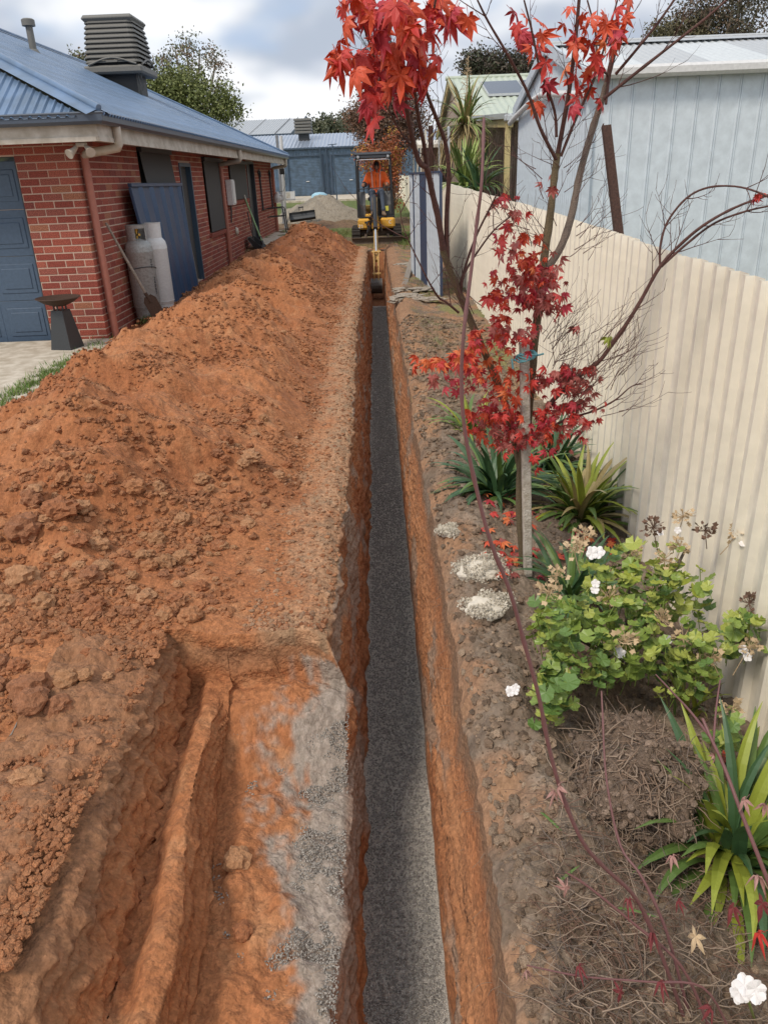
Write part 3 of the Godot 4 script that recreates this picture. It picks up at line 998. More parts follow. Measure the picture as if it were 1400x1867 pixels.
var OPEN := [[-14.45, -12.6, 0.95, 2.25], [-16.0, -15.1, -0.02, 2.1], [-19.12, -17.12, 0.78, 2.2], [-22.5, -20.05, 1.33, 2.2], [-24.1, -22.8, -0.02, 2.25]]
func build_house():
	house_materials()
	var at = Vector3(WX, -0.1, WZ)
	var root = thing("brick_house", "red brick house with blue metal roof and charcoal window blinds", "house", at)
	# wall cores of mortar behind the brick faces
	var w = MB.new()
	var cuts = [-28.1, -10.004]
	for o in OPEN: cuts.append_array([o[0], o[1]])
	cuts.sort()
	for i in cuts.size() - 1:
		var a = cuts[i]; var b = cuts[i + 1]; var m = (a + b) * 0.5
		var lo = -0.3; var spans = []
		for o in OPEN:
			if m > o[0] and m < o[1]:
				spans = [[-0.3, o[2]], [o[3], 2.3]]
		if spans.is_empty(): spans = [[-0.3, 2.3]]
		for s in spans:
			if s[1] - s[0] > 0.02:
				w.box(Vector3(WX - 0.129, (s[0] + s[1]) * 0.5, m), Vector3(0.25, s[1] - s[0], b - a))
	w.box(Vector3(-4.087, 1.0, -10.129), Vector3(0.46, 2.6, 0.25))
	w.box(Vector3(-8.9, 2.21, -10.129), Vector3(9.164, 0.18, 0.248))
	w.box(Vector3(-8.6, 1.0, -27.98), Vector3(9.6, 2.6, 0.24))
	var wall = part(root, "wall", w, M.mortar)
	# bricks
	var full = MB.new()
	full.box(Vector3.ZERO, Vector3(0.11, 0.073, 0.228), Basis.IDENTITY, 0.004)
	var full_mesh = full.commit()
	var turned = MB.new()
	turned.box(Vector3.ZERO, Vector3(0.228, 0.073, 0.11), Basis.IDENTITY, 0.004)
	var turned_mesh = turned.commit()
	var rest = []
	for i in 6: rest.append(MB.new())
	var made = 0
	for r in 28:
		var y = -0.1 + r * 0.086 + 0.038
		# front pier
		var x = WX
		var lens = [0.23, 0.23, 0.23] if r % 2 == 0 else [0.11, 0.23, 0.23, 0.23]
		if y > 2.13: lens = [0.23, 0.23, 0.23, 0.23, 0.23, 0.23, 0.23, 0.23] if r % 2 == 0 else [0.11, 0.23, 0.23, 0.23, 0.23, 0.23, 0.23, 0.23]
		var first = true
		for l in lens:
			var own = not (first and r % 2 == 1)
			first = false
			if own:
				var xx = x - l * 0.5
				if x - l < -4.32 and y < 2.12: l = x + 4.32; xx = x - l * 0.5
				made += brick_piece(wall, full_mesh, turned_mesh, rest, Vector3(xx, y, WZ - 0.055), l, false, made)
			x -= l + 0.01
		# side wall
		var z = WZ if r % 2 == 1 else WZ - 0.12
		while z > -28.08:
			var z1 = max(z - 0.23, -28.1)
			var segs = [[z1, z]]
			for o in OPEN:
				if y > o[2] - 0.03 and y < o[3] + 0.03:
					var ns = []
					for s in segs:
						if s[1] <= o[0] or s[0] >= o[1]: ns.append(s)
						else:
							if s[0] < o[0]: ns.append([s[0], o[0]])
							if s[1] > o[1]: ns.append([o[1], s[1]])
					segs = ns
			for s in segs:
				if s[1] - s[0] > 0.035:
					made += brick_piece(wall, full_mesh, turned_mesh, rest, Vector3(WX - 0.055, y, (s[0] + s[1]) * 0.5), s[1] - s[0], true, made)
			z -= 0.24
	for i in 6:
		var o = part(wall, "bricks", rest[i], M["brick_%d" % i])
		o.set_meta("kind", "stuff")
	build_house_roof(root)
	# windows and doors
	for i in [0, 2, 3]:
		var o = OPEN[i]
		var win = MB.new()
		var zc = (o[0] + o[1]) * 0.5; var yc = (o[2] + o[3]) * 0.5
		for s in [-1, 1]:
			win.box(Vector3(WX - 0.12, yc, zc + s * ((o[1] - o[0]) * 0.5 - 0.025)), Vector3(0.06, o[3] - o[2], 0.05))
			win.box(Vector3(WX - 0.12, yc + s * ((o[3] - o[2]) * 0.5 - 0.025), zc), Vector3(0.056, 0.05, o[1] - o[0] - 0.1))
		var wn = part(root, "window", win, M.dark_frame)
		var gl_ = MB.new()
		gl_.box(Vector3(WX - 0.14, yc, zc), Vector3(0.01, o[3] - o[2] - 0.08, o[1] - o[0] - 0.08))
		part(wn, "pane", gl_, M.black_plastic)
		var bl = MB.new()
		var top = Vector3(WX + 0.03, o[3] - 0.03, zc)
		var foot = Vector3(WX + (0.16 if i == 0 else 0.04), o[2] + 0.02, zc)
		bl.bar(foot, top, o[1] - o[0] - 0.05, 0.008, 0.0, Vector3(1, 0, 0))
		bl.box(foot, Vector3(0.025, 0.03, o[1] - o[0] - 0.03), Basis.IDENTITY, 0.005)
		part(wn, "blind", bl, M.blind_grey)
		var hb = MB.new()
		hb.box(Vector3(WX + 0.03, o[3], zc), Vector3(0.09, 0.08, o[1] - o[0]), Basis.IDENTITY, 0.01)
		part(wn, "blind_box", hb, M.dark_frame)
		if i > 0:
			var sl = MB.new()
			var z = o[0] - 0.05
			while z < o[1] + 0.02:
				sl.box(Vector3(WX + 0.0, o[2] - 0.05, z + 0.035), Vector3(0.10, 0.085, 0.066), Basis(Vector3.BACK, -0.25), 0.004)
				z += 0.078
			part(wn, "sill", sl, M.brick_3)
	for i in [1, 4]:
		var o = OPEN[i]
		var zc = (o[0] + o[1]) * 0.5; var yc = (o[2] + o[3]) * 0.5
		var fr = MB.new()
		for s in [-1, 1]:
			fr.box(Vector3(WX - 0.03, yc, zc + s * ((o[1] - o[0]) * 0.5 - 0.03)), Vector3(0.1, o[3] - o[2], 0.06), Basis.IDENTITY, 0.004)
		fr.box(Vector3(WX - 0.03, o[3] - 0.03, zc), Vector3(0.096, 0.06, o[1] - o[0] - 0.12))
		var dr = part(root, "door", fr, M.door_blue if i == 1 else M.dark_frame)
		var lf = MB.new()
		lf.box(Vector3(WX - 0.1, yc - 0.02, zc), Vector3(0.04, o[3] - o[2] - 0.1, o[1] - o[0] - 0.12))
		lf.box(Vector3(WX - 0.078, yc + 0.5, zc), Vector3(0.012, 0.7, 0.5), Basis.IDENTITY, 0.005)
		lf.box(Vector3(WX - 0.078, yc - 0.45, zc), Vector3(0.012, 0.8, 0.5), Basis.IDENTITY, 0.005)
		part(dr, "door_leaf", lf, M.blind_grey if i == 1 else M.dark_frame)
	# garage door: four rows of pressed panels
	var gd = MB.new()
	gd.box(Vector3(-5.6, 2.13, -10.09), Vector3(2.56, 0.03, 0.12))
	gd.box(Vector3(-4.335, 1.02, -10.10), Vector3(0.028, 2.24, 0.12))
	var gar = part(root, "garage_door", gd, M.dark_frame)
	for r in 4:
		for cx in 4:
			var p = MB.new()
			var c = Vector3(-4.655 - cx * 0.61, 0.17 + r * 0.545, -10.14)
			p.box(c, Vector3(0.61, 0.541, 0.03), Basis.IDENTITY, 0.004)
			p.box(c + Vector3(0, 0, 0.016), Vector3(0.47, 0.36, 0.016), Basis.IDENTITY, 0.014)
			p.box(c + Vector3(0, 0, 0.026), Vector3(0.36, 0.25, 0.014), Basis.IDENTITY, 0.012)
			part(gar, "panel", p, M.garage_blue)
	# drainpipes: cream swan necks, red pipes
	for z in [-10.14, -18.75, -27.9]:
		var p = MB.new()
		p.tube([Vector3(-3.535, 2.13, z), Vector3(-3.535, -0.1, z)], 0.047, 14)
		p.tube([Vector3(-3.535, 0.32, z), Vector3(-3.535, 0.26, z)], 0.054, 14)
		p.tube([Vector3(-3.535, 1.92, z), Vector3(-3.535, 1.86, z)], 0.052, 14)
		part(root, "downpipe", p, M.pipe_red)
		var e = MB.new()
		e.tube([Vector3(-3.06, 2.43, z + 0.12), Vector3(-3.06, 2.2, z + 0.12), Vector3(-3.075, 2.17, z + 0.11), Vector3(-3.5, 2.12, z + 0.01), Vector3(-3.535, 2.09, z)], 0.05, 14)
		part(root, "swan_neck", e, M.cream_trim)
	# sensor light under the front corner of the eaves
	var sl = MB.new()
	sl.box(Vector3(-3.36, 2.2, -9.62), Vector3(0.11, 0.05, 0.09), Basis.IDENTITY, 0.012)
	sl.tube([Vector3(-3.41, 2.18, -9.6), Vector3(-3.45, 2.13, -9.55), Vector3(-3.48, 2.1, -9.5)], [0.02, 0.035, 0.055], 12)
	sl.tube([Vector3(-3.31, 2.18, -9.6), Vector3(-3.26, 2.14, -9.55), Vector3(-3.23, 2.11, -9.5)], [0.02, 0.035, 0.055], 12)
	part(root, "floodlight", sl, M.cream_trim)
	# camera box and cable at the far corner
	var cb = MB.new()
	cb.box(Vector3(-3.3, 2.02, -28.6), Vector3(0.16, 0.2, 0.14), Basis.IDENTITY, 0.02)
	cb.cyl(Vector3(-3.3, 2.12, -28.6), Vector3(-3.3, 2.25, -28.6), 0.02, 8)
	cb.tube([Vector3(-3.26, 1.95, -28.6), Vector3(-3.2, 1.6, -28.6), Vector3(-3.3, 1.4, -28.6), Vector3(-3.55, 1.35, -28.4)], 0.008, 6)
	part(root, "junction_box", cb, M.black_plastic)
	# two black folded brackets with a bottom rail
	for z in [-25.0, -27.3]:
		var b = MB.new()
		b.bar(Vector3(-3.57, 2.02, z), Vector3(-3.56, 0.97, z - 0.06), 0.05, 0.03, 0.004)
		b.box(Vector3(-3.57, 2.0, z + 0.05), Vector3(0.03, 0.05, 0.32), Basis(Vector3.RIGHT, 0.3), 0.006)
		b.box(Vector3(-3.55, 1.93, z), Vector3(0.06, 0.16, 0.09), Basis.IDENTITY, 0.01)
		b.box(Vector3(-3.56, 0.97, z - 0.06), Vector3(0.05, 0.12, 0.07), Basis.IDENTITY, 0.01)
		part(root, "bracket", b, M.dark_frame)
	var rail = MB.new()
	rail.bar(Vector3(-3.575, 0.93, -24.9), Vector3(-3.575, 0.93, -27.6), 0.03, 0.02)
	part(root, "bracket_rail", rail, M.rust_dark)
	# wall tap and blob of filler
	var tap = MB.new()
	tap.lathe([Vector2(0.0, 0.0), Vector2(0.09, 0.0), Vector2(0.1, 0.02), Vector2(0.07, 0.06), Vector2(0.0, 0.07)], 12, Transform3D(Basis(Vector3.BACK, -PI / 2), Vector3(-3.6, 0.62, -20.2)))
	part(root, "wall_vent", tap, M.cream_trim)

func brick_piece(wall, fm, tm, rest, p: Vector3, l: float, side: bool, made: int) -> int:
	var k = int(abs(hash(Vector3(snapped(p.x, 0.01), snapped(p.y, 0.01), snapped(p.z, 0.01))))) % 11
	var tone = [0, 0, 1, 1, 2, 3, 3, 0, 5, 4, 1][k]
	if made < 300 and (not side or p.z > -12.6):
		var o = MeshInstance3D.new()
		o.name = "brick"
		o.mesh = fm if side else tm
		o.material_override = M["brick_%d" % tone]
		o.position = p - base_of(wall) + Vector3(rng.randf_range(-0.001, 0.001), 0, rng.randf_range(-0.001, 0.001))
		if side: o.scale = Vector3(1, 1, l / 0.23)
		else: o.scale = Vector3(l / 0.23, 1, 1)
		wall.add_child(o, true)
		return 1
	rest[tone].box(p, Vector3(0.11, 0.073, l - 0.003) if side else Vector3(l - 0.003, 0.073, 0.11))
	return 0

const RIDGE_X := -7.87
const SLOPE := 0.48
func roof_y(x: float) -> float:
	return 2.5 + SLOPE * (-3.05 - x)
func build_house_roof(root: Node3D):
	var nrm = Vector3(SLOPE, 1, 0).normalized()
	var r = MB.new()
	var near_k = 3.6 / 4.82   # z per x along the near hip
	var far_k = 3.0 / 4.82
	var z = -9.36
	var prev = []
	var i = 0
	while z > -28.26:
		var lift = [0.0, 0.0, 0.028, 0.028][i % 4]
		var xt = RIDGE_X
		if z > -9.4 - 3.6: xt = max(RIDGE_X, -3.05 - (-9.4 - z) / near_k)
		if z < -25.2: xt = max(RIDGE_X, -3.05 - (z + 28.2) / far_k)
		xt = min(xt, -3.0)
		var a = Vector3(-2.98, roof_y(-2.98), z) + nrm * lift
		var b = Vector3(xt, roof_y(xt), z) + nrm * lift
		if prev.size() > 0:
			r.quad(prev[0], a, b, prev[1])
		prev = [a, b]
		z -= [0.034, 0.018, 0.034, 0.018][i % 4]
		i += 1
	var roof = part(root, "roof", r, M.roof_blue)
	# hipped front slope
	var f = MB.new()
	var fs = (4.81 - 2.5) / 3.6
	var fn = Vector3(0, 1, fs).normalized()
	var x = -3.08
	prev = []
	i = 0
	while x > -12.4:
		var lift = [0.0, 0.0, 0.019, 0.019][i % 4]
		var run = (-3.05 - x) if x > RIDGE_X else (x + 12.69)
		var zt = -9.4 - max(run, 0.0) * near_k + 0.16
		var a = Vector3(x, 2.5 - fs * 0.07, -9.33) + fn * lift
		var b = Vector3(x, 2.5 + fs * (-9.4 - zt), zt) + fn * lift
		if zt < -9.4:
			if prev.size() > 0: f.quad(prev[0], prev[1], b, a)
			prev = [a, b]
		x -= [0.05, 0.018, 0.016, 0.018][i % 4]
		i += 1
	part(roof, "front_slope", f, M.roof_blue)
	var back = MB.new()
	back.quad(Vector3(RIDGE_X, 4.81, -13.0), Vector3(RIDGE_X, 4.81, -25.2), Vector3(-12.69, 2.5, -28.2), Vector3(-12.69, 2.5, -9.4))
	back.tri(Vector3(RIDGE_X, 4.81, -25.2), Vector3(-3.05, 2.5, -28.2), Vector3(-12.69, 2.5, -28.2))
	part(roof, "rear_slope", back, M.roof_blue)
	# caps: flat flashing with a rolled top
	for e in [[Vector3(-3.02, 2.51, -9.38), Vector3(RIDGE_X, 4.83, -13.0)], [Vector3(RIDGE_X, 4.83, -13.0), Vector3(RIDGE_X, 4.83, -25.2)], [Vector3(RIDGE_X, 4.83, -25.2), Vector3(-3.02, 2.51, -28.22)]]:
		var c = MB.new()
		var a: Vector3 = e[0]; var b: Vector3 = e[1]
		var d = (b - a).normalized()
		c.tube([a + Vector3(0, 0.03, 0), b + Vector3(0, 0.03, 0)], 0.038, 10)
		var side = d.cross(Vector3.UP).normalized()
		for s in [-1, 1]:
			var o1 = side * s * 0.17
			# lay the wing on the slope it covers
			var drop = 0.17 * (0.48 if abs(d.x) < 0.01 else 0.36)
			var up = Vector3(0, 0.026, 0)
			c.quad(a + up, b + up, b + o1 - Vector3(0, drop, 0) + up, a + o1 - Vector3(0, drop, 0) + up)
		part(roof, "ridge_cap", c, M.roof_blue)
	# gutters
	var prof = [Vector3(0.0, 0.0, 0), Vector3(0.0, -0.09, 0), Vector3(0.03, -0.115, 0), Vector3(0.08, -0.115, 0), Vector3(0.112, -0.085, 0), Vector3(0.112, -0.02, 0), Vector3(0.122, -0.005, 0), Vector3(0.112, 0.008, 0), Vector3(0.1, 0.0, 0)]
	var g = MB.new()
	for q in prof.size() - 1:
		var p0 = prof[q]; var p1 = prof[q + 1]
		var a0 = Vector3(-3.10 + p0.x, 2.50 + p0.y, -9.45 + p0.x)
		var a1 = Vector3(-3.10 + p1.x, 2.50 + p1.y, -9.45 + p1.x)
		g.quad(a0, a1, Vector3(a1.x, a1.y, -28.35), Vector3(a0.x, a0.y, -28.35))
		g.quad(a1, a0, Vector3(-14.0, a0.y, a0.z), Vector3(-14.0, a1.y, a1.z))
	part(root, "gutter", g, M.gutter_blue)
	var fa = MB.new()
	fa.box(Vector3(-3.118, 2.32, -18.86), Vector3(0.03, 0.2, 18.82))
	fa.box(Vector3(-3.098, 2.245, -18.86), Vector3(0.014, 0.05, 18.8))
	fa.box(Vector3(-8.6, 2.32, -9.468), Vector3(10.96, 0.2, 0.03))
	fa.box(Vector3(-8.6, 2.245, -9.448), Vector3(10.96, 0.05, 0.014))
	part(root, "fascia", fa, M.cream_trim)
	var so = MB.new()
	so.box(Vector3(-3.38, 2.285, -18.9), Vector3(0.5, 0.012, 18.7))
	so.box(Vector3(-8.8, 2.289, -9.75), Vector3(10.3, 0.012, 0.52))
	part(root, "soffit", so, M.cream_trim)
	# flue
	var v = MB.new()
	var b0 = Vector3(-6.5, 4.12, -16.9)
	v.cyl(b0, b0 + Vector3(0, 0.47, 0), 0.065, 14)
	v.lathe([Vector2(0.0, 0.46), Vector2(0.12, 0.46), Vector2(0.12, 0.56), Vector2(0.09, 0.58), Vector2(0.0, 0.58)], 16, Transform3D(Basis.IDENTITY, b0))
	v.lathe([Vector2(0.14, -0.02), Vector2(0.08, 0.08)], 14, Transform3D(Basis.IDENTITY, b0))
	part(roof, "flue", v, M.cooler_grey)

func build_house_things():
	# ---- evaporative cooler on its duct
	var at = Vector3(-5.95, roof_y(-5.95) - 0.42, -20.6)
	var r = thing("evaporative_cooler", "louvred grey evaporative cooler standing on the brick house's blue roof", "cooler", at)
	var d = MB.new()
	d.box(at + Vector3(0.05, 0.12, 0), Vector3(0.78, 1.1, 0.8), Basis.IDENTITY, 0.01)
	part(r, "duct", d, M.cooler_dark)
	var b = MB.new()
	b.box(at + Vector3(0, 0.72, 0), Vector3(1.34, 0.17, 1.34), Basis.IDENTITY, 0.04)
	part(r, "base_tray", b, M.cooler_grey)
	var core = MB.new()
	core.box(at + Vector3(0, 1.2, 0), Vector3(1.0, 0.9, 1.0), Basis.IDENTITY, 0.06)
	part(r, "core", core, M.cooler_dark)
	for k in 9:
		var l = MB.new()
		var y = 0.86 + k * 0.098
		var s = 1.28 - 0.17 * pow(k / 8.0, 1.6)
		var h = s * 0.5
		var q = []
		for c in [[-1, -1], [1, -1], [1, 1], [-1, 1]]:
			for u in 4:
				var ang = atan2(c[1], c[0]) + (u - 1.5) * 0.42
				q.append(Vector2(c[0] * (h - 0.14), c[1] * (h - 0.14)) + Vector2(cos(ang), sin(ang)) * 0.14 * 1.0)
		for u in q.size():
			var p0 = q[u]; var p1 = q[(u + 1) % q.size()]
			var a0 = at + Vector3(p0.x, y, p0.y); var a1 = at + Vector3(p1.x, y, p1.y)
			var i0 = at + Vector3(p0.x * 0.9, y + 0.075, p0.y * 0.9); var i1 = at + Vector3(p1.x * 0.9, y + 0.075, p1.y * 0.9)
			l.quad(a0 + Vector3(0, 0.022, 0), i0 + Vector3(0, 0.02, 0), i1 + Vector3(0, 0.02, 0), a1 + Vector3(0, 0.022, 0))
			l.quad(a1, a1 + Vector3(0, 0.022, 0), a0 + Vector3(0, 0.022, 0), a0)
			l.quad(a0, i0, i1, a1)
		part(r, "louvre", l, M.cooler_grey)
	var t = MB.new()
	t.box(at + Vector3(0, 1.74, 0), Vector3(1.16, 0.13, 1.16), Basis.IDENTITY, 0.055)
	part(r, "lid", t, M.cooler_grey)
	for sd in [[Vector3(0, 0, 0.66), Basis.IDENTITY], [Vector3(0.66, 0, 0), Basis(Vector3.UP, PI / 2)]]:
		var arch = MB.new()
		var pts = []
		for u in 13:
			var s = u / 12.0 * 2.0 - 1.0
			pts.append(at + sd[0] + sd[1] * Vector3(s * 0.55, 0.82 + 0.13 * pow(max(0.0, cos(s * PI * 0.5)), 1.3), 0))
		arch.tube(pts, 0.022, 6)
		arch.box(at + sd[0] + Vector3(0, 0.88, 0), sd[1] * Vector3(0.26, 0.04, 0.02), Basis.IDENTITY)
		part(r, "badge_arch", arch, M.cooler_grey)
	var pp = MB.new()
	pp.tube([at + Vector3(0.5, 0.64, 0.5), at + Vector3(0.52, 0.4, 0.5), at + Vector3(0.5, 0.2, 0.5), at + Vector3(0.5, -0.12, 0.5)], 0.018, 6)
	pp.tube([at + Vector3(0.57, 0.64, 0.5), at + Vector3(0.6, 0.35, 0.5), at + Vector3(0.53, 0.25, 0.5), at + Vector3(0.56, -0.14, 0.5)], 0.012, 6)
	part(r, "pipe", pp, M.dark_steel)
	# ---- gas cylinders
	gas_bottle(Vector3(-3.38, 0.0, -11.22), M.galv, "galvanised grey gas cylinder with a brass valve against the brick wall", true)
	gas_bottle(Vector3(-3.30, 0.0, -11.68), M.white_paint, "white painted gas cylinder behind the galvanised one", false)
	# ---- blue steel sheet leaning on the wall
	at = Vector3(-3.3, 0, -12.9)
	r = thing("steel_sheet", "tall navy blue ribbed steel sheet leaning on the brick wall behind gas cylinders", "metal sheet", at)
	var sh = MB.new()
	var n = 30
	var pr = []
	var c0 = [Vector3(-3.26, -0.15, -11.62), Vector3(-3.46, 1.76, -11.5)]
	var c1 = [Vector3(-3.28, -0.3, -14.05), Vector3(-3.42, 1.74, -14.25)]
	for i in n * 1 + 1:
		var u = float(i) / n
		var ph = fmod(u * 5.0, 1.0)
		var lift = 0.0
		if ph > 0.70 and ph < 0.95: lift = 0.04
		var o = Vector3(lift, 0, 0)
		pr.append([c0[0].lerp(c1[0], u) + o, c0[1].lerp(c1[1], u) + o])
	for i in pr.size() - 1:
		sh.quad(pr[i][0], pr[i + 1][0], pr[i + 1][1], pr[i][1])
		var bk = Vector3(-0.004, 0, 0)
		sh.quad(pr[i][0] + bk, pr[i][1] + bk, pr[i + 1][1] + bk, pr[i + 1][0] + bk)
	part(r, "sheet", sh, M.steel_blue)
	var cap = MB.new()
	cap.bar(c0[1] + Vector3(0.015, 0, 0.02), c1[1] + Vector3(0.015, 0, -0.02), 0.06, 0.05, 0.006)
	cap.bar(c0[0] + Vector3(0.01, 0, 0.01), c0[1] + Vector3(0.01, -0.03, 0.01), 0.045, 0.045, 0.006)
	part(r, "edge_channel", cap, M.steel_blue)
	var edge = MB.new()
	edge.bar(c1[0] + Vector3(-0.04, 0, -0.1), c1[1] + Vector3(-0.1, -0.2, -0.2), 0.12, 0.02, 0.0, Vector3(0, 0, 1))
	part(r, "torn_board", edge, M.grey_wood)
	# ---- spade leaning by the cylinders
	at = Vector3(-3.12, 0.1, -10.55)
	r = thing("spade", "old spade with a grey wooden handle leaning on the downpipe", "spade", at)
	var hd = MB.new()
	hd.tube([Vector3(-3.5, 1.33, -10.4), Vector3(-3.3, 0.75, -10.5), Vector3(-3.17, 0.38, -10.57)], [0.016, 0.02, 0.022], 8)
	part(r, "handle", hd, M.grey_wood)
	var bd = MB.new()
	bd.prism([Vector2(-0.05, 0.2), Vector2(0.05, 0.2), Vector2(0.09, 0.14), Vector2(0.09, -0.1), Vector2(0.0, -0.17), Vector2(-0.09, -0.1), Vector2(-0.09, 0.14)], 0.008, Transform3D(Basis(Vector3.UP, 0.5) * Basis(Vector3.BACK, 0.38), Vector3(-3.1, 0.2, -10.6)))
	bd.tube([Vector3(-3.19, 0.43, -10.56), Vector3(-3.14, 0.3, -10.585)], 0.026, 8)
	part(r, "blade", bd, M.rust_dark)
	# ---- fire bowl on a tapered stand
	at = Vector3(-3.9, -0.05, -9.42)
	r = thing("fire_bowl", "rusty shallow bowl on a tapered black steel stand beside the garage door", "fire bowl", at)
	var st = MB.new()
	var w0 = 0.15; var w1 = 0.085
	for k in 4:
		var a = PI / 4 + k * PI / 2 + 0.25
		var a2 = a + PI / 2
		var e0 = Vector3(cos(a), 0, sin(a)); var e1 = Vector3(cos(a2), 0, sin(a2))
		st.quad(at + e0 * w0 * 1.3, at + e0 * w1 * 1.3 + Vector3(0, 0.46, 0), at + e1 * w1 * 1.3 + Vector3(0, 0.46, 0), at + e1 * w0 * 1.3)
	st.quad(at + Vector3(-0.08, 0.46, -0.08), at + Vector3(-0.08, 0.46, 0.08), at + Vector3(0.08, 0.46, 0.08), at + Vector3(0.08, 0.46, -0.08))
	for k in 8:
		var a = k * TAU / 8
		st.cyl(at + Vector3(cos(a) * 0.075, 0.455, sin(a) * 0.075), at + Vector3(cos(a) * 0.075, 0.51, sin(a) * 0.075), 0.01, 6)
	part(r, "stand", st, M.dark_steel)
	var bw = MB.new()
	bw.lathe([Vector2(0.0, 0.505), Vector2(0.08, 0.51), Vector2(0.17, 0.545), Vector2(0.25, 0.60), Vector2(0.262, 0.603), Vector2(0.255, 0.61), Vector2(0.16, 0.565), Vector2(0.0, 0.54)], 28, Transform3D(Basis.IDENTITY, at))
	part(r, "bowl", bw, M.rust_dark)
	# ---- meter cupboard
	at = Vector3(-3.5, 1.25, -19.62)
	r = thing("meter_cupboard", "white meter cupboard with a grey conduit on the brick wall", "meter box", at)
	var mc = MB.new()
	mc.box(Vector3(-3.52, 1.52, -19.62), Vector3(0.15, 0.56, 0.34), Basis.IDENTITY, 0.012)
	part(r, "case", mc, M.white_paint)
	var md = MB.new()
	md.box(Vector3(-3.437, 1.52, -19.62), Vector3(0.012, 0.5, 0.29), Basis.IDENTITY, 0.004)
	md.box(Vector3(-3.43, 1.7, -19.62), Vector3(0.008, 0.05, 0.1))
	part(r, "lid", md, M.white_paint)
	var mw = MB.new()
	for k in 3:
		mw.tube([Vector3(-3.55, 1.26, -19.55 - k * 0.05), Vector3(-3.55, 1.1, -19.56 - k * 0.045), Vector3(-3.575, 0.95 - k * 0.05, -19.6)], 0.012, 6)
	part(r, "conduit", mw, M.dark_frame)
	# ---- green handled broom and black scoop
	at = Vector3(-3.0, 0.05, -20.9)
	r = thing("broom", "green handled outdoor broom leaning on the brick wall by the black scoop", "broom", at)
	var bh = MB.new()
	bh.tube([Vector3(-3.53, 1.32, -21.7), Vector3(-3.1, 0.32, -21.0)], 0.024, 8)
	part(r, "handle", bh, M.green_paint)
	var bg = MB.new()
	bg.tube([Vector3(-3.56, 1.41, -21.76), Vector3(-3.52, 1.3, -21.69)], 0.03, 8)
	part(r, "grip", bg, M.cream_trim)
	var bb = MB.new()
	bb.bar(Vector3(-3.14, 0.42, -21.07), Vector3(-3.0, 0.06, -20.88), 0.06, 0.05, 0.01)
	for k in 26:
		var u = (k / 25.0 - 0.5)
		bb.tube([Vector3(-3.06 + u * 0.06, 0.22, -20.96 - u * 0.1), Vector3(-3.0 + u * 0.16, 0.03, -20.86 - u * 0.3)], 0.012, 4)
	part(r, "bristles", bb, M.black_plastic)
	at = Vector3(-3.3, 0.05, -21.6)
	r = thing("snow_scoop", "wide black plastic scoop lying against the foot of the brick wall", "scoop", at)
	var sc = MB.new()
	var pts = []
	for k in 8:
		var a = lerp(-0.2, 1.35, k / 7.0)
		pts.append(Vector2(0.42 * sin(a), 0.42 - 0.42 * cos(a)))
	for k in 7:
		for s in [[0.0, 1], [0.012, -1]]:
			var p0 = Vector3(-3.1 - pts[k].x, 0.06 + pts[k].y + s[0], 0); var p1 = Vector3(-3.1 - pts[k + 1].x, 0.06 + pts[k + 1].y + s[0], 0)
			var q = [p0 + Vector3(0, 0, -21.95), p0 + Vector3(0, 0, -21.25), p1 + Vector3(0, 0, -21.25), p1 + Vector3(0, 0, -21.95)]
			sc.quad(q[0], q[1], q[2], q[3])
	for z in [-21.95, -21.25]:
		sc.prism([Vector2(-3.02, 0.05), Vector2(-3.45, 0.4), Vector2(-3.5, 0.36), Vector2(-3.3, 0.06)], 0.012, Transform3D(Basis.IDENTITY, Vector3(0, 0, z)))
	part(r, "pan", sc, M.black_plastic)
	var sh2 = MB.new()
	sh2.tube([Vector3(-3.4, 0.3, -21.6), Vector3(-3.55, 1.0, -21.95)], 0.016, 6)
	part(r, "handle", sh2, M.black_plastic)
	# ---- white jug hung on the far downpipe
	at = Vector3(-3.42, 1.05, -27.8)
	r = thing("plastic_jug", "white plastic jug hanging on the far downpipe of the brick house", "jug", at)
	var jg = MB.new()
	jg.lathe([Vector2(0.0, 0.0), Vector2(0.12, 0.0), Vector2(0.135, 0.03), Vector2(0.135, 0.16), Vector2(0.1, 0.25), Vector2(0.045, 0.3), Vector2(0.045, 0.34), Vector2(0.0, 0.34)], 14, Transform3D(Basis.IDENTITY, at))
	part(r, "bottle", jg, M.white_paint)
	var jh = MB.new()
	jh.tube([at + Vector3(0.1, 0.06, 0.08), at + Vector3(0.2, 0.08, 0.12), at + Vector3(0.22, 0.2, 0.13), at + Vector3(0.1, 0.24, 0.06)], 0.02, 8)
	part(r, "handle", jh, M.white_paint)
	# ---- bent steel frame by the far corner
	at = Vector3(-3.1, 0.1, -25.6)
	r = thing("walking_frame", "dark tubular steel frame standing on the concrete path by the house corner", "frame", at)
	for z in [-25.4, -25.9]:
		var fr = MB.new()
		fr.tube([Vector3(-3.5, 0.95, z), Vector3(-3.05, 0.97, z), Vector3(-3.0, 0.92, z), Vector3(-2.93, 0.12, z + 0.05), Vector3(-2.86, 0.06, z + 0.08)], 0.018, 8)
		fr.tube([Vector3(-3.5, 0.7, z), Vector3(-3.0, 0.72, z)], 0.014, 8)
		part(r, "hoop", fr, M.dark_steel)
	var wh = MB.new()
	wh.tube([Vector3(-2.87, 0.09, -25.36), Vector3(-2.87, 0.09, -25.30)], 0.07, 12)
	wh.tube([Vector3(-2.98, 0.8, -25.4), Vector3(-2.98, 0.8, -25.9)], 0.014, 8)
	part(r, "wheel", wh, M.black_plastic)

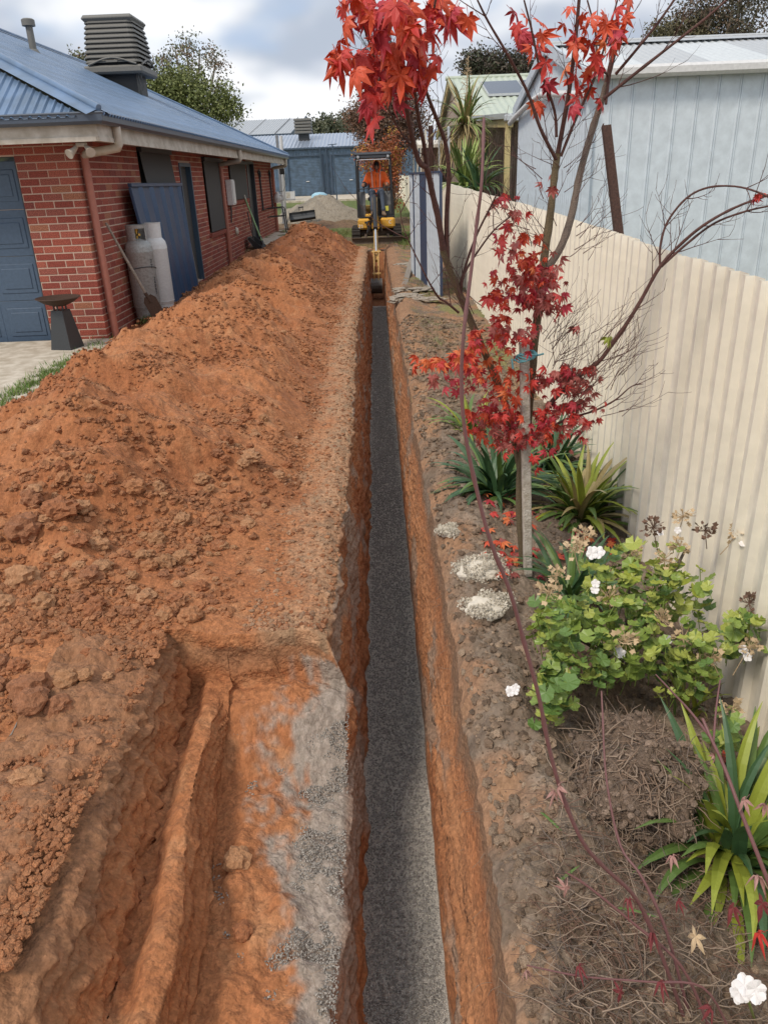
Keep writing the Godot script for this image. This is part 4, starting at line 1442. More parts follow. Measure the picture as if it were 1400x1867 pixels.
func gas_bottle(at: Vector3, m, label: String, valve: bool):
	var r = thing("gas_cylinder", label, "gas cylinder", at, "gas cylinders against the house")
	var xf = Transform3D(Basis.IDENTITY, at)
	var b = MB.new()
	b.lathe([Vector2(0.0, 0.06), Vector2(0.12, 0.06), Vector2(0.17, 0.11), Vector2(0.188, 0.17), Vector2(0.188, 0.9), Vector2(0.19, 0.905), Vector2(0.188, 0.91), Vector2(0.188, 0.94), Vector2(0.175, 1.0), Vector2(0.135, 1.05), Vector2(0.06, 1.075), Vector2(0.0, 1.08)], 32, xf)
	b.lathe([Vector2(0.189, 0.165), Vector2(0.192, 0.17), Vector2(0.189, 0.175)], 32, xf)
	part(r, "tank", b, m)
	var f = MB.new()
	f.lathe([Vector2(0.16, 0.0), Vector2(0.165, 0.0), Vector2(0.175, 0.13), Vector2(0.17, 0.13), Vector2(0.155, 0.0)], 28, xf)
	part(r, "foot_ring", f, m)
	# shroud with an opening towards the trench
	var s = MB.new()
	for k in 40:
		var a0 = TAU * k / 40; var a1 = TAU * (k + 1) / 40
		var mid = wrapf((a0 + a1) * 0.5 - 0.85, -PI, PI)
		var y0 = 1.05
		if valve and abs(mid) < 0.55: 
			y0 = 1.21
		var e0 = Vector3(cos(a0), 0, sin(a0)); var e1 = Vector3(cos(a1), 0, sin(a1))
		for rr in [0.135, 0.129]:
			s.quad(at + e0 * rr + Vector3(0, y0, 0), at + e0 * (rr + 0.004) + Vector3(0, 1.25, 0), at + e1 * (rr + 0.004) + Vector3(0, 1.25, 0), at + e1 * rr + Vector3(0, y0, 0))
	s.lathe([Vector2(0.13, 1.245), Vector2(0.145, 1.25), Vector2(0.145, 1.258), Vector2(0.13, 1.26)], 32, xf)
	part(r, "shroud", s, m)
	var v = MB.new()
	v.cyl(at + Vector3(0, 1.06, 0), at + Vector3(0, 1.17, 0), 0.022, 10)
	v.cyl(at + Vector3(-0.01, 1.13, -0.01), at + Vector3(0.06, 1.13, 0.07), 0.016, 10)
	v.lathe([Vector2(0.0, 1.17), Vector2(0.035, 1.17), Vector2(0.038, 1.2), Vector2(0.0, 1.205)], 10, xf)
	part(r, "valve", v, M.brass)
	if valve:
		var st = MB.new()
		var pts = []
		for k in 18:
			var a = lerp(-0.6, 2.4, k / 17.0)
			pts.append(at + Vector3(cos(a) * 0.192, 0.66 + 0.05 * sin(a * 1.0 + 0.6), sin(a) * 0.192))
		st.tube(pts, 0.007, 5)
		part(r, "strap", st, M.dark_steel)
		# stencilled characters up the side
		var txt = [["77", Vector2(0.78, 0.35), 0.07], ["24087", Vector2(0.55, 0.25), 0.055]]
		for t in txt:
			for k in t[0].length():
				var tm = TextMesh.new()
				tm.text = t[0][k]
				tm.font_size = 16
				tm.pixel_size = t[2] / 16.0
				tm.depth = 0.003
				var a = t[1].y + 0.12
				var o = MeshInstance3D.new()
				o.name = "stencil"
				o.mesh = tm
				o.material_override = M.dark_frame
				var e = Vector3(cos(a), 0, sin(a))
				o.transform = Transform3D(Basis(Vector3.UP, PI / 2 - a), e * 0.191 + Vector3(0, t[1].x - k * t[2] * 0.9, 0))
				r.add_child(o, true)

# ================================================================ FENCES, SHEDS AND NEIGHBOURS
func around_materials():
	mat("cream_steel", lin(0.93, 0.875, 0.755), 0.42, 0.05, T.faint, 2.4)
	mat("pale_blue", lin(0.58, 0.65, 0.72), 0.45, 0.05, T.faint, 2.0)
	mat("shed_blue", lin(0.68, 0.755, 0.82), 0.45, 0.05, T.faint, 2.6)
	mat("stripe_blue", lin(0.045, 0.065, 0.12), 0.45)
	mat("zinc", lin(0.60, 0.62, 0.63), 0.38, 0.4, T.faint, 0.9)
	mat("zinc_old", lin(0.26, 0.27, 0.29), 0.5, 0.3, T.faint, 0.9)
	mat("sheet_clear", lin(0.62, 0.66, 0.68), 0.3, 0.0, T.faint, 1.2)
	mat("rust", lin(0.085, 0.042, 0.03), 0.85, 0.1, T.grit, 0.3, T.h_grit, 0.3)
	mat("back_blue", lin(0.115, 0.18, 0.27), 0.45, 0.05, T.weather, 3.0)
	mat("back_trim", lin(0.055, 0.085, 0.13), 0.5)
	mat("roof_pale", lin(0.34, 0.40, 0.50), 0.3, 0.25, T.faint, 3.0)
	mat("roof_grey", lin(0.44, 0.47, 0.50), 0.35, 0.2, T.faint, 3.0)
	mat("roof_green", lin(0.52, 0.58, 0.48), 0.45, 0.05, T.faint, 2.0)
	mat("tan_wall", lin(0.46, 0.36, 0.29), 0.8, 0.0, T.grit, 1.0)
	mat("yellow_trim", lin(0.60, 0.49, 0.24), 0.6, 0.0, T.faint, 0.8)
	mat("solar", lin(0.03, 0.035, 0.05), 0.18, 0.2)
	mat("gravel_heap", lin(0.62, 0.54, 0.43), 0.95, 0.0, T.speck, 0.8, T.h_fine, 2.0)
	mat("slab_stone", lin(0.46, 0.40, 0.33), 0.9, 0.0, T.grit, 0.5, T.h_grit, 0.8)
	mat("stake_wood", lin(0.56, 0.52, 0.46), 0.85, 0.0, T.weather, 0.35, T.h_grit, 0.4)

# ribbed sheet standing on a line from a to b; profile list of (along, out)
func ribbed_wall(a: Vector3, b: Vector3, top_a: float, top_b: float, pitch: float, rib: Array, out: Vector3, ends := 0.0) -> MB:
	var mb = MB.new()
	var l = Vector2(b.x - a.x, b.z - a.z).length()
	var pts = []
	var s = 0.0
	while s < l - 0.001:
		for q in rib:
			var u = s + q.x * pitch
			if u < l: pts.append(Vector2(u, q.y))
		s += pitch
	pts.append(Vector2(l, rib[0].y))
	for i in pts.size() - 1:
		var t0 = pts[i].x / l; var t1 = pts[i + 1].x / l
		var p0 = a.lerp(b, t0) + out * pts[i].y
		var p1 = a.lerp(b, t1) + out * pts[i + 1].y
		var q0 = Vector3(p0.x, lerp(top_a, top_b, t0), p0.z)
		var q1 = Vector3(p1.x, lerp(top_a, top_b, t1), p1.z)
		var m = (p1 - p0).cross(q0 - p0)
		if m.dot(out) > 0: mb.quad(p0, p1, q1, q0)
		else: mb.quad(p1, p0, q0, q1)
	return mb

func build_fence():
	var root = thing("steel_fence", "long cream ribbed steel fence beside the garden bed", "fence", Vector3(FENCE_X, -0.2, -3.0))
	var rib = [Vector2(0.0, 0.0), Vector2(0.64, 0.0), Vector2(0.72, 0.030), Vector2(0.92, 0.030)]
	var z = 1.2
	var k = 0
	while z > -56.0:
		var w = 0.775 if z > -18.0 else 2.33
		var z1 = z - w
		var ta = ramp(-z, FENCE_TOP); var tb = ramp(-z1, FENCE_TOP)
		var lean = 0.012 * (k % 3 - 1)
		var mb = ribbed_wall(Vector3(FENCE_X, ramp(-z, FENCE_BASE) - 0.25, z), Vector3(FENCE_X, ramp(-z1, FENCE_BASE) - 0.25, z1 - 0.01), ta + 0.003 * (k % 2), tb + 0.003 * (k % 2), 0.129, rib, Vector3(-1, 0, 0))
		for i in mb.v.size(): mb.v[i].x += lean * 0.3 + 0.011 * (k % 2)
		part(root, "sheet", mb, M.cream_steel)
		z = z1
		k += 1
	# rails on the neighbour's side and posts
	for y in [0.25, 1.0]:
		var r = MB.new()
		r.bar(Vector3(FENCE_X + 0.05, ramp(0, FENCE_BASE) + y, 1.2), Vector3(FENCE_X + 0.05, ramp(40, FENCE_BASE) + y, -40.0), 0.04, 0.06)
		part(root, "rail", r, M.cream_steel)
	for i in 8:
		var pz = 0.4 - i * 2.35
		var p = MB.new()
		p.box(Vector3(FENCE_X + 0.1, ramp(-pz, FENCE_TOP) * 0.5 - 0.15, pz), Vector3(0.05, ramp(-pz, FENCE_TOP) + 0.2, 0.05))
		part(root, "post", p, M.cream_steel)
	# loose screen of pale blue sheets with navy stripes
	var a = Vector3(0.885, 0.0, -11.98); var b = Vector3(0.56, 0.02, -14.79)
	root = thing("screen_panel", "pale blue steel screen with two navy stripes standing by the trench", "screen", Vector3(0.7, 0.03, -13.4))
	var out = (b - a).cross(Vector3.UP).normalized()
	if out.x > 0: out = -out
	# widths measured along the panel from its near end
	var bands = [[0.0, 0.40, "pale_blue"], [0.40, 0.60, "stripe_blue"], [0.60, 0.80, "pale_blue"], [0.80, 0.88, "stripe_blue"], [0.88, 1.0, "pale_blue"]]
	var rb = [Vector2(0.0, 0.0), Vector2(0.55, 0.0), Vector2(0.65, 0.025), Vector2(0.9, 0.025)]
	for q in bands:
		var p0 = a.lerp(b, q[0]); var p1 = a.lerp(b, q[1])
		p0.y = -0.2; p1.y = -0.2
		part(root, "sheet", ribbed_wall(p0, p1, 1.77, 1.77, 0.15, rb, out), M[q[2]])
	var cap = MB.new()
	cap.bar(a + Vector3(0, 1.775, 0), b + Vector3(0, 1.75, 0), 0.06, 0.03)
	cap.bar(a + Vector3(0.01, -0.2, 0.02), a + Vector3(0.01, 1.77, 0.02), 0.04, 0.05)
	part(root, "frame", cap, M.stripe_blue)
	# galvanised posts
	for q in [[on_z(822, 540, -15.3), 2.48, "thin galvanised pipe post in front of the cream fence"], [Vector3(1.62, 0.1, -19.5), 2.6, "galvanised pipe post behind the fence, the one beside the cabbage tree"], [Vector3(1.5, 0.1, -20.5), 2.55, "galvanised pipe post behind the fence, the one beside the dark timber post"]]:
		var p: Vector3 = q[0]
		p.y = 0.0
		if q[1] == 2.48: p = Vector3(1.29, 0.0, -15.3)
		var t = thing("pipe_post", q[2], "post", p, "galvanised posts by the fence")
		var m = MB.new()
		m.cyl(p + Vector3(0, -0.1, 0), p + Vector3(0, q[1], 0), 0.024, 10)
		part(t, "pipe", m, M.zinc)
		var m2 = MB.new()
		m2.lathe([Vector2(0.027, 0), Vector2(0.027, 0.03), Vector2(0.0, 0.045)], 10, Transform3D(Basis.IDENTITY, p + Vector3(0, q[1], 0)))
		part(t, "cap", m2, M.zinc)
	# rusty steel post leaning behind the fence
	var rp = thing("rusty_post", "rusty brown steel post leaning behind the cream fence", "post", Vector3(1.5, 0.0, -5.0))
	var m3 = MB.new()
	var b0 = on_x(1134, 470, 1.47); var t0 = on_x(1106, 228, 1.5)
	t0.z = b0.z - 0.35
	t0 = on_z(1106, 228, t0.z)
	var dirp = (t0 - b0).normalized()
	m3.bar(b0 - dirp * 1.3, t0, 0.05, 0.006, 0.0, Vector3(0, 0, 1))
	m3.bar(b0 - dirp * 1.3 + Vector3(-0.022, 0, -0.02), t0 + Vector3(-0.022, 0, -0.02), 0.006, 0.045, 0.0, Vector3(0, 0, 1))
	part(rp, "angle_iron", m3, M.rust)
	# tall cream boards further along
	var tb_ = thing("board_fence", "tall weathered cream boards rising above the far end of the fence", "fence", Vector3(1.5, 0.3, -31.0))
	for i in 5:
		var u = i / 4.0
		var p = Vector3(1.42 + 0.10 * i, 0.2, -33.5 + i * 1.0)
		var h = 2.55 + 0.45 * u
		var mb = MB.new()
		mb.bar(p, p + Vector3(0.015 * (i % 2), h + 0.12 * (i % 2), 0), 0.02, 0.95, 0.0, Vector3(0, 0, 1))
		part(tb_, "board", mb, M.cream_steel)
	var dp = thing("timber_post", "dark brown timber post above the striped screen", "post", Vector3(1.35, 0.2, -24.0))
	var m4 = MB.new()
	m4.box(Vector3(1.52, 1.5, -24.0), Vector3(0.14, 3.0, 0.14), Basis.IDENTITY, 0.02)
	part(dp, "trunk", m4, M.rust)

func build_blue_shed():
	var at = Vector3(2.0, 0.0, -8.0)
	var root = thing("garden_shed", "pale blue ribbed steel shed with a gable roof behind the cream fence", "shed", at)
	var rib = [Vector2(0.0, 0.0), Vector2(0.80, 0.0), Vector2(0.84, 0.012), Vector2(0.88, 0.012), Vector2(0.91, 0.002), Vector2(0.93, 0.012), Vector2(0.97, 0.012)]
	part(root, "front_wall", ribbed_wall(Vector3(2.0, -0.2, -8.0), Vector3(8.2, -0.2, -8.0), 2.5, 2.5, 0.2, rib, Vector3(0, 0, 1)), M.shed_blue)
	# gable end facing the garden: fine ribs, in two halves
	var fine = [Vector2(0.0, 0.0), Vector2(0.5, 0.0), Vector2(0.62, 0.014), Vector2(0.88, 0.014)]
	part(root, "gable_wall", ribbed_wall(Vector3(2.0, -0.2, -10.0), Vector3(2.0, -0.2, -8.0), 2.98, 2.5, 0.10, fine, Vector3(-1, 0, 0)), M.pale_blue)
	part(root, "gable_wall", ribbed_wall(Vector3(2.0, -0.2, -12.0), Vector3(2.0, -0.2, -10.0), 2.5, 2.98, 0.10, fine, Vector3(-1, 0, 0)), M.pale_blue)
	var bw = MB.new()
	bw.quad(Vector3(8.2, -0.2, -12), Vector3(2, -0.2, -12), Vector3(2, 2.5, -12), Vector3(8.2, 2.5, -12))
	bw.quad(Vector3(8.2, -0.2, -8), Vector3(8.2, -0.2, -12), Vector3(8.2, 2.5, -12), Vector3(8.2, 2.5, -8))
	part(root, "rear_wall", bw, M.shed_blue)
	var cn = MB.new()
	cn.box(Vector3(1.995, 1.15, -7.985), Vector3(0.075, 2.7, 0.06), Basis.IDENTITY, 0.006)
	part(root, "corner_flashing", cn, M.pale_blue)
	# roof: corrugated sheets side by side, clear and steel
	var kinds = ["sheet_clear", "zinc", "sheet_clear", "zinc", "sheet_clear", "zinc_old", "zinc_old", "zinc_old", "sheet_clear", "sheet_clear"]
	for i in 10:
		for s in [0, 1]:
			var mb = MB.new()
			var x = 1.93 + i * 0.64
			var prev = []
			for q in 34:
				var xx = x + q * 0.64 / 33.0
				var lift = 0.009 * sin(TAU * q / 4.0 + 0.3) + 0.002 * (i % 2)
				var e = Vector3(xx, 2.525 + lift, -7.93) if s == 0 else Vector3(xx, 2.525 + lift, -12.07)
				var t = Vector3(xx, 3.02 + lift, -10.0)
				if prev.size() > 0:
					if s == 0: mb.quad(prev[0], e, t, prev[1])
					else: mb.quad(e, prev[0], prev[1], t)
				prev = [e, t]
			part(root, "roof_sheet", mb, M[kinds[i]])
	var rc = MB.new()
	for s in [-1, 1]:
		rc.quad(Vector3(1.9, 3.055, -10.0), Vector3(8.4, 3.055, -10.0), Vector3(8.4, 3.01, -10.0 + 0.16 * s), Vector3(1.9, 3.01, -10.0 + 0.16 * s))
	rc.cyl(Vector3(1.9, 3.055, -10), Vector3(8.4, 3.055, -10), 0.018, 8)
	part(root, "ridge_cap", rc, M.zinc)
	var gt = MB.new()
	gt.box(Vector3(5.15, 2.535, -7.90), Vector3(6.5, 0.10, 0.11), Basis.IDENTITY, 0.025)
	part(root, "gutter", gt, M.white_paint)
	var ba = MB.new()
	for s in [-1, 1]:
		ba.bar(Vector3(1.94, 2.50, -10.0 + 2.09 * s), Vector3(1.94, 3.02, -10.0), 0.03, 0.13, 0.004)
	part(root, "bargeboard", ba, M.pale_blue)
	var wp = MB.new()
	wp.tube([Vector3(1.93, 2.38, -12.35), Vector3(1.93, 2.43, -11.9), Vector3(1.93, 2.53, -10.7), Vector3(1.93, 2.55, -10.1), Vector3(1.93, 2.50, -9.4), Vector3(1.93, 2.40, -8.3), Vector3(1.95, 2.36, -7.95), Vector3(1.95, 2.37, -7.85)], 0.035, 10)
	part(root, "drain_pipe", wp, M.white_paint)

func build_back_sheds():
	# ---- blue shed with two roller doors
	var gz = gl(-55.0)
	var at = Vector3(-4.0, gz, -55.0)
	var root = thing("roller_shed", "long blue steel shed with two roller doors behind the gravel heap", "shed", at)
	var rib = [Vector2(0.0, 0.0), Vector2(0.6, 0.0), Vector2(0.7, 0.03), Vector2(0.9, 0.03)]
	var doors = [[-5.95, -3.62], [-3.08, -0.75], [-9.6, -7.3]]
	var cuts = [-12.0, -9.6, -7.3, -5.95, -3.62, -3.08, -0.75, 6.0]
	for i in cuts.size() - 1:
		var is_door = i in [1, 3, 5]
		var lo = 3.12 if is_door else gz - 0.2
		part(root, "wall", ribbed_wall(Vector3(cuts[i], lo, -55.0), Vector3(cuts[i + 1], lo, -55.0), 3.52, 3.52, 0.2, rib, Vector3(0, 0, 1)), M.back_blue)
	for d in doors:
		var c = (d[0] + d[1]) * 0.5
		var fr = MB.new()
		for s in [-1, 1]:
			fr.box(Vector3(c + s * 1.165, (gz + 3.15) * 0.5, -54.95), Vector3(0.09, 3.15 - gz, 0.1))
		fr.box(Vector3(c, 3.14, -54.95), Vector3(2.42, 0.08, 0.09))
		var dr = part(root, "roller_door", fr, M.back_trim)
		for k in 26:
			var sl = MB.new()
			var y = gz + (3.1 - gz) * (k + 0.5) / 26.0
			sl.box(Vector3(c, y, -55.02), Vector3(2.24, (3.1 - gz) / 26.0 - 0.006, 0.03), Basis.IDENTITY, 0.012)
			part(dr, "slat", sl, M.back_blue)
		var hd = MB.new()
		hd.box(Vector3(c + 0.1, gz + 0.95, -54.98), Vector3(0.22, 0.05, 0.05), Basis.IDENTITY, 0.015)
		part(dr, "handle", hd, M.white_paint)
	var gt = MB.new()
	gt.box(Vector3(-3.0, 3.56, -54.9), Vector3(18.2, 0.12, 0.14), Basis.IDENTITY, 0.03)
	part(root, "gutter", gt, M.back_trim)
	var rf = MB.new()
	var x = -12.1
	var prev = []
	var i2 = 0
	while x < 6.2:
		var lift = [0.0, 0.0, 0.03, 0.03][i2 % 4]
		var e = Vector3(x, 3.6 + lift, -54.85); var t = Vector3(x, 4.6 + lift, -59.5)
		if prev.size() > 0: rf.quad(prev[0], e, t, prev[1])
		prev = [e, t]
		x += 0.06
		i2 += 1
	part(root, "roof", rf, M.roof_pale)
	var bk = MB.new()
	bk.box(Vector3(-3.0, 2.3, -59.4), Vector3(18.0, 4.4, 0.1))
	part(root, "rear_wall", bk, M.back_blue)
	var dp = MB.new()
	dp.cyl(Vector3(-3.35, gz, -54.85), Vector3(-3.35, 3.5, -54.85), 0.05, 8)
	dp.tube([Vector3(-3.75, 3.5, -54.8), Vector3(-3.72, 3.2, -54.75), Vector3(-3.72, gz + 0.9, -54.8), Vector3(-3.7, gz, -54.8)], 0.05, 8)
	part(root, "downpipe", dp, M.back_trim)
	# ---- cooler boxes on the shed roof
	for q in [[Vector3(-4.95, 4.2, -57.5), Vector3(1.15, 0.95, 1.1), "tan louvred cooler standing on the long blue shed's roof"], [Vector3(-1.2, 4.4, -58.5), Vector3(0.6, 0.35, 0.6), "small dark roof vent on the long blue shed"]]:
		var t = thing("roof_cooler", q[2], "cooler", q[0])
		var mb = MB.new()
		mb.box(q[0] + Vector3(0, 0.1, 0), Vector3(q[1].x * 0.6, 0.5, q[1].z * 0.6))
		part(t, "duct", mb, M.cooler_dark)
		for k in 5:
			var l = MB.new()
			l.box(q[0] + Vector3(0, 0.32 + q[1].y * (k + 0.5) / 5.0, 0), Vector3(q[1].x, q[1].y / 5.0 - 0.04, q[1].z), Basis.IDENTITY, 0.03)
			part(t, "louvre", l, M.cooler_grey)
	# ---- house beyond the brick house: pale roof and gable
	at = Vector3(-9.0, gl(-60.0), -65.0)
	root = thing("grey_roofed_house", "grey metal roofed building rising behind the brick house", "house", at)
	var r2 = MB.new()
	x = -18.0
	prev = []
	i2 = 0
	while x < -5.9:
		var lift = [0.0, 0.0, 0.03, 0.03][i2 % 4]
		var e = Vector3(x - 0.5, 4.92 + lift, -64.0); var t = Vector3(x + 0.3, 6.2 + lift, -68.5)
		if prev.size() > 0: r2.quad(prev[0], e, t, prev[1])
		prev = [e, t]
		x += 0.05
		i2 += 1
	part(root, "roof", r2, M.roof_grey)
	for k in 5:
		var sm = MB.new()
		var xx = -7.2 - k * 1.95
		sm.bar(Vector3(xx - 0.5, 4.98, -64.0), Vector3(xx + 0.3, 6.26, -68.5), 0.05, 0.03)
		part(root, "roof_seam", sm, M.zinc_old)
	var g2 = MB.new()
	g2.box(Vector3(-12.2, 4.86, -63.95), Vector3(11.6, 0.16, 0.16))
	g2.bar(Vector3(-6.38, 4.88, -63.9), Vector3(-5.58, 6.24, -68.5), 0.05, 0.28)
	part(root, "gutter", g2, M.back_trim)
	var w2 = MB.new()
	w2.box(Vector3(-12.2, 2.6, -64.4), Vector3(11.4, 4.5, 0.2))
	w2.prism([Vector2(64.3, 0.3), Vector2(73, 0.3), Vector2(73, 4.9), Vector2(68.5, 6.1), Vector2(64.3, 4.85)], 0.15, Transform3D(Basis(Vector3(0, 0, -1), Vector3.UP, Vector3(1, 0, 0)), Vector3(-6.5, 0, 0)))
	part(root, "wall", w2, M.back_blue)
	# ---- posts by the end of the brick house
	var po = thing("vent_pipe", "tall white pipe standing at the far end of the brick house", "pipe", Vector3(-3.35, 0.15, -29.4))
	var m = MB.new()
	m.cyl(Vector3(-3.42, 0.1, -29.4), Vector3(-3.36, 2.0, -29.4), 0.055, 12)
	part(po, "lower_pipe", m, M.zinc)
	m = MB.new()
	m.cyl(Vector3(-3.36, 1.95, -29.4), Vector3(-3.33, 3.15, -29.4), 0.06, 12)
	part(po, "upper_pipe", m, M.white_paint)
	po = thing("steel_column", "dark steel column behind the white pipe at the house end", "column", Vector3(-3.9, 0.2, -32.0))
	m = MB.new()
	m.box(Vector3(-3.78, 1.75, -32.0), Vector3(0.1, 3.1, 0.1), Basis.IDENTITY, 0.008)
	m.box(Vector3(-3.78, 0.2, -32.0), Vector3(0.24, 0.02, 0.24))
	part(po, "shaft", m, M.zinc_old)
	# slim clothesline posts before the doors
	for q in [[-3.05, 3.25], [-2.35, 3.4]]:
		var p = Vector3(q[0], gl(-46.0), -46.0)
		var t = thing("clothesline_post", "slim dark post with a cross arm before the " + ("gap between the two roller doors" if q[0] < -3.0 else "right hand roller door's edge"), "post", p, "slim posts before the roller doors")
		var mb = MB.new()
		mb.cyl(p, Vector3(p.x - 0.1, q[1], p.z), 0.035, 8)
		part(t, "pole", mb, M.back_trim)
		var m2 = MB.new()
		m2.bar(Vector3(p.x - 0.35, q[1], p.z), Vector3(p.x + 0.15, q[1] + 0.03, p.z), 0.04, 0.04)
		part(t, "crossarm", m2, M.back_trim)
	# concrete apron, bin and a blue tub
	var ap = MB.new()
	ap.box(Vector3(-4.0, gl(-51.0) + 0.02, -51.5), Vector3(15.0, 0.16, 6.6), Basis(Vector3.RIGHT, 0.018))
	structure("concrete_apron", ap, M.concrete, "pale concrete apron before the blue roller doors")
	var bp = Vector3(-5.35, gl(-49.0) + 0.12, -49.3)
	var bn = thing("white_crate", "white plastic crate standing before the blue roller door", "crate", bp)
	var bm = MB.new()
	bm.box(bp + Vector3(0, 0.03, 0), Vector3(0.6, 0.05, 0.4))
	for s in [-1, 1]:
		bm.box(bp + Vector3(s * 0.28, 0.25, 0), Vector3(0.05, 0.48, 0.4))
		bm.box(bp + Vector3(0, 0.25, s * 0.18), Vector3(0.51, 0.44, 0.04))
	part(bn, "box", bm, M.white_paint)
	bm = MB.new()
	bm.box(bp + Vector3(-0.06, 0.27, 0.205), Vector3(0.24, 0.32, 0.01))
	part(bn, "label_plate", bm, M.cream_trim)
	# concrete path by the brick house and its gravel strip
	var pa = MB.new()
	pa.prism([Vector2(-3.62, 22.2), Vector2(-2.85, 22.2), Vector2(-2.35, 25.0), Vector2(-2.6, 28.5), Vector2(-3.62, 28.5)], 0.1, Transform3D(Basis(Vector3.RIGHT, PI / 2) * Basis(Vector3(0, 0, 1), 0), Vector3(0, 0.08, 0)) * Transform3D(Basis.from_scale(Vector3(1, -1, 1)), Vector3.ZERO))
	structure("path", pa, M.concrete, "pale concrete path at the far end of the brick house")
	var dv = MB.new()
	dv.box(Vector3(-8.95, -0.13, -3.98), Vector3(11.0, 0.16, 12.0), Basis.IDENTITY, 0.01)
	structure("driveway", dv, M.concrete, "pale concrete driveway before the garage door")

func gravel_and_stones():
	# ---- heap of gravel, with the digger's wide bucket lying against it
	var at = Vector3(-2.55, gl(-33.0), -33.2)
	var root = thing("gravel_heap", "pale grey gravel heap in front of the blue roller doors", "gravel heap", at)
	var n = 70
	var pos = PackedVector3Array()
	var col = PackedColorArray()
	for j in n:
		for i in n:
			var u = i / (n - 1.0) * 2.0 - 1.0
			var v = j / (n - 1.0) * 2.0 - 1.0
			var x = u * 2.3; var z = -v * 2.0
			var r = sqrt(pow((x - 0.25) / 2.1, 2.0) + pow(z / 1.8, 2.0))
			var h = 1.12 * pow(max(0.0, 1.0 - r), 0.82) * (1.0 + 0.25 * nA.get_noise_2d(x * 0.9, z * 0.9)) + 0.5 * max(0.0, 1.0 - Vector2((x + 1.2) / 1.1, z / 1.1).length()) * 0.4
			h += 0.03 * nR.get_noise_2d(x * 3.0, z * 3.0)
			pos.push_back(Vector3(x, h - 0.12, z))
			col.push_back(Color.WHITE)
	part(root, "gravel", grid_mesh(pos, col, n, n, false), M.gravel_heap)
	var xfs = []
	var cols = []
	for q in 2500:
		var x = rng.randf_range(-2.0, 2.1); var z = rng.randf_range(-0.2, 1.9)
		var r = sqrt(pow((x - 0.25) / 2.1, 2.0) + pow(z / 1.8, 2.0))
		if r > 1.0: continue
		var h = 1.12 * pow(max(0.0, 1.0 - r), 0.82) * (1.0 + 0.25 * nA.get_noise_2d(x * 0.9, z * 0.9)) - 0.12
		var s = rng.randf_range(0.01, 0.03)
		xfs.append(Transform3D(Basis.from_euler(Vector3(rng.randf() * 6, rng.randf() * 6, 0)).scaled(Vector3.ONE * s), Vector3(x, h, z)))
		var g = rng.randf_range(0.4, 0.7)
		cols.append(Color(g, g * 0.88, g * 0.72))
	copies(root, "stones", clod_mesh(61, 0), M.clod, xfs, cols)
	var bt = Vector3(-2.95, gl(-31.0) + 0.22, -31.2)
	var b = thing("mud_bucket", "wide grey steel excavator bucket lying at the foot of the gravel heap", "bucket", bt)
	var xf = Transform3D(Basis(Vector3.UP, 0.08) * Basis(Vector3.BACK, 0.09), bt)
	var sh = MB.new()
	var arc = []
	for k in 9:
		var a = lerp(PI * 0.95, PI * 1.75, k / 8.0)
		arc.append(Vector2(cos(a) * 0.28, sin(a) * 0.28 + 0.2))
	for k in 8:
		for s in [0.0, 0.012]:
			var p0 = Vector3(0, arc[k].y + s, arc[k].x); var p1 = Vector3(0, arc[k + 1].y + s, arc[k + 1].x)
			sh.quad(xf * (p0 + Vector3(-0.48, 0, 0)), xf * (p0 + Vector3(0.48, 0, 0)), xf * (p1 + Vector3(0.48, 0, 0)), xf * (p1 + Vector3(-0.48, 0, 0)))
	part(b, "shell", sh, M.dark_steel)
	for s in [-1, 1]:
		var ck = MB.new()
		var poly = []
		for p in arc: poly.append(Vector2(-p.x, p.y))
		poly.append(Vector2(-0.24, 0.26)); poly.append(Vector2(0.2, 0.34))
		ck.prism(poly, 0.014, xf * Transform3D(Basis(Vector3.UP, PI / 2), Vector3(0.487 * s, 0, 0)))
		part(b, "cheek", ck, M.dark_steel)
	var lg = MB.new()
	for s in [-1, 1]:
		lg.box(xf * Vector3(0.07 * s - 0.02, 0.36, -0.22), Vector3(0.02, 0.16, 0.16), xf.basis, 0.004)
	lg.cyl(xf * Vector3(-0.11, 0.4, -0.22), xf * Vector3(0.08, 0.4, -0.22), 0.022, 10)
	part(b, "lug", lg, M.dark_steel)
	# blue tub behind the crest of the heap
	var tp = Vector3(-2.62, gl(-36.0) - 0.02, -36.2)
	var tub = thing("blue_tub", "pale blue plastic tub peeping over the gravel heap", "tub", tp)
	var tm = MB.new()
	tm.lathe([Vector2(0.0, 0.0), Vector2(0.3, 0.0), Vector2(0.38, 0.72), Vector2(0.34, 0.9), Vector2(0.2, 0.98), Vector2(0.0, 1.0)], 18, Transform3D(Basis.IDENTITY, tp))
	part(tub, "body", tm, mat("tub_blue", lin(0.32, 0.55, 0.68), 0.4))
	tm = MB.new()
	tm.lathe([Vector2(0.37, 0.68), Vector2(0.41, 0.7), Vector2(0.41, 0.74), Vector2(0.37, 0.76)], 18, Transform3D(Basis.IDENTITY, tp))
	part(tub, "rim", tm, M.tub_blue)
	# ---- broken paving stones beside the trench
	var labels = ["flat pale slab lying beside the trench near the striped screen", "broken concrete lump with clay on it beside the trench", "long thin stone slab lying before the striped screen", "rounded grey stone at the trench edge by the slabs", "tilted stone slab behind the other slabs by the screen", "pale flat stone in the dirt beyond the slabs"]
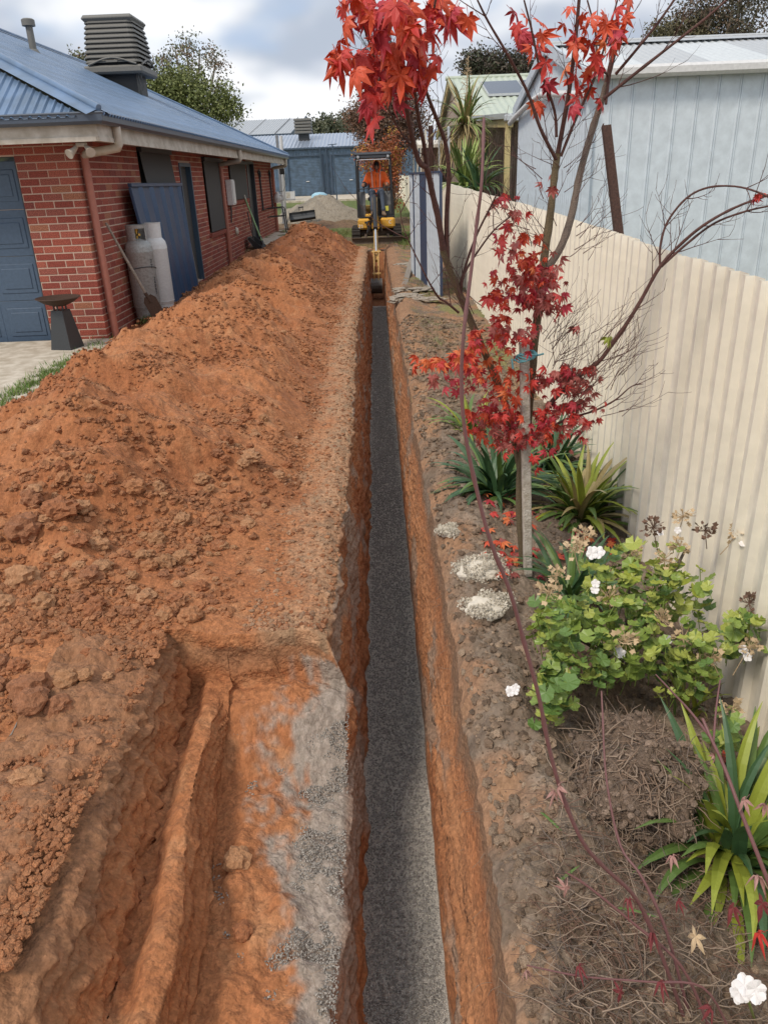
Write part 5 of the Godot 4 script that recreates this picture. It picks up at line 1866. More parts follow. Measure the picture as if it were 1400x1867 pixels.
	var spots = [[on_y(745, 540, 0.12), Vector3(0.28, 0.05, 0.22), 0.3], [on_y(728, 530, 0.12), Vector3(0.16, 0.07, 0.14), 0.9], [on_y(785, 545, 0.1), Vector3(0.30, 0.035, 0.10), -0.15], [on_y(722, 548, 0.1), Vector3(0.12, 0.06, 0.14), 0.2], [on_y(765, 527, 0.1), Vector3(0.30, 0.04, 0.2), 0.5], [on_y(733, 484, 0.1), Vector3(0.24, 0.06, 0.3), 0.1]]
	for i in 6:
		var s = spots[i]
		var t = thing("paving_stone", labels[i], "stone", s[0], "broken stones beside the trench")
		var o = MeshInstance3D.new()
		o.name = "stone"
		o.mesh = clod_mesh(70 + i, 2, 0.3)
		o.material_override = M.slab_stone
		o.transform = Transform3D(Basis(Vector3.UP, s[2]) * Basis(Vector3.BACK, 0.12).scaled(s[1] * 0.75), Vector3.ZERO)
		t.add_child(o)
	# single stones lying on the soil
	for q in [[Vector3(-0.56, -0.36, -1.88), 0.045, "round brown stone lying on the side pit's floor", "clod_2"], [on_y(157, 1233, 0.09), 0.03, "pale smooth pebble on the clay left of the side pit", "clod_4"], [on_y(60, 1285, 0.1), 0.055, "big brown clod on the clay left of the side pit", "clod_3"], [on_y(910, 1320, 0.03), 0.028, "orange broken tile piece on the trench's garden side", "clod_2"], [on_y(890, 1240, 0.03), 0.024, "small rounded pinkish stone on the bed beside the trench", "clod_4"], [Vector3(-0.5, -0.37, -1.62), 0.03, "small clay lump on the pit floor below the round stone", "clod_1"]]:
		var t = thing("stone", q[2], "stone", q[0])
		var o = MeshInstance3D.new()
		o.name = "lump"
		o.mesh = clod_mesh(80 + int(q[1] * 1000), 2, 0.16)
		o.material_override = M[q[3]]
		o.transform = Transform3D(Basis(Vector3.UP, 0.6).scaled(Vector3(q[1], q[1] * 0.7, q[1] * 1.15)), Vector3(0, q[1] * 0.3, 0))
		t.add_child(o)
	var pl = thing("plank", "grey weathered plank propped beside the trench by the screen", "plank", on_y(740, 516, 0.08))
	var pm = MB.new()
	pm.bar(on_y(737, 522, 0.09), on_y(751, 472, 0.16), 0.10, 0.03, 0.004)
	part(pl, "board", pm, M.grey_wood)
	pm = MB.new()
	pm.bar(on_y(729, 518, 0.07), on_y(740, 519, 0.07), 0.08, 0.04, 0.004)
	part(pl, "offcut", pm, M.grey_wood)

func build_neighbour():
	var at = Vector3(2.2, 0.2, -21.0)
	var root = thing("neighbour_house", "tan house with a pale green iron roof and solar panels beyond the fence", "house", at)
	var rf = MB.new()
	var x = 2.15
	var prev = []
	var i = 0
	while x < 9.0:
		var lift = [0.0, 0.0, 0.022, 0.022][i % 4]
		var e = Vector3(x, 2.98 + lift, -20.8); var t = Vector3(x, 4.32 + lift, -26.0)
		if prev.size() > 0: rf.quad(prev[0], e, t, prev[1])
		prev = [e, t]
		x += 0.045
		i += 1
	var roof = part(root, "roof", rf, M.roof_green)
	var bk = MB.new()
	bk.quad(Vector3(2.15, 4.32, -26), Vector3(9, 4.32, -26), Vector3(9, 2.98, -31.2), Vector3(2.15, 2.98, -31.2))
	part(roof, "rear_slope", bk, M.roof_green)
	var rc = MB.new()
	rc.cyl(Vector3(2.1, 4.34, -26), Vector3(9, 4.34, -26), 0.06, 8)
	part(roof, "ridge_cap", rc, M.roof_green)
	var wl = MB.new()
	wl.prism([Vector2(21.1, 0.0), Vector2(30.9, 0.0), Vector2(30.9, 2.95), Vector2(26.0, 4.22), Vector2(21.1, 2.95)], 0.15, Transform3D(Basis(Vector3(0, 0, -1), Vector3.UP, Vector3(1, 0, 0)), Vector3(2.4, 0, 0)))
	wl.box(Vector3(5.6, 1.5, -21.2), Vector3(6.4, 3.0, 0.15))
	part(root, "wall", wl, M.tan_wall)
	var bb = MB.new()
	bb.bar(Vector3(2.2, 2.93, -20.75), Vector3(2.2, 4.27, -26.0), 0.04, 0.2)
	bb.bar(Vector3(2.2, 4.27, -26.0), Vector3(2.2, 2.93, -31.2), 0.04, 0.2)
	part(root, "bargeboard", bb, M.yellow_trim)
	var fa = MB.new()
	fa.box(Vector3(5.6, 2.93, -20.78), Vector3(6.85, 0.17, 0.04))
	part(root, "fascia", fa, M.yellow_trim)
	for k in 3:
		var x0 = 3.02 + k * 1.08
		var p = MB.new()
		var c0 = Vector3(x0, 0, 0)
		var lo = Vector3(x0 + 0.5, 3.62, -23.05); var hi = Vector3(x0 + 0.5, 4.08, -24.75)
		p.bar(lo, hi, 1.0, 0.05)
		var sp = part(root, "solar_panel", p, M.solar)
		var f = MB.new()
		for s in [-1, 1]:
			f.bar(lo + Vector3(0.51 * s, 0.0, 0), hi + Vector3(0.51 * s, 0.0, 0), 0.025, 0.06)
		f.box(lo + Vector3(0, 0, 0.015), Vector3(1.04, 0.06, 0.03))
		part(sp, "frame", f, M.zinc)
	# ---- lean-to with yellow posts
	at = Vector3(2.62, 0.1, -17.0)
	root = thing("pergola", "lean-to with yellow timber posts and a tin roof beside the pale blue shed", "pergola", at)
	for q in [Vector3(2.62, 0, -17.0), Vector3(2.30, 0, -20.3)]:
		var p = MB.new()
		p.box(q + Vector3(0, 1.25, 0), Vector3(0.11, 2.75, 0.11), Basis.IDENTITY, 0.006)
		part(root, "post", p, M.yellow_trim)
	var bm = MB.new()
	bm.bar(Vector3(2.22, 2.82, -20.6), Vector3(2.66, 2.62, -16.8), 0.07, 0.17, 0.005)
	part(root, "beam", bm, M.yellow_trim)
	var gt = MB.new()
	gt.box(Vector3(3.3, 2.7, -16.75), Vector3(1.6, 0.12, 0.1), Basis.IDENTITY, 0.02)
	gt.bar(Vector3(2.18, 2.93, -20.6), Vector3(2.56, 2.74, -16.75), 0.03, 0.1)
	part(root, "gutter", gt, M.zinc)
	var tr = MB.new()
	prev = []
	for q in 60:
		var u = q / 59.0
		var lift = 0.012 * sin(q * PI * 0.5)
		var e = Vector3(2.54 + u * 1.6, 2.77 + lift, -16.75); var t = Vector3(2.2 + u * 1.95, 2.97 + lift, -20.7)
		if prev.size() > 0: tr.quad(prev[0], e, t, prev[1])
		prev = [e, t]
	part(root, "roof", tr, M.zinc)
	# weatherboard shade house behind the pipe posts
	at = Vector3(1.7, 0.2, -25.0)
	root = thing("shade_house", "low brown lattice shade house behind the galvanised posts", "shade house", at)
	var lw = MB.new()
	lw.box(Vector3(2.1, 1.35, -27.0), Vector3(1.4, 2.4, 0.1))
	part(root, "wall", lw, M.tan_wall)
	var rfb = MB.new()
	rfb.box(Vector3(2.1, 2.62, -26.5), Vector3(1.7, 0.09, 1.4), Basis(Vector3.RIGHT, 0.12))
	part(root, "roof_edge", rfb, M.cream_steel)
	var op = MB.new()
	op.box(Vector3(2.3, 1.5, -26.93), Vector3(0.5, 0.8, 0.05))
	part(root, "opening", op, M.black_plastic)

# ================================================================ PLANTS
func plant_materials():
	var reds = {"leaf_red": lin(0.58, 0.05, 0.04), "leaf_scarlet": lin(0.68, 0.10, 0.04), "leaf_crimson": lin(0.48, 0.04, 0.06), "leaf_orange": lin(0.72, 0.19, 0.06), "leaf_maroon": lin(0.34, 0.08, 0.065), "leaf_dull": lin(0.46, 0.13, 0.11)}
	for k in reds:
		var m = mat(k, reds[k], 0.55, 0.0, T.faint, 0.12)
		m.backlight_enabled = true
		m.backlight = reds[k] * 0.55
	mat("bark_red", lin(0.13, 0.055, 0.045), 0.75, 0.0, T.grit, 0.2, T.h_grit, 0.2)
	mat("bark_moss", lin(0.20, 0.15, 0.085), 0.9, 0.0, T.grit, 0.12, T.h_grit, 0.4)
	mat("bark_grey", lin(0.24, 0.185, 0.15), 0.9, 0.0, T.grit, 0.12, T.h_grit, 0.4)
	mat("bark_purple", lin(0.19, 0.085, 0.085), 0.5, 0.0, T.faint, 0.2)
	var greens = {"strap_green": lin(0.12, 0.20, 0.05), "strap_lime": lin(0.31, 0.36, 0.05), "strap_dark": lin(0.055, 0.12, 0.05), "strap_straw": lin(0.42, 0.33, 0.15), "ger_green": lin(0.22, 0.31, 0.06), "ger_lime": lin(0.38, 0.43, 0.09), "ger_dark": lin(0.12, 0.21, 0.05), "yucca": lin(0.17, 0.23, 0.07), "yucca_lime": lin(0.30, 0.38, 0.10), "yucca_dry": lin(0.40, 0.31, 0.15)}
	for k in greens:
		var m = mat(k, greens[k], 0.42, 0.0, T.faint, 0.15)
		m.backlight_enabled = true
		m.backlight = greens[k] * 0.4
	mat("petal", lin(0.82, 0.80, 0.80), 0.6)
	mat("dry_flower", lin(0.56, 0.42, 0.26), 0.85)
	mat("dry_dark", lin(0.17, 0.10, 0.07), 0.85)
	mat("root", lin(0.32, 0.24, 0.18), 0.9)
	mat("silver", lin(0.66, 0.61, 0.52), 0.95)
	mat("twine", lin(0.12, 0.32, 0.36), 0.7)
	var fo = vmat("foliage", 0.7)
	fo.backlight_enabled = true
	fo.backlight = Color(0.25, 0.25, 0.18)

# star-shaped maple leaf in the xz plane, stalk at the origin, tip towards +z
func maple_leaf(lobes: int, sd: int, curl := 1.0) -> ArrayMesh:
	var r = RandomNumberGenerator.new()
	r.seed = sd
	var mb = MB.new()
	var c = Vector3(0, 0, 0.16)
	var out = []
	for i in lobes:
		var a = lerp(-2.15, 2.15, i / float(lobes - 1))
		var l = (1.0 - 0.42 * abs(a) / 2.15) * r.randf_range(0.86, 1.1) * 0.78
		var d = Vector3(sin(a), 0, cos(a))
		var s = Vector3(d.z, 0, -d.x)
		var w = 0.125 * l + 0.035
		var droop = (-0.16 * l - 0.10 * abs(sin(a)) + r.randf_range(-0.12, 0.12)) * curl
		out.append([c + d * l * 0.30 - s * w * 0.9, c + d * l * 0.55 - s * w + Vector3(0, droop * 0.35, 0), c + d * l + Vector3(0, droop, 0), c + d * l * 0.55 + s * w + Vector3(0, droop * 0.35, 0), c + d * l * 0.30 + s * w * 0.9, c + d * l * 0.6 + Vector3(0, droop * 0.35 + 0.035, 0)])
	for o in out:
		var rib = o[5]
		mb.tri(c, rib, o[0]); mb.tri(o[0], rib, o[1]); mb.tri(o[1], rib, o[2])
		mb.tri(rib, c, o[4]); mb.tri(rib, o[4], o[3]); mb.tri(rib, o[3], o[2])
	mb.tube([Vector3(0, 0.02, -0.28), Vector3(0, 0, 0.18)], 0.012, 3, false)
	return mb.commit()

# ribbon along a curve: pts, half-width per point, flat side towards up
func ribbon(mb: MB, pts: Array, wid: Array, side: Vector3, fold := 0.25):
	for i in pts.size() - 1:
		var d = (pts[i + 1] - pts[i]).normalized()
		var up = side.cross(d).normalized()
		var s0 = side * wid[i]; var s1 = side * wid[i + 1]
		var f0 = up * wid[i] * fold; var f1 = up * wid[i + 1] * fold
		mb.quad(pts[i] - s0 + f0, pts[i + 1] - s1 + f1, pts[i + 1], pts[i])
		mb.quad(pts[i], pts[i + 1], pts[i + 1] + s1 + f1, pts[i] + s0 + f0)

# arching strap leaf of length 1 growing along +z and up
func strap_leaf(arch: float, w: float, droop: float) -> ArrayMesh:
	var mb = MB.new()
	var pts = []
	var wid = []
	var p = Vector3.ZERO
	var a = arch
	for i in 8:
		pts.append(p)
		var t = i / 7.0
		wid.append(w * (0.75 + 0.5 * sin(PI * min(t + 0.15, 1.0))) * (1.0 if t < 0.8 else (1.0 - t) / 0.2 * 0.9 + 0.06))
		p += Vector3(0, sin(a), cos(a)) / 7.0
		a -= droop / 7.0 * (0.5 + t)
	ribbon(mb, pts, wid, Vector3.RIGHT, 0.3)
	return mb.commit()

func strap_clump(called: String, label: String, cat: String, at: Vector3, n: int, len0: float, len1: float, mats: Array, forms: Array, group := "", upright := 0.0):
	var root = thing(called, label, cat, at, group)
	for i in n:
		var o = MeshInstance3D.new()
		o.name = "leaf"
		var t = pow(rng.randf(), 0.8)
		o.mesh = forms[clamp(int(t * forms.size()), 0, forms.size() - 1)]
		o.material_override = mats[int(rng.randf() * mats.size()) % mats.size()]
		var l = rng.randf_range(len0, len1) * (0.75 + 0.35 * (1.0 - t * 0.5))
		var yaw = rng.randf() * TAU
		o.transform = Transform3D(Basis(Vector3.UP, yaw) * Basis(Vector3.BACK, rng.randf_range(-0.25, 0.25)).scaled(Vector3(l * rng.randf_range(0.85, 1.1), l, l)), Vector3(sin(yaw), 0, cos(yaw)) * rng.randf_range(0.0, 0.06) + Vector3(rng.randf_range(-0.03, 0.03), 0.01, rng.randf_range(-0.03, 0.03)))
		root.add_child(o, true)
	return root

func curve_pts(pts: Array, step := 5) -> Array:
	# smooth the traced points
	var out = []
	for i in pts.size() - 1:
		var p0 = pts[max(i - 1, 0)]; var p1 = pts[i]; var p2 = pts[i + 1]; var p3 = pts[min(i + 2, pts.size() - 1)]
		for k in step:
			out.append(p1.cubic_interpolate(p2, p0, p3, k / float(step)))
	out.append(pts[-1])
	return out
func taper(n: int, r0: float, r1: float) -> Array:
	var o = []
	for i in n: o.append(lerp(r0, r1, i / float(n - 1)))
	return o
# points given as [x, y, depth] in photo pixels and metres from the lens
func traced(l: Array) -> Array:
	var o = []
	for p in l: o.append(deep(p[0], p[1], p[2]))
	return o

func twig(mb: MB, p: Vector3, d: Vector3, l: float, r: float, kids: int):
	var pts = [p]
	var rad = [r]
	var q = p
	var dd = d.normalized()
	for i in 5:
		dd = (dd + Vector3(rng.randf_range(-0.18, 0.18), rng.randf_range(-0.02, 0.2), rng.randf_range(-0.18, 0.18))).normalized()
		q += dd * l / 5.0
		pts.append(q)
		rad.append(max(r * (1.0 - (i + 1) / 6.0), 0.0006))
		if kids > 0 and i > 0 and rng.randf() < 0.75:
			var s = dd.cross(Vector3(rng.randf_range(-1, 1), rng.randf_range(-1, 1), rng.randf_range(-1, 1))).normalized()
			twig(mb, q, dd * 0.8 + s * 0.75, l * rng.randf_range(0.35, 0.6), r * 0.55, kids - 1)
	mb.tube(pts, rad, 4, false)

func build_maple():
	var base = on_y(965, 1040, -0.08)
	var root = thing("japanese_maple", "red leaved multi stemmed young maple tied to a wooden stake by the cream fence", "tree", base)
	var b = deep(958, 1035, 3.66)
	var limbs = []
	# each limb: points, radius at foot, radius at tip, bark
	limbs.append([traced([[956, 1040, 3.68], [948, 900, 3.48], [962, 760, 3.34], [972, 640, 3.24], [982, 560, 3.18], [992, 470, 3.12], [1003, 390, 3.07], [1010, 325, 3.03], [1016, 280, 3.0]]), 0.022, 0.013, "bark_moss"])
	limbs.append([traced([[990, 500, 3.14], [1022, 450, 3.1], [1042, 390, 3.08], [1056, 320, 3.07], [1078, 240, 3.05], [1096, 185, 3.03], [1106, 150, 3.0]]), 0.016, 0.012, "bark_grey"])
	limbs.append([traced([[1106, 150, 3.0], [1118, 100, 2.95], [1136, 50, 2.9], [1150, -10, 2.85], [1160, -80, 2.8]]), 0.011, 0.007, "bark_red"])
	limbs.append([traced([[1100, 180, 3.0], [1150, 140, 2.95], [1220, 85, 2.9], [1290, 30, 2.85], [1340, -15, 2.8]]), 0.007, 0.004, "bark_red"])
	limbs.append([traced([[1122, 135, 2.98], [1160, 90, 2.9], [1200, 40, 2.85], [1235, -10, 2.8]]), 0.006, 0.004, "bark_red"])
	limbs.append([traced([[1104, 190, 3.0], [1108, 140, 2.98], [1090, 120, 2.9], [1085, 60, 2.85], [1070, 0, 2.8]]), 0.005, 0.003, "bark_red"])
	limbs.append([traced([[1016, 282, 3.0], [1024, 240, 2.95], [1038, 160, 2.85], [1048, 80, 2.75], [1056, -10, 2.65]]), 0.010, 0.006, "bark_red"])
	limbs.append([traced([[1013, 290, 3.0], [985, 235, 2.92], [962, 170, 2.85], [925, 100, 2.75], [890, 40, 2.68], [870, 0, 2.62]]), 0.0075, 0.003, "bark_red"])
	limbs.append([traced([[1014, 250, 2.95], [1010, 200, 2.9], [985, 130, 2.8], [970, 60, 2.72], [955, 0, 2.65]]), 0.006, 0.003, "bark_red"])
	limbs.append([traced([[1022, 285, 3.0], [1050, 215, 2.92], [1080, 150, 2.85], [1100, 90, 2.78], [1125, 0, 2.7]]), 0.006, 0.003, "bark_red"])
	# left limb, leaning over the trench
	limbs.append([traced([[950, 860, 3.45], [925, 750, 3.38], [895, 670, 3.3], [862, 595, 3.2], [835, 530, 3.1], [816, 482, 3.02], [806, 450, 2.98]]), 0.017, 0.013, "bark_moss"])
	limbs.append([traced([[808, 455, 2.98], [798, 395, 2.9], [788, 352, 2.84], [778, 308, 2.76], [766, 298, 2.72], [757, 275, 2.68], [748, 235, 2.6], [742, 200, 2.52], [735, 150, 2.42], [728, 90, 2.32], [722, 30, 2.22], [716, -40, 2.15]]), 0.0125, 0.005, "bark_red"])
	limbs.append([traced([[778, 308, 2.76], [773, 265, 2.68], [765, 225, 2.6], [758, 180, 2.5], [750, 120, 2.4], [742, 60, 2.3], [738, -20, 2.2]]), 0.008, 0.004, "bark_red"])
	limbs.append([traced([[815, 482, 3.02], [814, 400, 2.92], [818, 318, 2.82], [812, 262, 2.75], [795, 215, 2.65], [778, 170, 2.55], [764, 125, 2.45]]), 0.010, 0.005, "bark_red"])
	limbs.append([traced([[764, 125, 2.45], [775, 70, 2.35], [790, 20, 2.25], [800, -40, 2.2]]), 0.005, 0.003, "bark_red"])
	limbs.append([traced([[757, 275, 2.68], [730, 240, 2.6], [705, 190, 2.5], [690, 130, 2.4], [670, 70, 2.3], [650, 10, 2.2]]), 0.004, 0.002, "bark_red"])
	limbs.append([traced([[836, 530, 3.1], [850, 480, 3.05], [868, 430, 3.0], [890, 385, 2.95], [905, 355, 2.9]]), 0.006, 0.003, "bark_red"])
	limbs.append([traced([[840, 535, 3.1], [846, 500, 3.05], [870, 460, 3.02], [900, 420, 2.98], [930, 395, 2.95]]), 0.005, 0.0025, "bark_red"])
	limbs.append([traced([[836, 570, 3.14], [812, 550, 3.1], [800, 543, 3.08], [785, 520, 3.0], [772, 495, 2.95], [750, 450, 2.9], [735, 415, 2.85], [728, 375, 2.8]]), 0.005, 0.0015, "bark_red"])
	# right limb arching over the fence
	limbs.append([traced([[975, 800, 3.36], [1000, 740, 3.3], [1050, 690, 3.2], [1090, 660, 3.12], [1112, 632, 3.08], [1145, 585, 3.02], [1172, 540, 2.98], [1200, 490, 2.92], [1230, 455, 2.88], [1280, 412, 2.8], [1340, 378, 2.75], [1410, 352, 2.7]]), 0.011, 0.004, "bark_red"])
	limbs.append([traced([[1203, 488, 2.92], [1203, 450, 2.9], [1216, 405, 2.87], [1250, 362, 2.82], [1290, 342, 2.78], [1340, 340, 2.75], [1385, 352, 2.7], [1420, 372, 2.68]]), 0.0045, 0.003, "bark_red"])
	limbs.append([traced([[1205, 486, 2.92], [1245, 450, 2.86], [1300, 408, 2.8], [1360, 385, 2.75], [1420, 372, 2.7]]), 0.005, 0.003, "bark_red"])
	limbs.append([traced([[985, 790, 3.34], [1030, 765, 3.3], [1080, 750, 3.24], [1120, 730, 3.2], [1150, 705, 3.16], [1172, 700, 3.14]]), 0.006, 0.0015, "bark_red"])
	var twigs = MB.new()
	for l in limbs:
		var pts = curve_pts(l[0], 5)
		var rad = taper(pts.size(), l[1], l[2])
		for i in rad.size(): rad[i] *= 1.0 + 0.08 * nW.get_noise_1d(i * 3.7 + l[1] * 900.0) + (0.12 if i % 7 == 0 else 0.0)
		var mb = MB.new()
		mb.tube(pts, rad, 9)
		part(root, "limb" if l[1] < 0.02 else "trunk", mb, M[l[3]])
		# side twigs, in pairs as maples have them
		if l[1] < 0.014:
			var i = 3
			while i < pts.size() - 1:
				var d = (pts[i + 1] - pts[i]).normalized()
				var s = d.cross(Vector3(rng.randf_range(-1, 1), rng.randf_range(-1, 1), rng.randf_range(-1, 1))).normalized()
				if rng.randf() < 0.8: twig(twigs, pts[i], d * 0.7 + s * 0.8 + Vector3(0, 0.15, 0), rng.randf_range(0.10, 0.26), 0.0022, 1)
				if rng.randf() < 0.4: twig(twigs, pts[i], d * 0.7 - s * 0.8 + Vector3(0, 0.15, 0), rng.randf_range(0.08, 0.2), 0.002, 1)
				i += 6
	# bare twig sprays low on the tree
	for q in [[1000, 640, 3.2, 40, 1], [1040, 720, 3.2, 40, 1], [1100, 645, 3.1, 26, 1], [1110, 720, 3.2, 20, 1], [860, 560, 3.1, 16, -1], [1060, 440, 3.05, 18, 1], [990, 440, 3.1, 18, -1], [930, 420, 3.0, 14, -1], [1030, 330, 3.0, 16, 1], [1000, 330, 3.0, 12, -1]]:
		for k in int(q[3] * 0.6):
			var p = deep(q[0] + rng.randf_range(-25, 25), q[1] + rng.randf_range(-40, 40), q[2] + rng.randf_range(-0.08, 0.08))
			twig(twigs, p, Vector3(q[4] * rng.randf_range(0.2, 1.0), rng.randf_range(0.15, 1.0), rng.randf_range(-0.6, 0.6)), rng.randf_range(0.10, 0.24), 0.0018, 1)
	part(root, "twigs", twigs, M.bark_red).set_meta("kind", "stuff")
	# leaves in clusters: x, y, depth, half-width, half-height in pixels, how many, size, colours
	var forms = [maple_leaf(7, 1), maple_leaf(7, 2, 2.0), maple_leaf(5, 3, 1.4), maple_leaf(7, 4, 3.0), maple_leaf(7, 5, 0.6), maple_leaf(5, 6, 2.6)]
	var hot = ["leaf_red", "leaf_red", "leaf_crimson", "leaf_scarlet", "leaf_scarlet"]
	var mixed = ["leaf_red", "leaf_crimson", "leaf_scarlet", "leaf_dull", "leaf_dull", "leaf_red"]
	var dull = ["leaf_dull", "leaf_dull", "leaf_maroon", "leaf_crimson", "leaf_red"]
	var flame = ["leaf_orange", "leaf_scarlet", "leaf_scarlet", "leaf_red"]
	var sets = [
		[715, 20, 2.2, 95, 50, 40, 0.10, hot], [700, 95, 2.3, 70, 50, 28, 0.10, hot], [745, 80, 2.3, 60, 60, 20, 0.095, hot], [695, 160, 2.4, 25, 45, 9, 0.095, ["leaf_red", "leaf_crimson"]], [760, 110, 2.35, 30, 30, 6, 0.1, hot], [725, 180, 2.5, 12, 14, 2, 0.085, ["leaf_crimson"]],
		[955, 35, 2.7, 22, 40, 6, 0.095, hot], [980, 75, 2.75, 28, 25, 4, 0.09, hot], [1090, 40, 2.75, 45, 50, 16, 0.095, flame], [1060, 110, 2.85, 40, 50, 9, 0.09, hot], [1040, 100, 2.8, 10, 12, 1, 0.1, flame], [1055, 170, 2.9, 22, 22, 4, 0.085, ["leaf_crimson", "leaf_red"]], [970, 180, 2.9, 14, 10, 2, 0.085, flame], [1130, 30, 2.75, 20, 30, 4, 0.09, hot], [1000, 130, 2.85, 18, 14, 2, 0.085, ["leaf_crimson"]], [1035, 150, 2.9, 8, 8, 1, 0.08, flame],
		[925, 430, 3.0, 22, 30, 8, 0.08, mixed], [955, 460, 3.05, 35, 30, 10, 0.08, flame], [960, 510, 3.08, 50, 40, 40, 0.078, mixed], [990, 540, 3.1, 35, 40, 32, 0.078, dull], [905, 540, 3.06, 24, 40, 12, 0.08, hot], [920, 600, 3.12, 45, 30, 24, 0.078, mixed],
		[860, 640, 3.1, 20, 35, 12, 0.085, flame], [800, 655, 3.0, 38, 12, 12, 0.085, flame], [850, 690, 3.15, 45, 20, 12, 0.075, ["leaf_crimson", "leaf_dull"]], [925, 680, 3.2, 40, 40, 22, 0.078, flame], [905, 760, 3.28, 40, 40, 36, 0.076, mixed], [945, 790, 3.3, 40, 30, 22, 0.074, dull],
		[1035, 690, 3.2, 45, 25, 32, 0.072, dull], [1010, 770, 3.28, 50, 35, 32, 0.072, mixed], [1050, 745, 3.25, 40, 25, 16, 0.07, dull], [1105, 612, 3.08, 6, 6, 1, 0.075, ["strap_lime"]], [1385, 355, 2.7, 8, 10, 2, 0.06, hot], [985, 830, 3.3, 12, 30, 3, 0.07, mixed], [1050, 590, 3.1, 6, 6, 1, 0.07, dull], [1000, 330, 3.0, 20, 30, 3, 0.06, dull], [930, 370, 3.0, 30, 20, 5, 0.06, dull]]
	var made = 0
	var extra = {}
	for s in sets:
		for k in int(s[5] * (2.5 if s[1] > 350 else 1.3)):
			var gx = rng.randf_range(-1, 1) + rng.randf_range(-1, 1)
			var gy = rng.randf_range(-1, 1) + rng.randf_range(-1, 1)
			var p = deep(s[0] + gx * s[3] * 0.78, s[1] + gy * s[4] * 0.72, s[2] + rng.randf_range(-0.14, 0.14))
			var sz = s[6] * (rng.randf_range(0.36, 0.8) if s[1] > 350 else rng.randf_range(0.55, 1.05))
			var bas = Basis(Vector3.UP, rng.randf() * TAU) * Basis(Vector3.RIGHT, rng.randf_range(0.5, 1.45)) * Basis(Vector3.BACK, rng.randf_range(-0.7, 0.7))
			var xf = Transform3D(bas.scaled(Vector3(sz * rng.randf_range(0.75, 1.05), sz, sz)), p - base)
			var key = s[7][rng.randi() % s[7].size()]
			if made < 298:
				var o = MeshInstance3D.new()
				o.name = "leaf"
				o.mesh = forms[rng.randi() % 6]
				o.material_override = M[key]
				o.transform = xf
				root.add_child(o, true)
				made += 1
			else:
				if not extra.has(key): extra[key] = []
				extra[key].append(xf)
	for k in extra:
		for h in 2:
			copies(root, "leaves", forms[h * 3 + 1 - h], M[k], extra[k].slice(h * extra[k].size() / 2, (h + 1) * extra[k].size() / 2))
	# ---- stake and twine
	var sb = on_y(960, 1050, -0.1)
	var st = thing("garden_stake", "weathered grey wooden stake with blue twine beside the red maple", "stake", sb)
	var sm = MB.new()
	var top = deep(955, 622, 3.12)
	sm.bar(deep(962, 1050, 3.56), top, 0.038, 0.038, 0.004)
	part(st, "post", sm, M.stake_wood)
	var tw = MB.new()
	var kn = deep(955, 655, 3.11)
	for k in 5:
		var loop = []
		for q in 9:
			var a = q / 8.0 * TAU
			loop.append(kn + Vector3(cos(a) * 0.037 + 0.004 * k, 0.006 * k + 0.006 * sin(a * 2.0 + k), sin(a) * 0.037))
		tw.tube(loop, 0.0035, 5)
	tw.tube([kn + Vector3(-0.04, 0, 0.02), kn + Vector3(-0.055, 0.01, 0.03), kn + Vector3(-0.05, -0.03, 0.035)], 0.004, 5)
	tw.tube([kn + Vector3(0.035, 0.01, 0), kn + Vector3(0.08, 0.02, 0)], 0.004, 5)
	part(st, "twine", tw, M.twine)
	# ---- fallen leaves on the bed
	for k in 64:
		var px = rng.randf_range(880, 990); var py = rng.randf_range(900, 1060)
		if k % 4 == 0:
			px = rng.randf_range(1000, 1130); py = rng.randf_range(960, 1030)
		if k % 9 == 0:
			px = rng.randf_range(1230, 1370); py = rng.randf_range(1380, 1500)
		var p = on_y(px, py, -0.05)
		for t in 3: p = on_y(px, py, bed_y(p.x, p.z) + 0.012)
		var t = thing("fallen_leaf", ["bright red", "scarlet", "orange", "dull maroon", "crimson"][k % 5] + " fallen maple leaf lying on the garden bed", "leaf", p, "fallen maple leaves on the bed")
		var o = MeshInstance3D.new()
		o.name = "blade"
		o.mesh = forms[k % 4]
		o.material_override = M[["leaf_red", "leaf_scarlet", "leaf_orange", "leaf_maroon", "leaf_crimson"][k % 5]]
		o.transform = Transform3D((Basis(Vector3.UP, rng.randf() * TAU) * Basis(Vector3.RIGHT, rng.randf_range(-0.35, 0.35)) * Basis(Vector3.BACK, rng.randf_range(-0.3, 0.3))).scaled(Vector3.ONE * rng.randf_range(0.055, 0.08)), Vector3(0, 0.012, 0))
		t.add_child(o)

func ground_at(px: float, py: float) -> Vector3:
	var p = on_y(px, py, -0.05)
	for t in 4: p = on_y(px, py, bed_y(p.x, p.z))
	return p

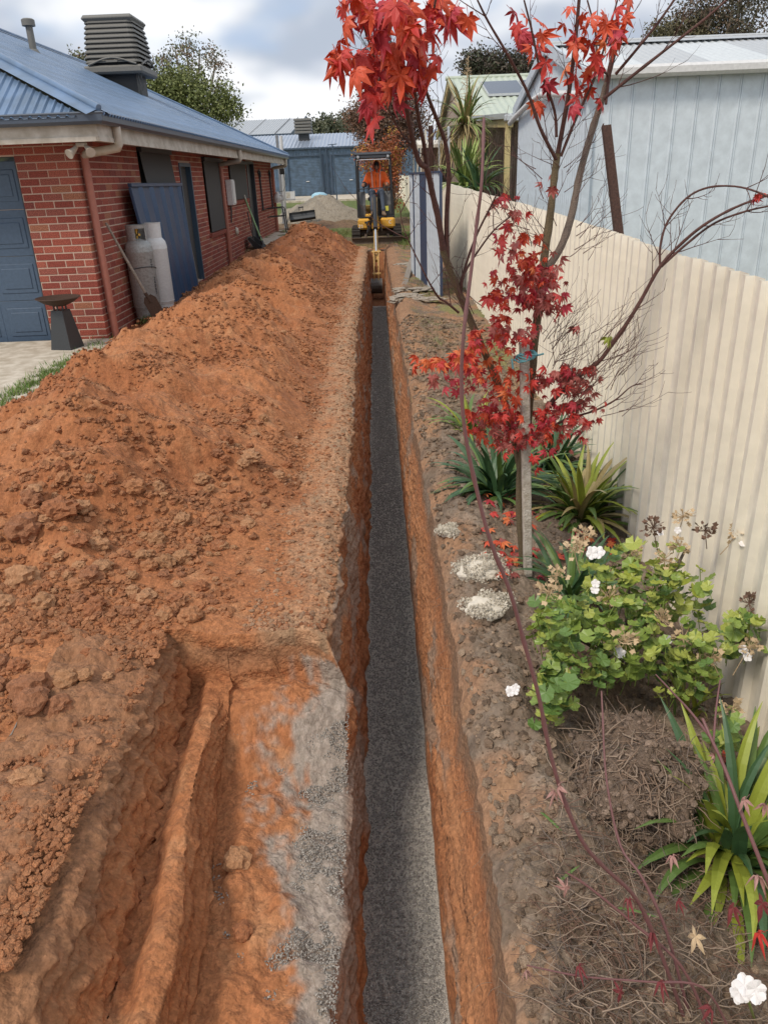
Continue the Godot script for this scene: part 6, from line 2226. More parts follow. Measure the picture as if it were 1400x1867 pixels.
func build_bed_plants():
	var forms = [strap_leaf(1.35, 0.032, 0.9), strap_leaf(1.15, 0.034, 1.4), strap_leaf(0.9, 0.036, 1.6), strap_leaf(0.65, 0.036, 1.5), strap_leaf(0.4, 0.034, 1.0)]
	var A = "agapanthus clumps along the fence"
	var lime = [M.strap_lime, M.strap_green, M.strap_green, M.strap_lime, M.strap_green, M.strap_straw]
	var dark = [M.strap_dark, M.strap_green, M.strap_dark, M.strap_dark]
	strap_clump("agapanthus", "large yellow green strappy clump against the cream fence right of the stake", "plant", ground_at(1058, 945), 130, 0.34, 0.5, lime, forms, A)
	strap_clump("agapanthus", "dark green strappy clump behind the maple trunk left of the stake", "plant", ground_at(905, 905), 95, 0.32, 0.46, dark, forms, A)
	strap_clump("agapanthus", "dark green strappy clump half hidden behind the maple trunk", "plant", ground_at(1000, 860), 80, 0.34, 0.46, dark, forms, A)
	strap_clump("agapanthus", "small bright green clump at the trench side below the low orange maple leaves", "plant", ground_at(860, 790), 50, 0.26, 0.4, [M.strap_lime, M.strap_green, M.ger_green], forms, A)
	strap_clump("agapanthus", "dark strappy clump among the geranium's dry flower heads", "plant", ground_at(1040, 1085), 55, 0.25, 0.36, dark, forms, A)
	strap_clump("agapanthus", "lush green strappy clump in front of the uprooted root ball", "plant", ground_at(1325, 1565), 140, 0.3, 0.48, [M.strap_green, M.strap_green, M.strap_lime, M.strap_dark], forms, A)
	strap_clump("agapanthus", "stubby cut strappy stumps between geranium and root ball", "plant", ground_at(1255, 1300), 16, 0.16, 0.24, [M.strap_green, M.strap_lime], [forms[0], forms[1]], A)
	# a few torn strap leaves lying about
	for q in [[985, 1490, 0.5], [1010, 1625, 2.2], [1125, 1665, 1.2], [1040, 1350, 0.9]]:
		var p = ground_at(q[0], q[1])
		var t = thing("torn_leaf", "torn green strap leaf lying on the dark soil", "leaf", p + Vector3(0, 0.02, 0), "torn strap leaves on the soil")
		var o = MeshInstance3D.new()
		o.name = "blade"
		o.mesh = forms[4]
		o.material_override = M.strap_green
		o.transform = Transform3D(Basis(Vector3.UP, q[2]).scaled(Vector3(0.1, 0.04, 0.10)), Vector3.ZERO)
		t.add_child(o)
	build_geranium()
	# ---- silver cushion plants
	var cush = [[872, 1045, 0.085, "upper grey cushion plant on the trench edge"], [885, 1112, 0.075, "lower grey cushion plant on the trench edge, nearer the geranium"], [818, 972, 0.045, "small grey cushion plant on the trench lip left of the stake"]]
	var tiny = MB.new()
	tiny.quad(Vector3(-0.5, 0, 0), Vector3(0, 0, 1), Vector3(0.5, 0.1, 0), Vector3(0, 0, -0.6))
	tiny.quad(Vector3(0, 0, -0.5), Vector3(0.1, 0.7, 0), Vector3(0, 0, 0.6), Vector3(-0.1, 0.5, 0))
	var tm = tiny.commit()
	for c in cush:
		var p = ground_at(c[0], c[1])
		var t = thing("cushion_plant", c[3], "plant", p, "grey cushion plants on the trench edge")
		var core = MeshInstance3D.new()
		core.name = "mound"
		core.mesh = clod_mesh(90, 3, 0.1)
		core.material_override = M.silver
		core.transform = Transform3D(Basis.from_scale(Vector3(c[2] * 1.15, c[2] * 0.6, c[2])), Vector3(0, 0.01, 0))
		t.add_child(core)
		var xfs = []
		for k in 1500:
			var d = Vector3(rng.randfn(), abs(rng.randfn()), rng.randfn()).normalized()
			var q = Vector3(d.x * 1.2, d.y * 0.66, d.z * 1.05) * c[2] * rng.randf_range(0.85, 1.15) * (1.0 + 0.45 * nW.get_noise_3d(d.x * 1.4 + c[0], d.y, d.z * 1.4))
			xfs.append(Transform3D(Basis.from_euler(Vector3(rng.randf() * 6, rng.randf() * 6, rng.randf() * 6)).scaled(Vector3.ONE * rng.randf_range(0.005, 0.011)), q * rng.randf_range(0.97, 1.1) + Vector3(0, 0.01, 0)))
		copies(t, "leaflets", tm, M.silver, xfs)
	# ---- uprooted root ball
	var rb = ground_at(1150, 1500)
	var r = thing("root_ball", "uprooted clod of soil bristling with pale roots in front of the geranium", "root ball", rb)
	var ball = MeshInstance3D.new()
	ball.name = "soil"
	ball.mesh = clod_mesh(95, 4, 0.24)
	ball.material_override = mat("ball_soil", lin(0.27, 0.19, 0.14), 0.95, 0.0, T.grain, 0.2, T.h_crumb, -1.0)
	var bc = Vector3(0.02, 0.09, -0.08)
	ball.transform = Transform3D(Basis.from_scale(Vector3(0.175, 0.13, 0.185)), bc)
	r.add_child(ball)
	for g in 3:
		var roots = MB.new()
		for k in 230:
			var d = Vector3(rng.randfn(), rng.randfn() * 0.8 + 0.5, rng.randfn() + 0.3).normalized()
			var p = rb + bc + Vector3(d.x * 0.185, d.y * 0.14, d.z * 0.195)
			var t1 = d.cross(Vector3(rng.randfn(), rng.randfn(), rng.randfn())).normalized()
			var pts = [p]
			var l = rng.randf_range(0.05, 0.16)
			for i in 5:
				t1 = (t1 + Vector3(rng.randf_range(-0.5, 0.5), rng.randf_range(-0.6, 0.3), rng.randf_range(-0.5, 0.5)) + d * 0.12).normalized()
				p += t1 * l / 5.0
				pts.append(p)
			var w = rng.randf_range(0.0009, 0.0032)
			roots.tube(pts, taper(6, w, w * 0.25), 5, false)
		part(r, "roots", roots, [M.root, M.bark_grey, mat("root_dark", lin(0.25, 0.17, 0.12), 0.9)][g]).set_meta("kind", "stuff")
	var lumps = []
	var lcol = []
	for k in 2600:
		var d = Vector3(rng.randfn(), rng.randfn() * 0.8 + 0.3, rng.randfn()).normalized()
		var rr = 1.0 + 0.24 * nW.get_noise_3d(d.x * 1.6 + 95 * 7.3, d.y * 1.6, d.z * 1.6) * 1.6 + 0.12 * nB.get_noise_3d(d.x * 4.0 + 95 * 3.1, d.y * 4.0, d.z * 4.0)
		var s = 0.0025 + 0.011 * pow(rng.randf(), 3.0)
		lumps.append(Transform3D(Basis.from_euler(Vector3(rng.randf() * 6, rng.randf() * 6, 0)).scaled(Vector3(s, s * 0.8, s * 1.1)), bc + Vector3(d.x * 0.175, d.y * 0.13, d.z * 0.185) * rr * rng.randf_range(0.98, 1.05)))
		var g = rng.randf_range(0.2, 0.42)
		lcol.append(Color(g, g * 0.72, g * 0.54))
	copies(r, "crumbs", clod_mesh(52, 0, 0.35), M.clod, lumps, lcol)
	# dry thatch lower right
	var th = ground_at(1230, 1720)
	var dt = thing("dry_thatch", "mat of dry brown roots and leaf litter below the green strappy clump", "litter", th)
	for g in 3:
		var mb = MB.new()
		for k in 420:
			var p = ground_at(rng.randf_range(1000, 1400), rng.randf_range(1430, 1880)) + Vector3(0, rng.randf_range(0.0, 0.05), 0)
			var a = rng.randf() * TAU
			var pts = [p]
			var l = rng.randf_range(0.05, 0.16)
			for i in 4:
				a += rng.randf_range(-0.6, 0.6)
				p += Vector3(cos(a), rng.randf_range(-0.25, 0.3), sin(a)) * l / 4.0
				pts.append(p)
			var w = rng.randf_range(0.0007, 0.0024)
			mb.tube(pts, taper(5, w, w * 0.4), 4, false)
		part(dt, "strands", mb, [M.root, M.bark_grey, M.dry_dark][g]).set_meta("kind", "stuff")
	# fine roots hanging from the trench lips
	var hr = MB.new()
	for k in 220:
		var z = -rng.randf_range(1.2, 6.5)
		var right = k % 4 != 0
		var x = (lip_r(z) + 0.005) if right else (lip_l(z) - 0.005)
		var p = Vector3(x, -rng.randf_range(0.04, 0.26), z)
		x = lerp(x, mid_x(z), 0.12)
		var d = Vector3(-1 if right else 1, rng.randf_range(-0.9, 0.5), rng.randf_range(-0.8, 0.8)).normalized()
		var pts = [p]
		var l = rng.randf_range(0.03, 0.10)
		for i in 5:
			d = (d + Vector3(rng.randf_range(-0.4, 0.4), rng.randf_range(-0.6, 0.2), rng.randf_range(-0.4, 0.4))).normalized()
			p += d * l / 5.0
			pts.append(p)
		hr.tube(pts, 0.0007, 3, false)
	var hn = thing("hair_roots", "fine hair roots sticking out of the trench walls below the lip", "roots", Vector3(0, 0, -3))
	part(hn, "strands", hr, M.root)
	hn.set_meta("kind", "stuff")

func build_geranium():
	var base = ground_at(1140, 1235)
	var root = thing("geranium", "sprawling green geranium with white flowers and dry brown flower heads", "plant", base)
	# scalloped round leaf, cupped, facing +y, radius 1
	var forms = []
	for f in 3:
		var mb = MB.new()
		var n = 14
		var ring = []
		for i in n + 1:
			var a = lerp(-PI * 0.93, PI * 0.93, i / float(n))
			var r = 1.0 + (0.09 if i % 2 == 0 else -0.05)
			ring.append(Vector3(sin(a) * r, 0.22 * (0.6 + 0.4 * cos(a * 3.0 + f)) + (0.10 if i % 2 == 0 else -0.05), cos(a) * r))
		for i in n: mb.tri(Vector3(0, -0.05, -0.1), ring[i], ring[i + 1])
		forms.append(mb.commit())
	var stems = MB.new()
	# woody stems
	for q in [[1135, 1250, 1105, 1080, 2.75], [1140, 1250, 1200, 1085, 2.8], [1140, 1245, 1145, 1000, 2.85], [1150, 1250, 1290, 1150, 2.8], [1130, 1255, 1020, 1150, 2.6], [1135, 1250, 1250, 1000, 2.9], [1140, 1260, 1340, 1190, 2.75], [1125, 1260, 1010, 1260, 2.5]]:
		var top = deep(q[2], q[3], q[4])
		var mid = base.lerp(top, 0.5) + Vector3(0, 0.03, 0)
		stems.tube(curve_pts([base + Vector3(rng.randf_range(-0.03, 0.03), -0.02, 0), mid, top], 4), taper(9, 0.010, 0.005), 7)
	part(root, "stems", stems, M.bark_grey)
	var petioles = MB.new()
	var more = [[], [], []]
	# leaf masses: x, y, depth, spread x, spread y, n, tone
	var sets = [[1120, 1130, 2.7, 75, 35, 44, 0], [1010, 1140, 2.58, 40, 45, 24, 0], [1150, 1060, 2.8, 80, 30, 34, 1], [1240, 1080, 2.85, 50, 45, 26, 1], [1190, 1200, 2.65, 90, 35, 42, 0], [1060, 1200, 2.55, 60, 50, 34, 2], [1290, 1170, 2.72, 40, 35, 18, 0], [1360, 1150, 2.75, 32, 35, 18, 0], [1010, 1270, 2.45, 35, 50, 24, 2], [1250, 1240, 2.62, 50, 30, 14, 0], [1320, 1330, 2.5, 25, 35, 10, 2], [1170, 1010, 2.85, 70, 20, 10, 1]]
	var tones = [[M.ger_green, M.ger_green, M.ger_lime, M.ger_green], [M.ger_lime, M.ger_green, M.strap_lime, M.ger_lime], [M.ger_dark, M.ger_green, M.ger_dark]]
	for s in sets:
		for k in s[5]:
			var p = deep(s[0] + rng.randf_range(-1, 1) * s[3], s[1] + rng.randf_range(-1, 1) * s[4], s[2] + rng.randf_range(-0.14, 0.16))
			var o = MeshInstance3D.new()
			o.name = "leaf"
			o.mesh = forms[k % 3]
			o.material_override = tones[s[6]][rng.randi() % tones[s[6]].size()]
			var sz = rng.randf_range(0.016, 0.034)
			o.transform = Transform3D((Basis(Vector3.UP, rng.randf() * TAU) * Basis(Vector3.RIGHT, rng.randf_range(-0.1, 0.9)) * Basis(Vector3.BACK, rng.randf_range(-0.5, 0.5))).scaled(Vector3.ONE * sz), p - base)
			root.add_child(o, true)
			for e in 2:
				var p2 = deep(s[0] + rng.randf_range(-1.1, 1.1) * s[3], s[1] + rng.randf_range(-1.1, 1.1) * s[4], s[2] + rng.randf_range(-0.1, 0.22))
				more[(k + e) % 3].append(Transform3D((Basis(Vector3.UP, rng.randf() * TAU) * Basis(Vector3.RIGHT, rng.randf_range(-0.1, 1.0)) * Basis(Vector3.BACK, rng.randf_range(-0.6, 0.6))).scaled(Vector3.ONE * rng.randf_range(0.012, 0.027)), p2 - base))
			petioles.tube([p, p + Vector3(rng.randf_range(-0.03, 0.03), -rng.randf_range(0.04, 0.09), rng.randf_range(-0.05, 0.02))], 0.0016, 4, false)
	for e in 3: copies(root, "leaves", forms[e], [M.ger_green, M.ger_lime, M.ger_dark][e], more[e])
	part(root, "petioles", petioles, M.ger_green).set_meta("kind", "stuff")
	# white flowers
	var petal = MB.new()
	for i in 5:
		var a = i * TAU / 5.0
		var d = Vector3(sin(a), 0, cos(a)); var s = Vector3(d.z, 0, -d.x)
		petal.quad(Vector3.ZERO, d * 0.62 - s * 0.5 + Vector3(0, 0.12, 0), d * 1.05 + Vector3(0, 0.1, 0), d * 0.62 + s * 0.5 + Vector3(0, 0.16, 0))
	var pm = petal.commit()
	for q in [[1087, 1002, 2.7, 5, 0.021], [1240, 968, 2.95, 1, 0.014], [1205, 968, 2.95, 1, 0.014], [1085, 1068, 2.68, 2, 0.016], [1222, 1070, 2.85, 3, 0.014], [1225, 1172, 2.7, 1, 0.018], [1128, 1182, 2.58, 2, 0.018], [935, 1262, 2.35, 4, 0.013], [1352, 985, 2.95, 2, 0.014], [1360, 1190, 2.7, 2, 0.017]]:
		var fl = MeshInstance3D.new()
		fl.name = "flower"
		var mb = MB.new()
		for k in q[3]:
			var c = deep(q[0] + rng.randf_range(-9, 9), q[1] + rng.randf_range(-9, 9), q[2] - rng.randf_range(0, 0.03))
			var bas = (Basis(Vector3.RIGHT, rng.randf_range(0.3, 1.3)) * Basis(Vector3.UP, rng.randf() * 6.0)).scaled(Vector3.ONE * q[4])
			for i in 5:
				var a = i * TAU / 5.0
				var d = Vector3(sin(a), 0, cos(a)); var s = Vector3(d.z, 0, -d.x)
				var pp = [Vector3.ZERO, d * 0.62 - s * 0.5 + Vector3(0, 0.12, 0), d * 1.05 + Vector3(0, 0.1, 0), d * 0.62 + s * 0.5 + Vector3(0, 0.16, 0)]
				petal_fan(mb, c, bas, d, s)
		part(root, "flower", mb, M.petal)
	# spent heads: umbels of dry stalks and withered petals
	for q in [[1245, 942, 2.95, 0], [1190, 962, 2.95, 1], [1345, 975, 2.95, 0], [1285, 968, 2.95, 1], [1150, 1010, 2.85, 0], [1240, 1000, 2.9, 0], [1210, 1020, 2.88, 0], [1065, 975, 2.85, 0], [1045, 1000, 2.75, 0], [1110, 1090, 2.65, 0], [1140, 1168, 2.56, 0], [1205, 1128, 2.7, 0], [1245, 1165, 2.68, 0], [1365, 1100, 2.8, 1], [1365, 1180, 2.7, 0], [1295, 1200, 2.65, 0], [1000, 1080, 2.6, 0], [1335, 1290, 2.55, 0], [1060, 1205, 2.5, 1], [1015, 1050, 2.62, 0]]:
		var c = deep(q[0], q[1], q[2])
		var foot = c + Vector3(rng.randf_range(-0.05, 0.05), -rng.randf_range(0.08, 0.16), rng.randf_range(-0.04, 0.02))
		var mb = MB.new()
		mb.tube([foot, c], 0.0018, 4, false)
		for k in 30:
			var d = Vector3(rng.randfn(), rng.randfn() * 0.7 + 0.25, rng.randfn()).normalized()
			var e = c + d * rng.randf_range(0.018, 0.042)
			mb.tube([c, e], 0.0012, 3, false)
			var s = d.cross(Vector3(rng.randfn(), rng.randfn(), rng.randfn())).normalized()
			var w = rng.randf_range(0.005, 0.012)
			mb.quad(e, e + s * w, e + s * w * 0.6 + d * w * 1.6, e + d * w * 1.2)
			mb.quad(e, e + d * w * 1.2, e + d * w * 1.5 - s * w * 0.7, e - s * w)
		part(root, "flower_head", mb, M.dry_flower if q[3] == 0 else M.dry_dark)

func build_sapling():
	# slender purple shoots of a young maple close to the lens
	var base = ground_at(1262, 1850)
	var root = thing("maple_shoot", "long bare purple maple shoot arching up beside the trench with withered leaves", "shoot", base)
	var stems = [
		[[[1250, 1867, 1.72], [1205, 1740, 1.62], [1160, 1640, 1.55], [1100, 1580, 1.48], [1062, 1535, 1.43], [1025, 1450, 1.38], [1000, 1360, 1.33], [982, 1270, 1.28], [955, 1170, 1.23], [930, 1080, 1.18], [895, 990, 1.13], [868, 890, 1.09], [848, 790, 1.05], [841, 700, 1.02], [845, 610, 0.99], [858, 500, 0.97], [870, 400, 0.95], [878, 330, 0.93], [882, 215, 0.92]], 0.0046, 0.0018],
		[[[1255, 1850, 1.72], [1215, 1700, 1.7], [1170, 1600, 1.72], [1130, 1540, 1.76], [1105, 1420, 1.8], [1098, 1300, 1.84], [1096, 1260, 1.86]], 0.004, 0.0018],
		[[[1290, 1867, 1.7], [1240, 1760, 1.66], [1150, 1680, 1.66], [1070, 1615, 1.66], [1030, 1590, 1.66]], 0.004, 0.002],
		[[[1330, 1880, 1.65], [1280, 1800, 1.62], [1180, 1790, 1.62], [1060, 1780, 1.62], [960, 1760, 1.62]], 0.003, 0.0015]]
	for s in stems:
		var pts = curve_pts(traced(s[0]), 5)
		var rad = taper(pts.size(), s[1], s[2])
		for i in rad.size():
			if i % 8 == 0: rad[i] *= 1.3
		var mb = MB.new()
		mb.tube(pts, rad, 9)
		part(root, "stem", mb, M.bark_purple)
	var forms = [maple_leaf(5, 11, 3.0), maple_leaf(5, 12, 3.6)]
	mat("leaf_faded", lin(0.42, 0.23, 0.20), 0.7, 0.0, T.faint, 0.1)
	mat("leaf_wine", lin(0.22, 0.045, 0.05), 0.6, 0.0, T.faint, 0.1)
	for q in [[1020, 1430, 1.34, 0.05, 0], [1005, 1440, 1.35, 0.04, 0], [1030, 1610, 1.6, 0.055, 0], [1150, 1640, 1.5, 0.05, 1], [1190, 1700, 1.55, 0.05, 1], [1230, 1560, 1.5, 0.05, 0], [1060, 1760, 1.6, 0.05, 1], [1270, 1700, 1.45, 0.06, 2], [1210, 1790, 1.5, 0.05, 1], [1290, 1830, 1.5, 0.05, 1], [1240, 1640, 1.6, 0.04, 1], [960, 1770, 1.62, 0.04, 0], [1130, 1800, 1.6, 0.05, 1]]:
		var o = MeshInstance3D.new()
		o.name = "leaf"
		o.mesh = forms[q[4] % 2]
		o.material_override = [M.leaf_faded, M.leaf_wine, M.dry_flower][q[4]]
		o.transform = Transform3D((Basis(Vector3.UP, rng.randf() * 6.0) * Basis(Vector3.RIGHT, rng.randf_range(0.4, 1.2))).scaled(Vector3(0.55, 0.9, 0.8) * q[3]), deep(q[0], q[1], q[2]) - base)
		root.add_child(o, true)
	var b2 = ground_at(1395, 1700)
	root = thing("maple_shoot", "short reddish shoot with pink withered leaves beside the green strappy clump", "shoot", b2)
	for s in [[[[1420, 1660, 1.45], [1385, 1570, 1.45], [1350, 1480, 1.47], [1320, 1400, 1.5], [1295, 1345, 1.52], [1280, 1310, 1.54]], 0.0042, 0.003], [[[1300, 1352, 1.52], [1260, 1300, 1.6], [1225, 1262, 1.7], [1195, 1230, 1.8]], 0.003, 0.0016], [[[1300, 1350, 1.52], [1305, 1290, 1.56], [1312, 1240, 1.6]], 0.0025, 0.0015]]:
		var pts = curve_pts(traced(s[0]), 5)
		var mb = MB.new()
		mb.tube(pts, taper(pts.size(), s[1], s[2]), 8)
		part(root, "stem", mb, M.bark_purple)
	for q in [[1385, 1600, 1.3, 0.055, 0], [1392, 1640, 1.28, 0.05, 1], [1360, 1455, 1.44, 0.045, 0], [1395, 1465, 1.4, 0.045, 0], [1300, 1375, 1.5, 0.03, 0], [1390, 1700, 1.3, 0.05, 3], [1340, 1650, 1.4, 0.05, 1]]:
		var o = MeshInstance3D.new()
		o.name = "leaf"
		o.mesh = forms[q[4] % 2]
		o.material_override = [M.leaf_faded, M.leaf_wine, M.dry_flower, M.leaf_red][q[4]]
		o.transform = Transform3D((Basis(Vector3.UP, rng.randf() * 6.0) * Basis(Vector3.RIGHT, rng.randf_range(0.4, 1.2))).scaled(Vector3(0.6, 0.9, 0.85) * q[3]), deep(q[0], q[1], q[2]) - b2)
		root.add_child(o, true)
	# white bloom close by at the lower right
	var c = deep(1362, 1800, 1.5)
	var fb = ground_at(1375, 1860)
	root = thing("white_bloom", "single white flower head on a green stalk at the corner of the bed", "flower", fb)
	var st = MB.new()
	st.tube([fb, c + Vector3(0, -0.02, 0)], 0.003, 6)
	part(root, "stalk", st, M.ger_green)
	for k in 7:
		var mb = MB.new()
		var cc = c + Vector3(rng.randf_range(-0.02, 0.02), rng.randf_range(-0.022, 0.022), rng.randf_range(-0.015, 0.015))
		var bas = (Basis(Vector3.RIGHT, rng.randf_range(0.4, 1.2)) * Basis(Vector3.UP, rng.randf() * 6.0)).scaled(Vector3.ONE * 0.02)
		for i in 5:
			var a = i * TAU / 5.0
			var d = Vector3(sin(a), 0, cos(a)); var s = Vector3(d.z, 0, -d.x)
			petal_fan(mb, cc, bas, d, s)
		part(root, "floret", mb, M.petal)

# ---------------------------------------------------------------- trees
# crown of leaf-sized faces gathered in clumps inside the given ellipsoids [centre, radii]
func crown(root: Node3D, blobs: Array, clumps: int, per: int, leaf: float, tones: Array, clump_r: float, droop := 0.0, gap := -0.22):
	var mb = MB.new()
	mb.tinted = true
	for b in blobs:
		for k in int(clumps * b[2]):
			var d = Vector3(rng.randfn(), rng.randfn(), rng.randfn()).normalized() * pow(rng.randf(), 0.38)
			var c: Vector3 = b[0] + Vector3(d.x * b[1].x, d.y * b[1].y, d.z * b[1].z)
			if nA.get_noise_3d(c.x * 0.7, c.y * 0.7, c.z * 0.7) < gap: continue
			var tone: Color = tones[rng.randi() % tones.size()]
			for i in per:
				var e = Vector3(rng.randfn(), rng.randfn() * 0.75, rng.randfn()) * clump_r * 0.5
				var p = c + e - Vector3(0, droop * e.length(), 0)
				var a = Vector3(rng.randfn(), rng.randfn() - droop, rng.randfn()).normalized()
				var s = a.cross(Vector3(rng.randfn(), rng.randfn(), rng.randfn())).normalized()
				var l = leaf * rng.randf_range(0.7, 1.3)
				mb.col = tone * rng.randf_range(0.75, 1.25)
				mb.quad(p, p + a * l * 0.5 + s * l * 0.28, p + a * l, p + a * l * 0.5 - s * l * 0.28)
	return part(root, "crown", mb, M.foliage)

func grow(mb: MB, p: Vector3, d: Vector3, l: float, r: float, depth: int, spread: float, lift: float, tips: Array):
	var pts = [p]
	var dd = d
	var q = p
	for i in 4:
		dd = (dd + Vector3(rng.randf_range(-1, 1), rng.randf_range(-0.5, 1) * 0.5, rng.randf_range(-1, 1)) * 0.13 + Vector3(0, lift, 0)).normalized()
		q += dd * l / 4.0
		pts.append(q)
	mb.tube(pts, taper(5, r, r * 0.62), 6 if r > 0.03 else 4, false)
	if depth == 0:
		tips.append(q)
		return
	var n = 3 if depth > 1 else 4
	for k in n:
		var s = dd.cross(Vector3(rng.randfn(), rng.randfn(), rng.randfn())).normalized()
		var at = pts[4] if k == 0 else pts[2 + k % 3]
		grow(mb, at, (dd + s * spread).normalized(), l * rng.randf_range(0.6, 0.85), r * 0.58, depth - 1, spread, lift, tips)

func tree(called: String, label: String, at: Vector3, h: float, r: float, blobs: Array, clumps: int, per: int, leaf: float, tones: Array, clump_r: float, bark, depth := 2, group := "", droop := 0.0):
	var root = thing(called, label, "tree", at, group)
	var mb = MB.new()
	var tips = []
	grow(mb, at - Vector3(0, 0.2, 0), Vector3(0.03, 1, 0).normalized(), h * 0.36, r, depth, 0.6, 0.06, tips)
	# limbs reaching into each mass of leaves
	for b in blobs:
		var foot = at + Vector3(0, h * 0.35, 0)
		mb.tube(curve_pts([foot, foot.lerp(b[0], 0.5) + Vector3(0, -0.2, 0), b[0] + Vector3(0, b[1].y * 0.3, 0)], 3), taper(7, r * 0.6, r * 0.15), 6, false)
	part(root, "trunk", mb, bark)
	crown(root, blobs, clumps, per, leaf, tones, clump_r, droop, -0.22 if droop == 0.0 else 0.0)
	return root

func build_trees():
	mat("bark_gum", lin(0.40, 0.35, 0.30), 0.85, 0.0, T.faint, 0.5)
	mat("bark_dark", lin(0.11, 0.085, 0.07), 0.9, 0.0, T.grit, 0.5)
	var gum = [Color(0.13, 0.15, 0.08), Color(0.17, 0.175, 0.10), Color(0.15, 0.15, 0.10), Color(0.22, 0.15, 0.10)]
	var grn = [Color(0.13, 0.16, 0.05), Color(0.17, 0.20, 0.065), Color(0.21, 0.23, 0.085)]
	# behind the brick house: a tall gum and a green tree in front of it
	var z = -46.0
	var f = func(x, y, w, h, zz, k): return [on_z(x, y, zz), Vector3(w * -zz / 1385.0, h * -zz / 1385.0, w * -zz / 1500.0), k]
	var g1 = on_z(350, 240, z); g1.y = 0.5
	tree("gum_tree", "tall open crowned gum tree rising behind the brick house", g1, 7.0, 0.22, [f.call(340, 75, 35, 16, z, 1.0), f.call(320, 92, 22, 14, z, 0.6), f.call(365, 100, 26, 24, z, 0.9), f.call(305, 112, 22, 14, z, 0.6), f.call(395, 118, 22, 25, z, 0.8), f.call(350, 125, 30, 18, z, 0.7), f.call(400, 150, 20, 25, z, 0.7), f.call(375, 160, 28, 20, z, 0.6)], 34, 30, 0.13, gum, 0.5, M.bark_gum, 3, "", 0.35)
	z = -40.0
	var g2 = on_z(340, 250, z); g2.y = 0.4
	tree("broadleaf_tree", "dense green tree peeping over the brick house's blue ridge", g2, 4.5, 0.18, [f.call(300, 160, 32, 28, z, 1.0), f.call(340, 170, 40, 32, z, 1.6), f.call(380, 190, 40, 28, z, 1.4), f.call(415, 195, 18, 26, z, 0.7), f.call(280, 165, 15, 18, z, 0.5)], 85, 28, 0.15, grn, 0.55, M.bark_dark, 2)
	var g0 = on_z(148, 130, -44.0); g0.y = 0.5
	tree("gum_tree", "small tree top showing left of the roof cooler", g0, 5.0, 0.14, [f.call(148, 112, 11, 9, -44.0, 0.6)], 50, 22, 0.15, gum, 0.5, M.bark_gum, 2)
	# far tree line past the sheds
	var i = 0
	var far_lab = ["low far tree above the blue shed roof beside the tan cooler", "far grey green tree between the cooler and the roof vent", "far dark tree above the roof vent", "far tree left of the bare poplar", "far tree over the shed roof near the brown hedge tree"]
	for q in [[568, 238, 22, 14], [598, 232, 14, 14], [612, 236, 14, 12], [634, 228, 14, 18], [650, 232, 14, 18]]:
		z = -95.0 - i * 3
		var p = on_z(q[0], 270, z); p.y = 0.6
		tree("distant_tree", far_lab[i], p, 6.0, 0.2, [f.call(q[0], q[1], q[2], q[3], z, 1.0), f.call(q[0] + 6, q[1] + 14, q[2], q[3], z, 0.8)], 90, 20, 0.34, [Color(0.10, 0.115, 0.07), Color(0.13, 0.135, 0.085)], 0.9, M.bark_dark, 2, "far trees past the sheds")
		i += 1
	# brown autumn tree behind the digger
	z = -33.0
	var b0 = on_z(700, 345, z); b0.x = 0.5; b0.y = 0.15
	var rust_l = [Color(0.17, 0.085, 0.05), Color(0.22, 0.13, 0.085), Color(0.14, 0.085, 0.065), Color(0.26, 0.14, 0.09), Color(0.19, 0.14, 0.10)]
	tree("autumn_tree", "brown leaved autumn tree standing behind the excavator", b0, 4.6, 0.12, [f.call(690, 215, 45, 35, z, 1.5), f.call(720, 225, 40, 45, z, 1.5), f.call(665, 225, 25, 25, z, 0.7), f.call(705, 260, 40, 35, z, 1.2), f.call(715, 300, 20, 45, z, 0.7), f.call(735, 190, 25, 30, z, 0.9), f.call(690, 185, 35, 20, z, 0.9), f.call(750, 215, 25, 40, z, 0.9), f.call(650, 215, 16, 18, z, 0.5)], 110, 26, 0.09, rust_l, 0.42, M.bark_dark, 3)
	z = -29.0
	var b1 = on_z(712, 400, z); b1.y = 0.15
	tree("orange_shrub", "slender shrub with orange and yellow leaves beside the excavator canopy", b1, 2.2, 0.05, [f.call(675, 285, 22, 26, z, 1.0), f.call(716, 290, 12, 45, z, 1.3), f.call(714, 350, 11, 40, z, 0.9), f.call(690, 270, 24, 20, z, 0.7)], 60, 22, 0.085, [Color(0.42, 0.14, 0.05), Color(0.36, 0.10, 0.05), Color(0.45, 0.27, 0.05), Color(0.28, 0.12, 0.06)], 0.3, M.bark_dark, 2)
	# bare poplar above it
	z = -38.0
	var p0 = on_z(705, 330, z); p0.y = 0.3
	var pr = thing("bare_tree", "leafless upright tree with thin branches behind the brown autumn tree", "tree", p0)
	var tips = []
	var pm = MB.new()
	var tr = [p0, on_z(700, 250, z), on_z(695, 180, z), on_z(690, 120, z), on_z(688, 85, z)]
	pm.tube(curve_pts(tr, 4), taper(17, 0.16, 0.02), 8, false)
	part(pr, "trunk", pm, M.bark_dark)
	pm = MB.new()
	for k in 46:
		var u = rng.randf_range(0.3, 0.95)
		var p = tr[0].lerp(tr[4], u)
		var a = rng.randf() * TAU
		grow(pm, p, Vector3(cos(a) * 0.65, 1.0, sin(a) * 0.65).normalized(), lerp(1.7, 0.6, u), 0.03, 2, 0.5, 0.12, tips)
	part(pr, "branches", pm, M.bark_dark)
	# dark trees over the neighbour's roof
	i = 0
	var dl = ["spiky dark conifer above the neighbour's green roof ridge", "brown mottled tree above the neighbour's green roof ridge", "dark tree between the neighbour's roof and the pale shed gable"]
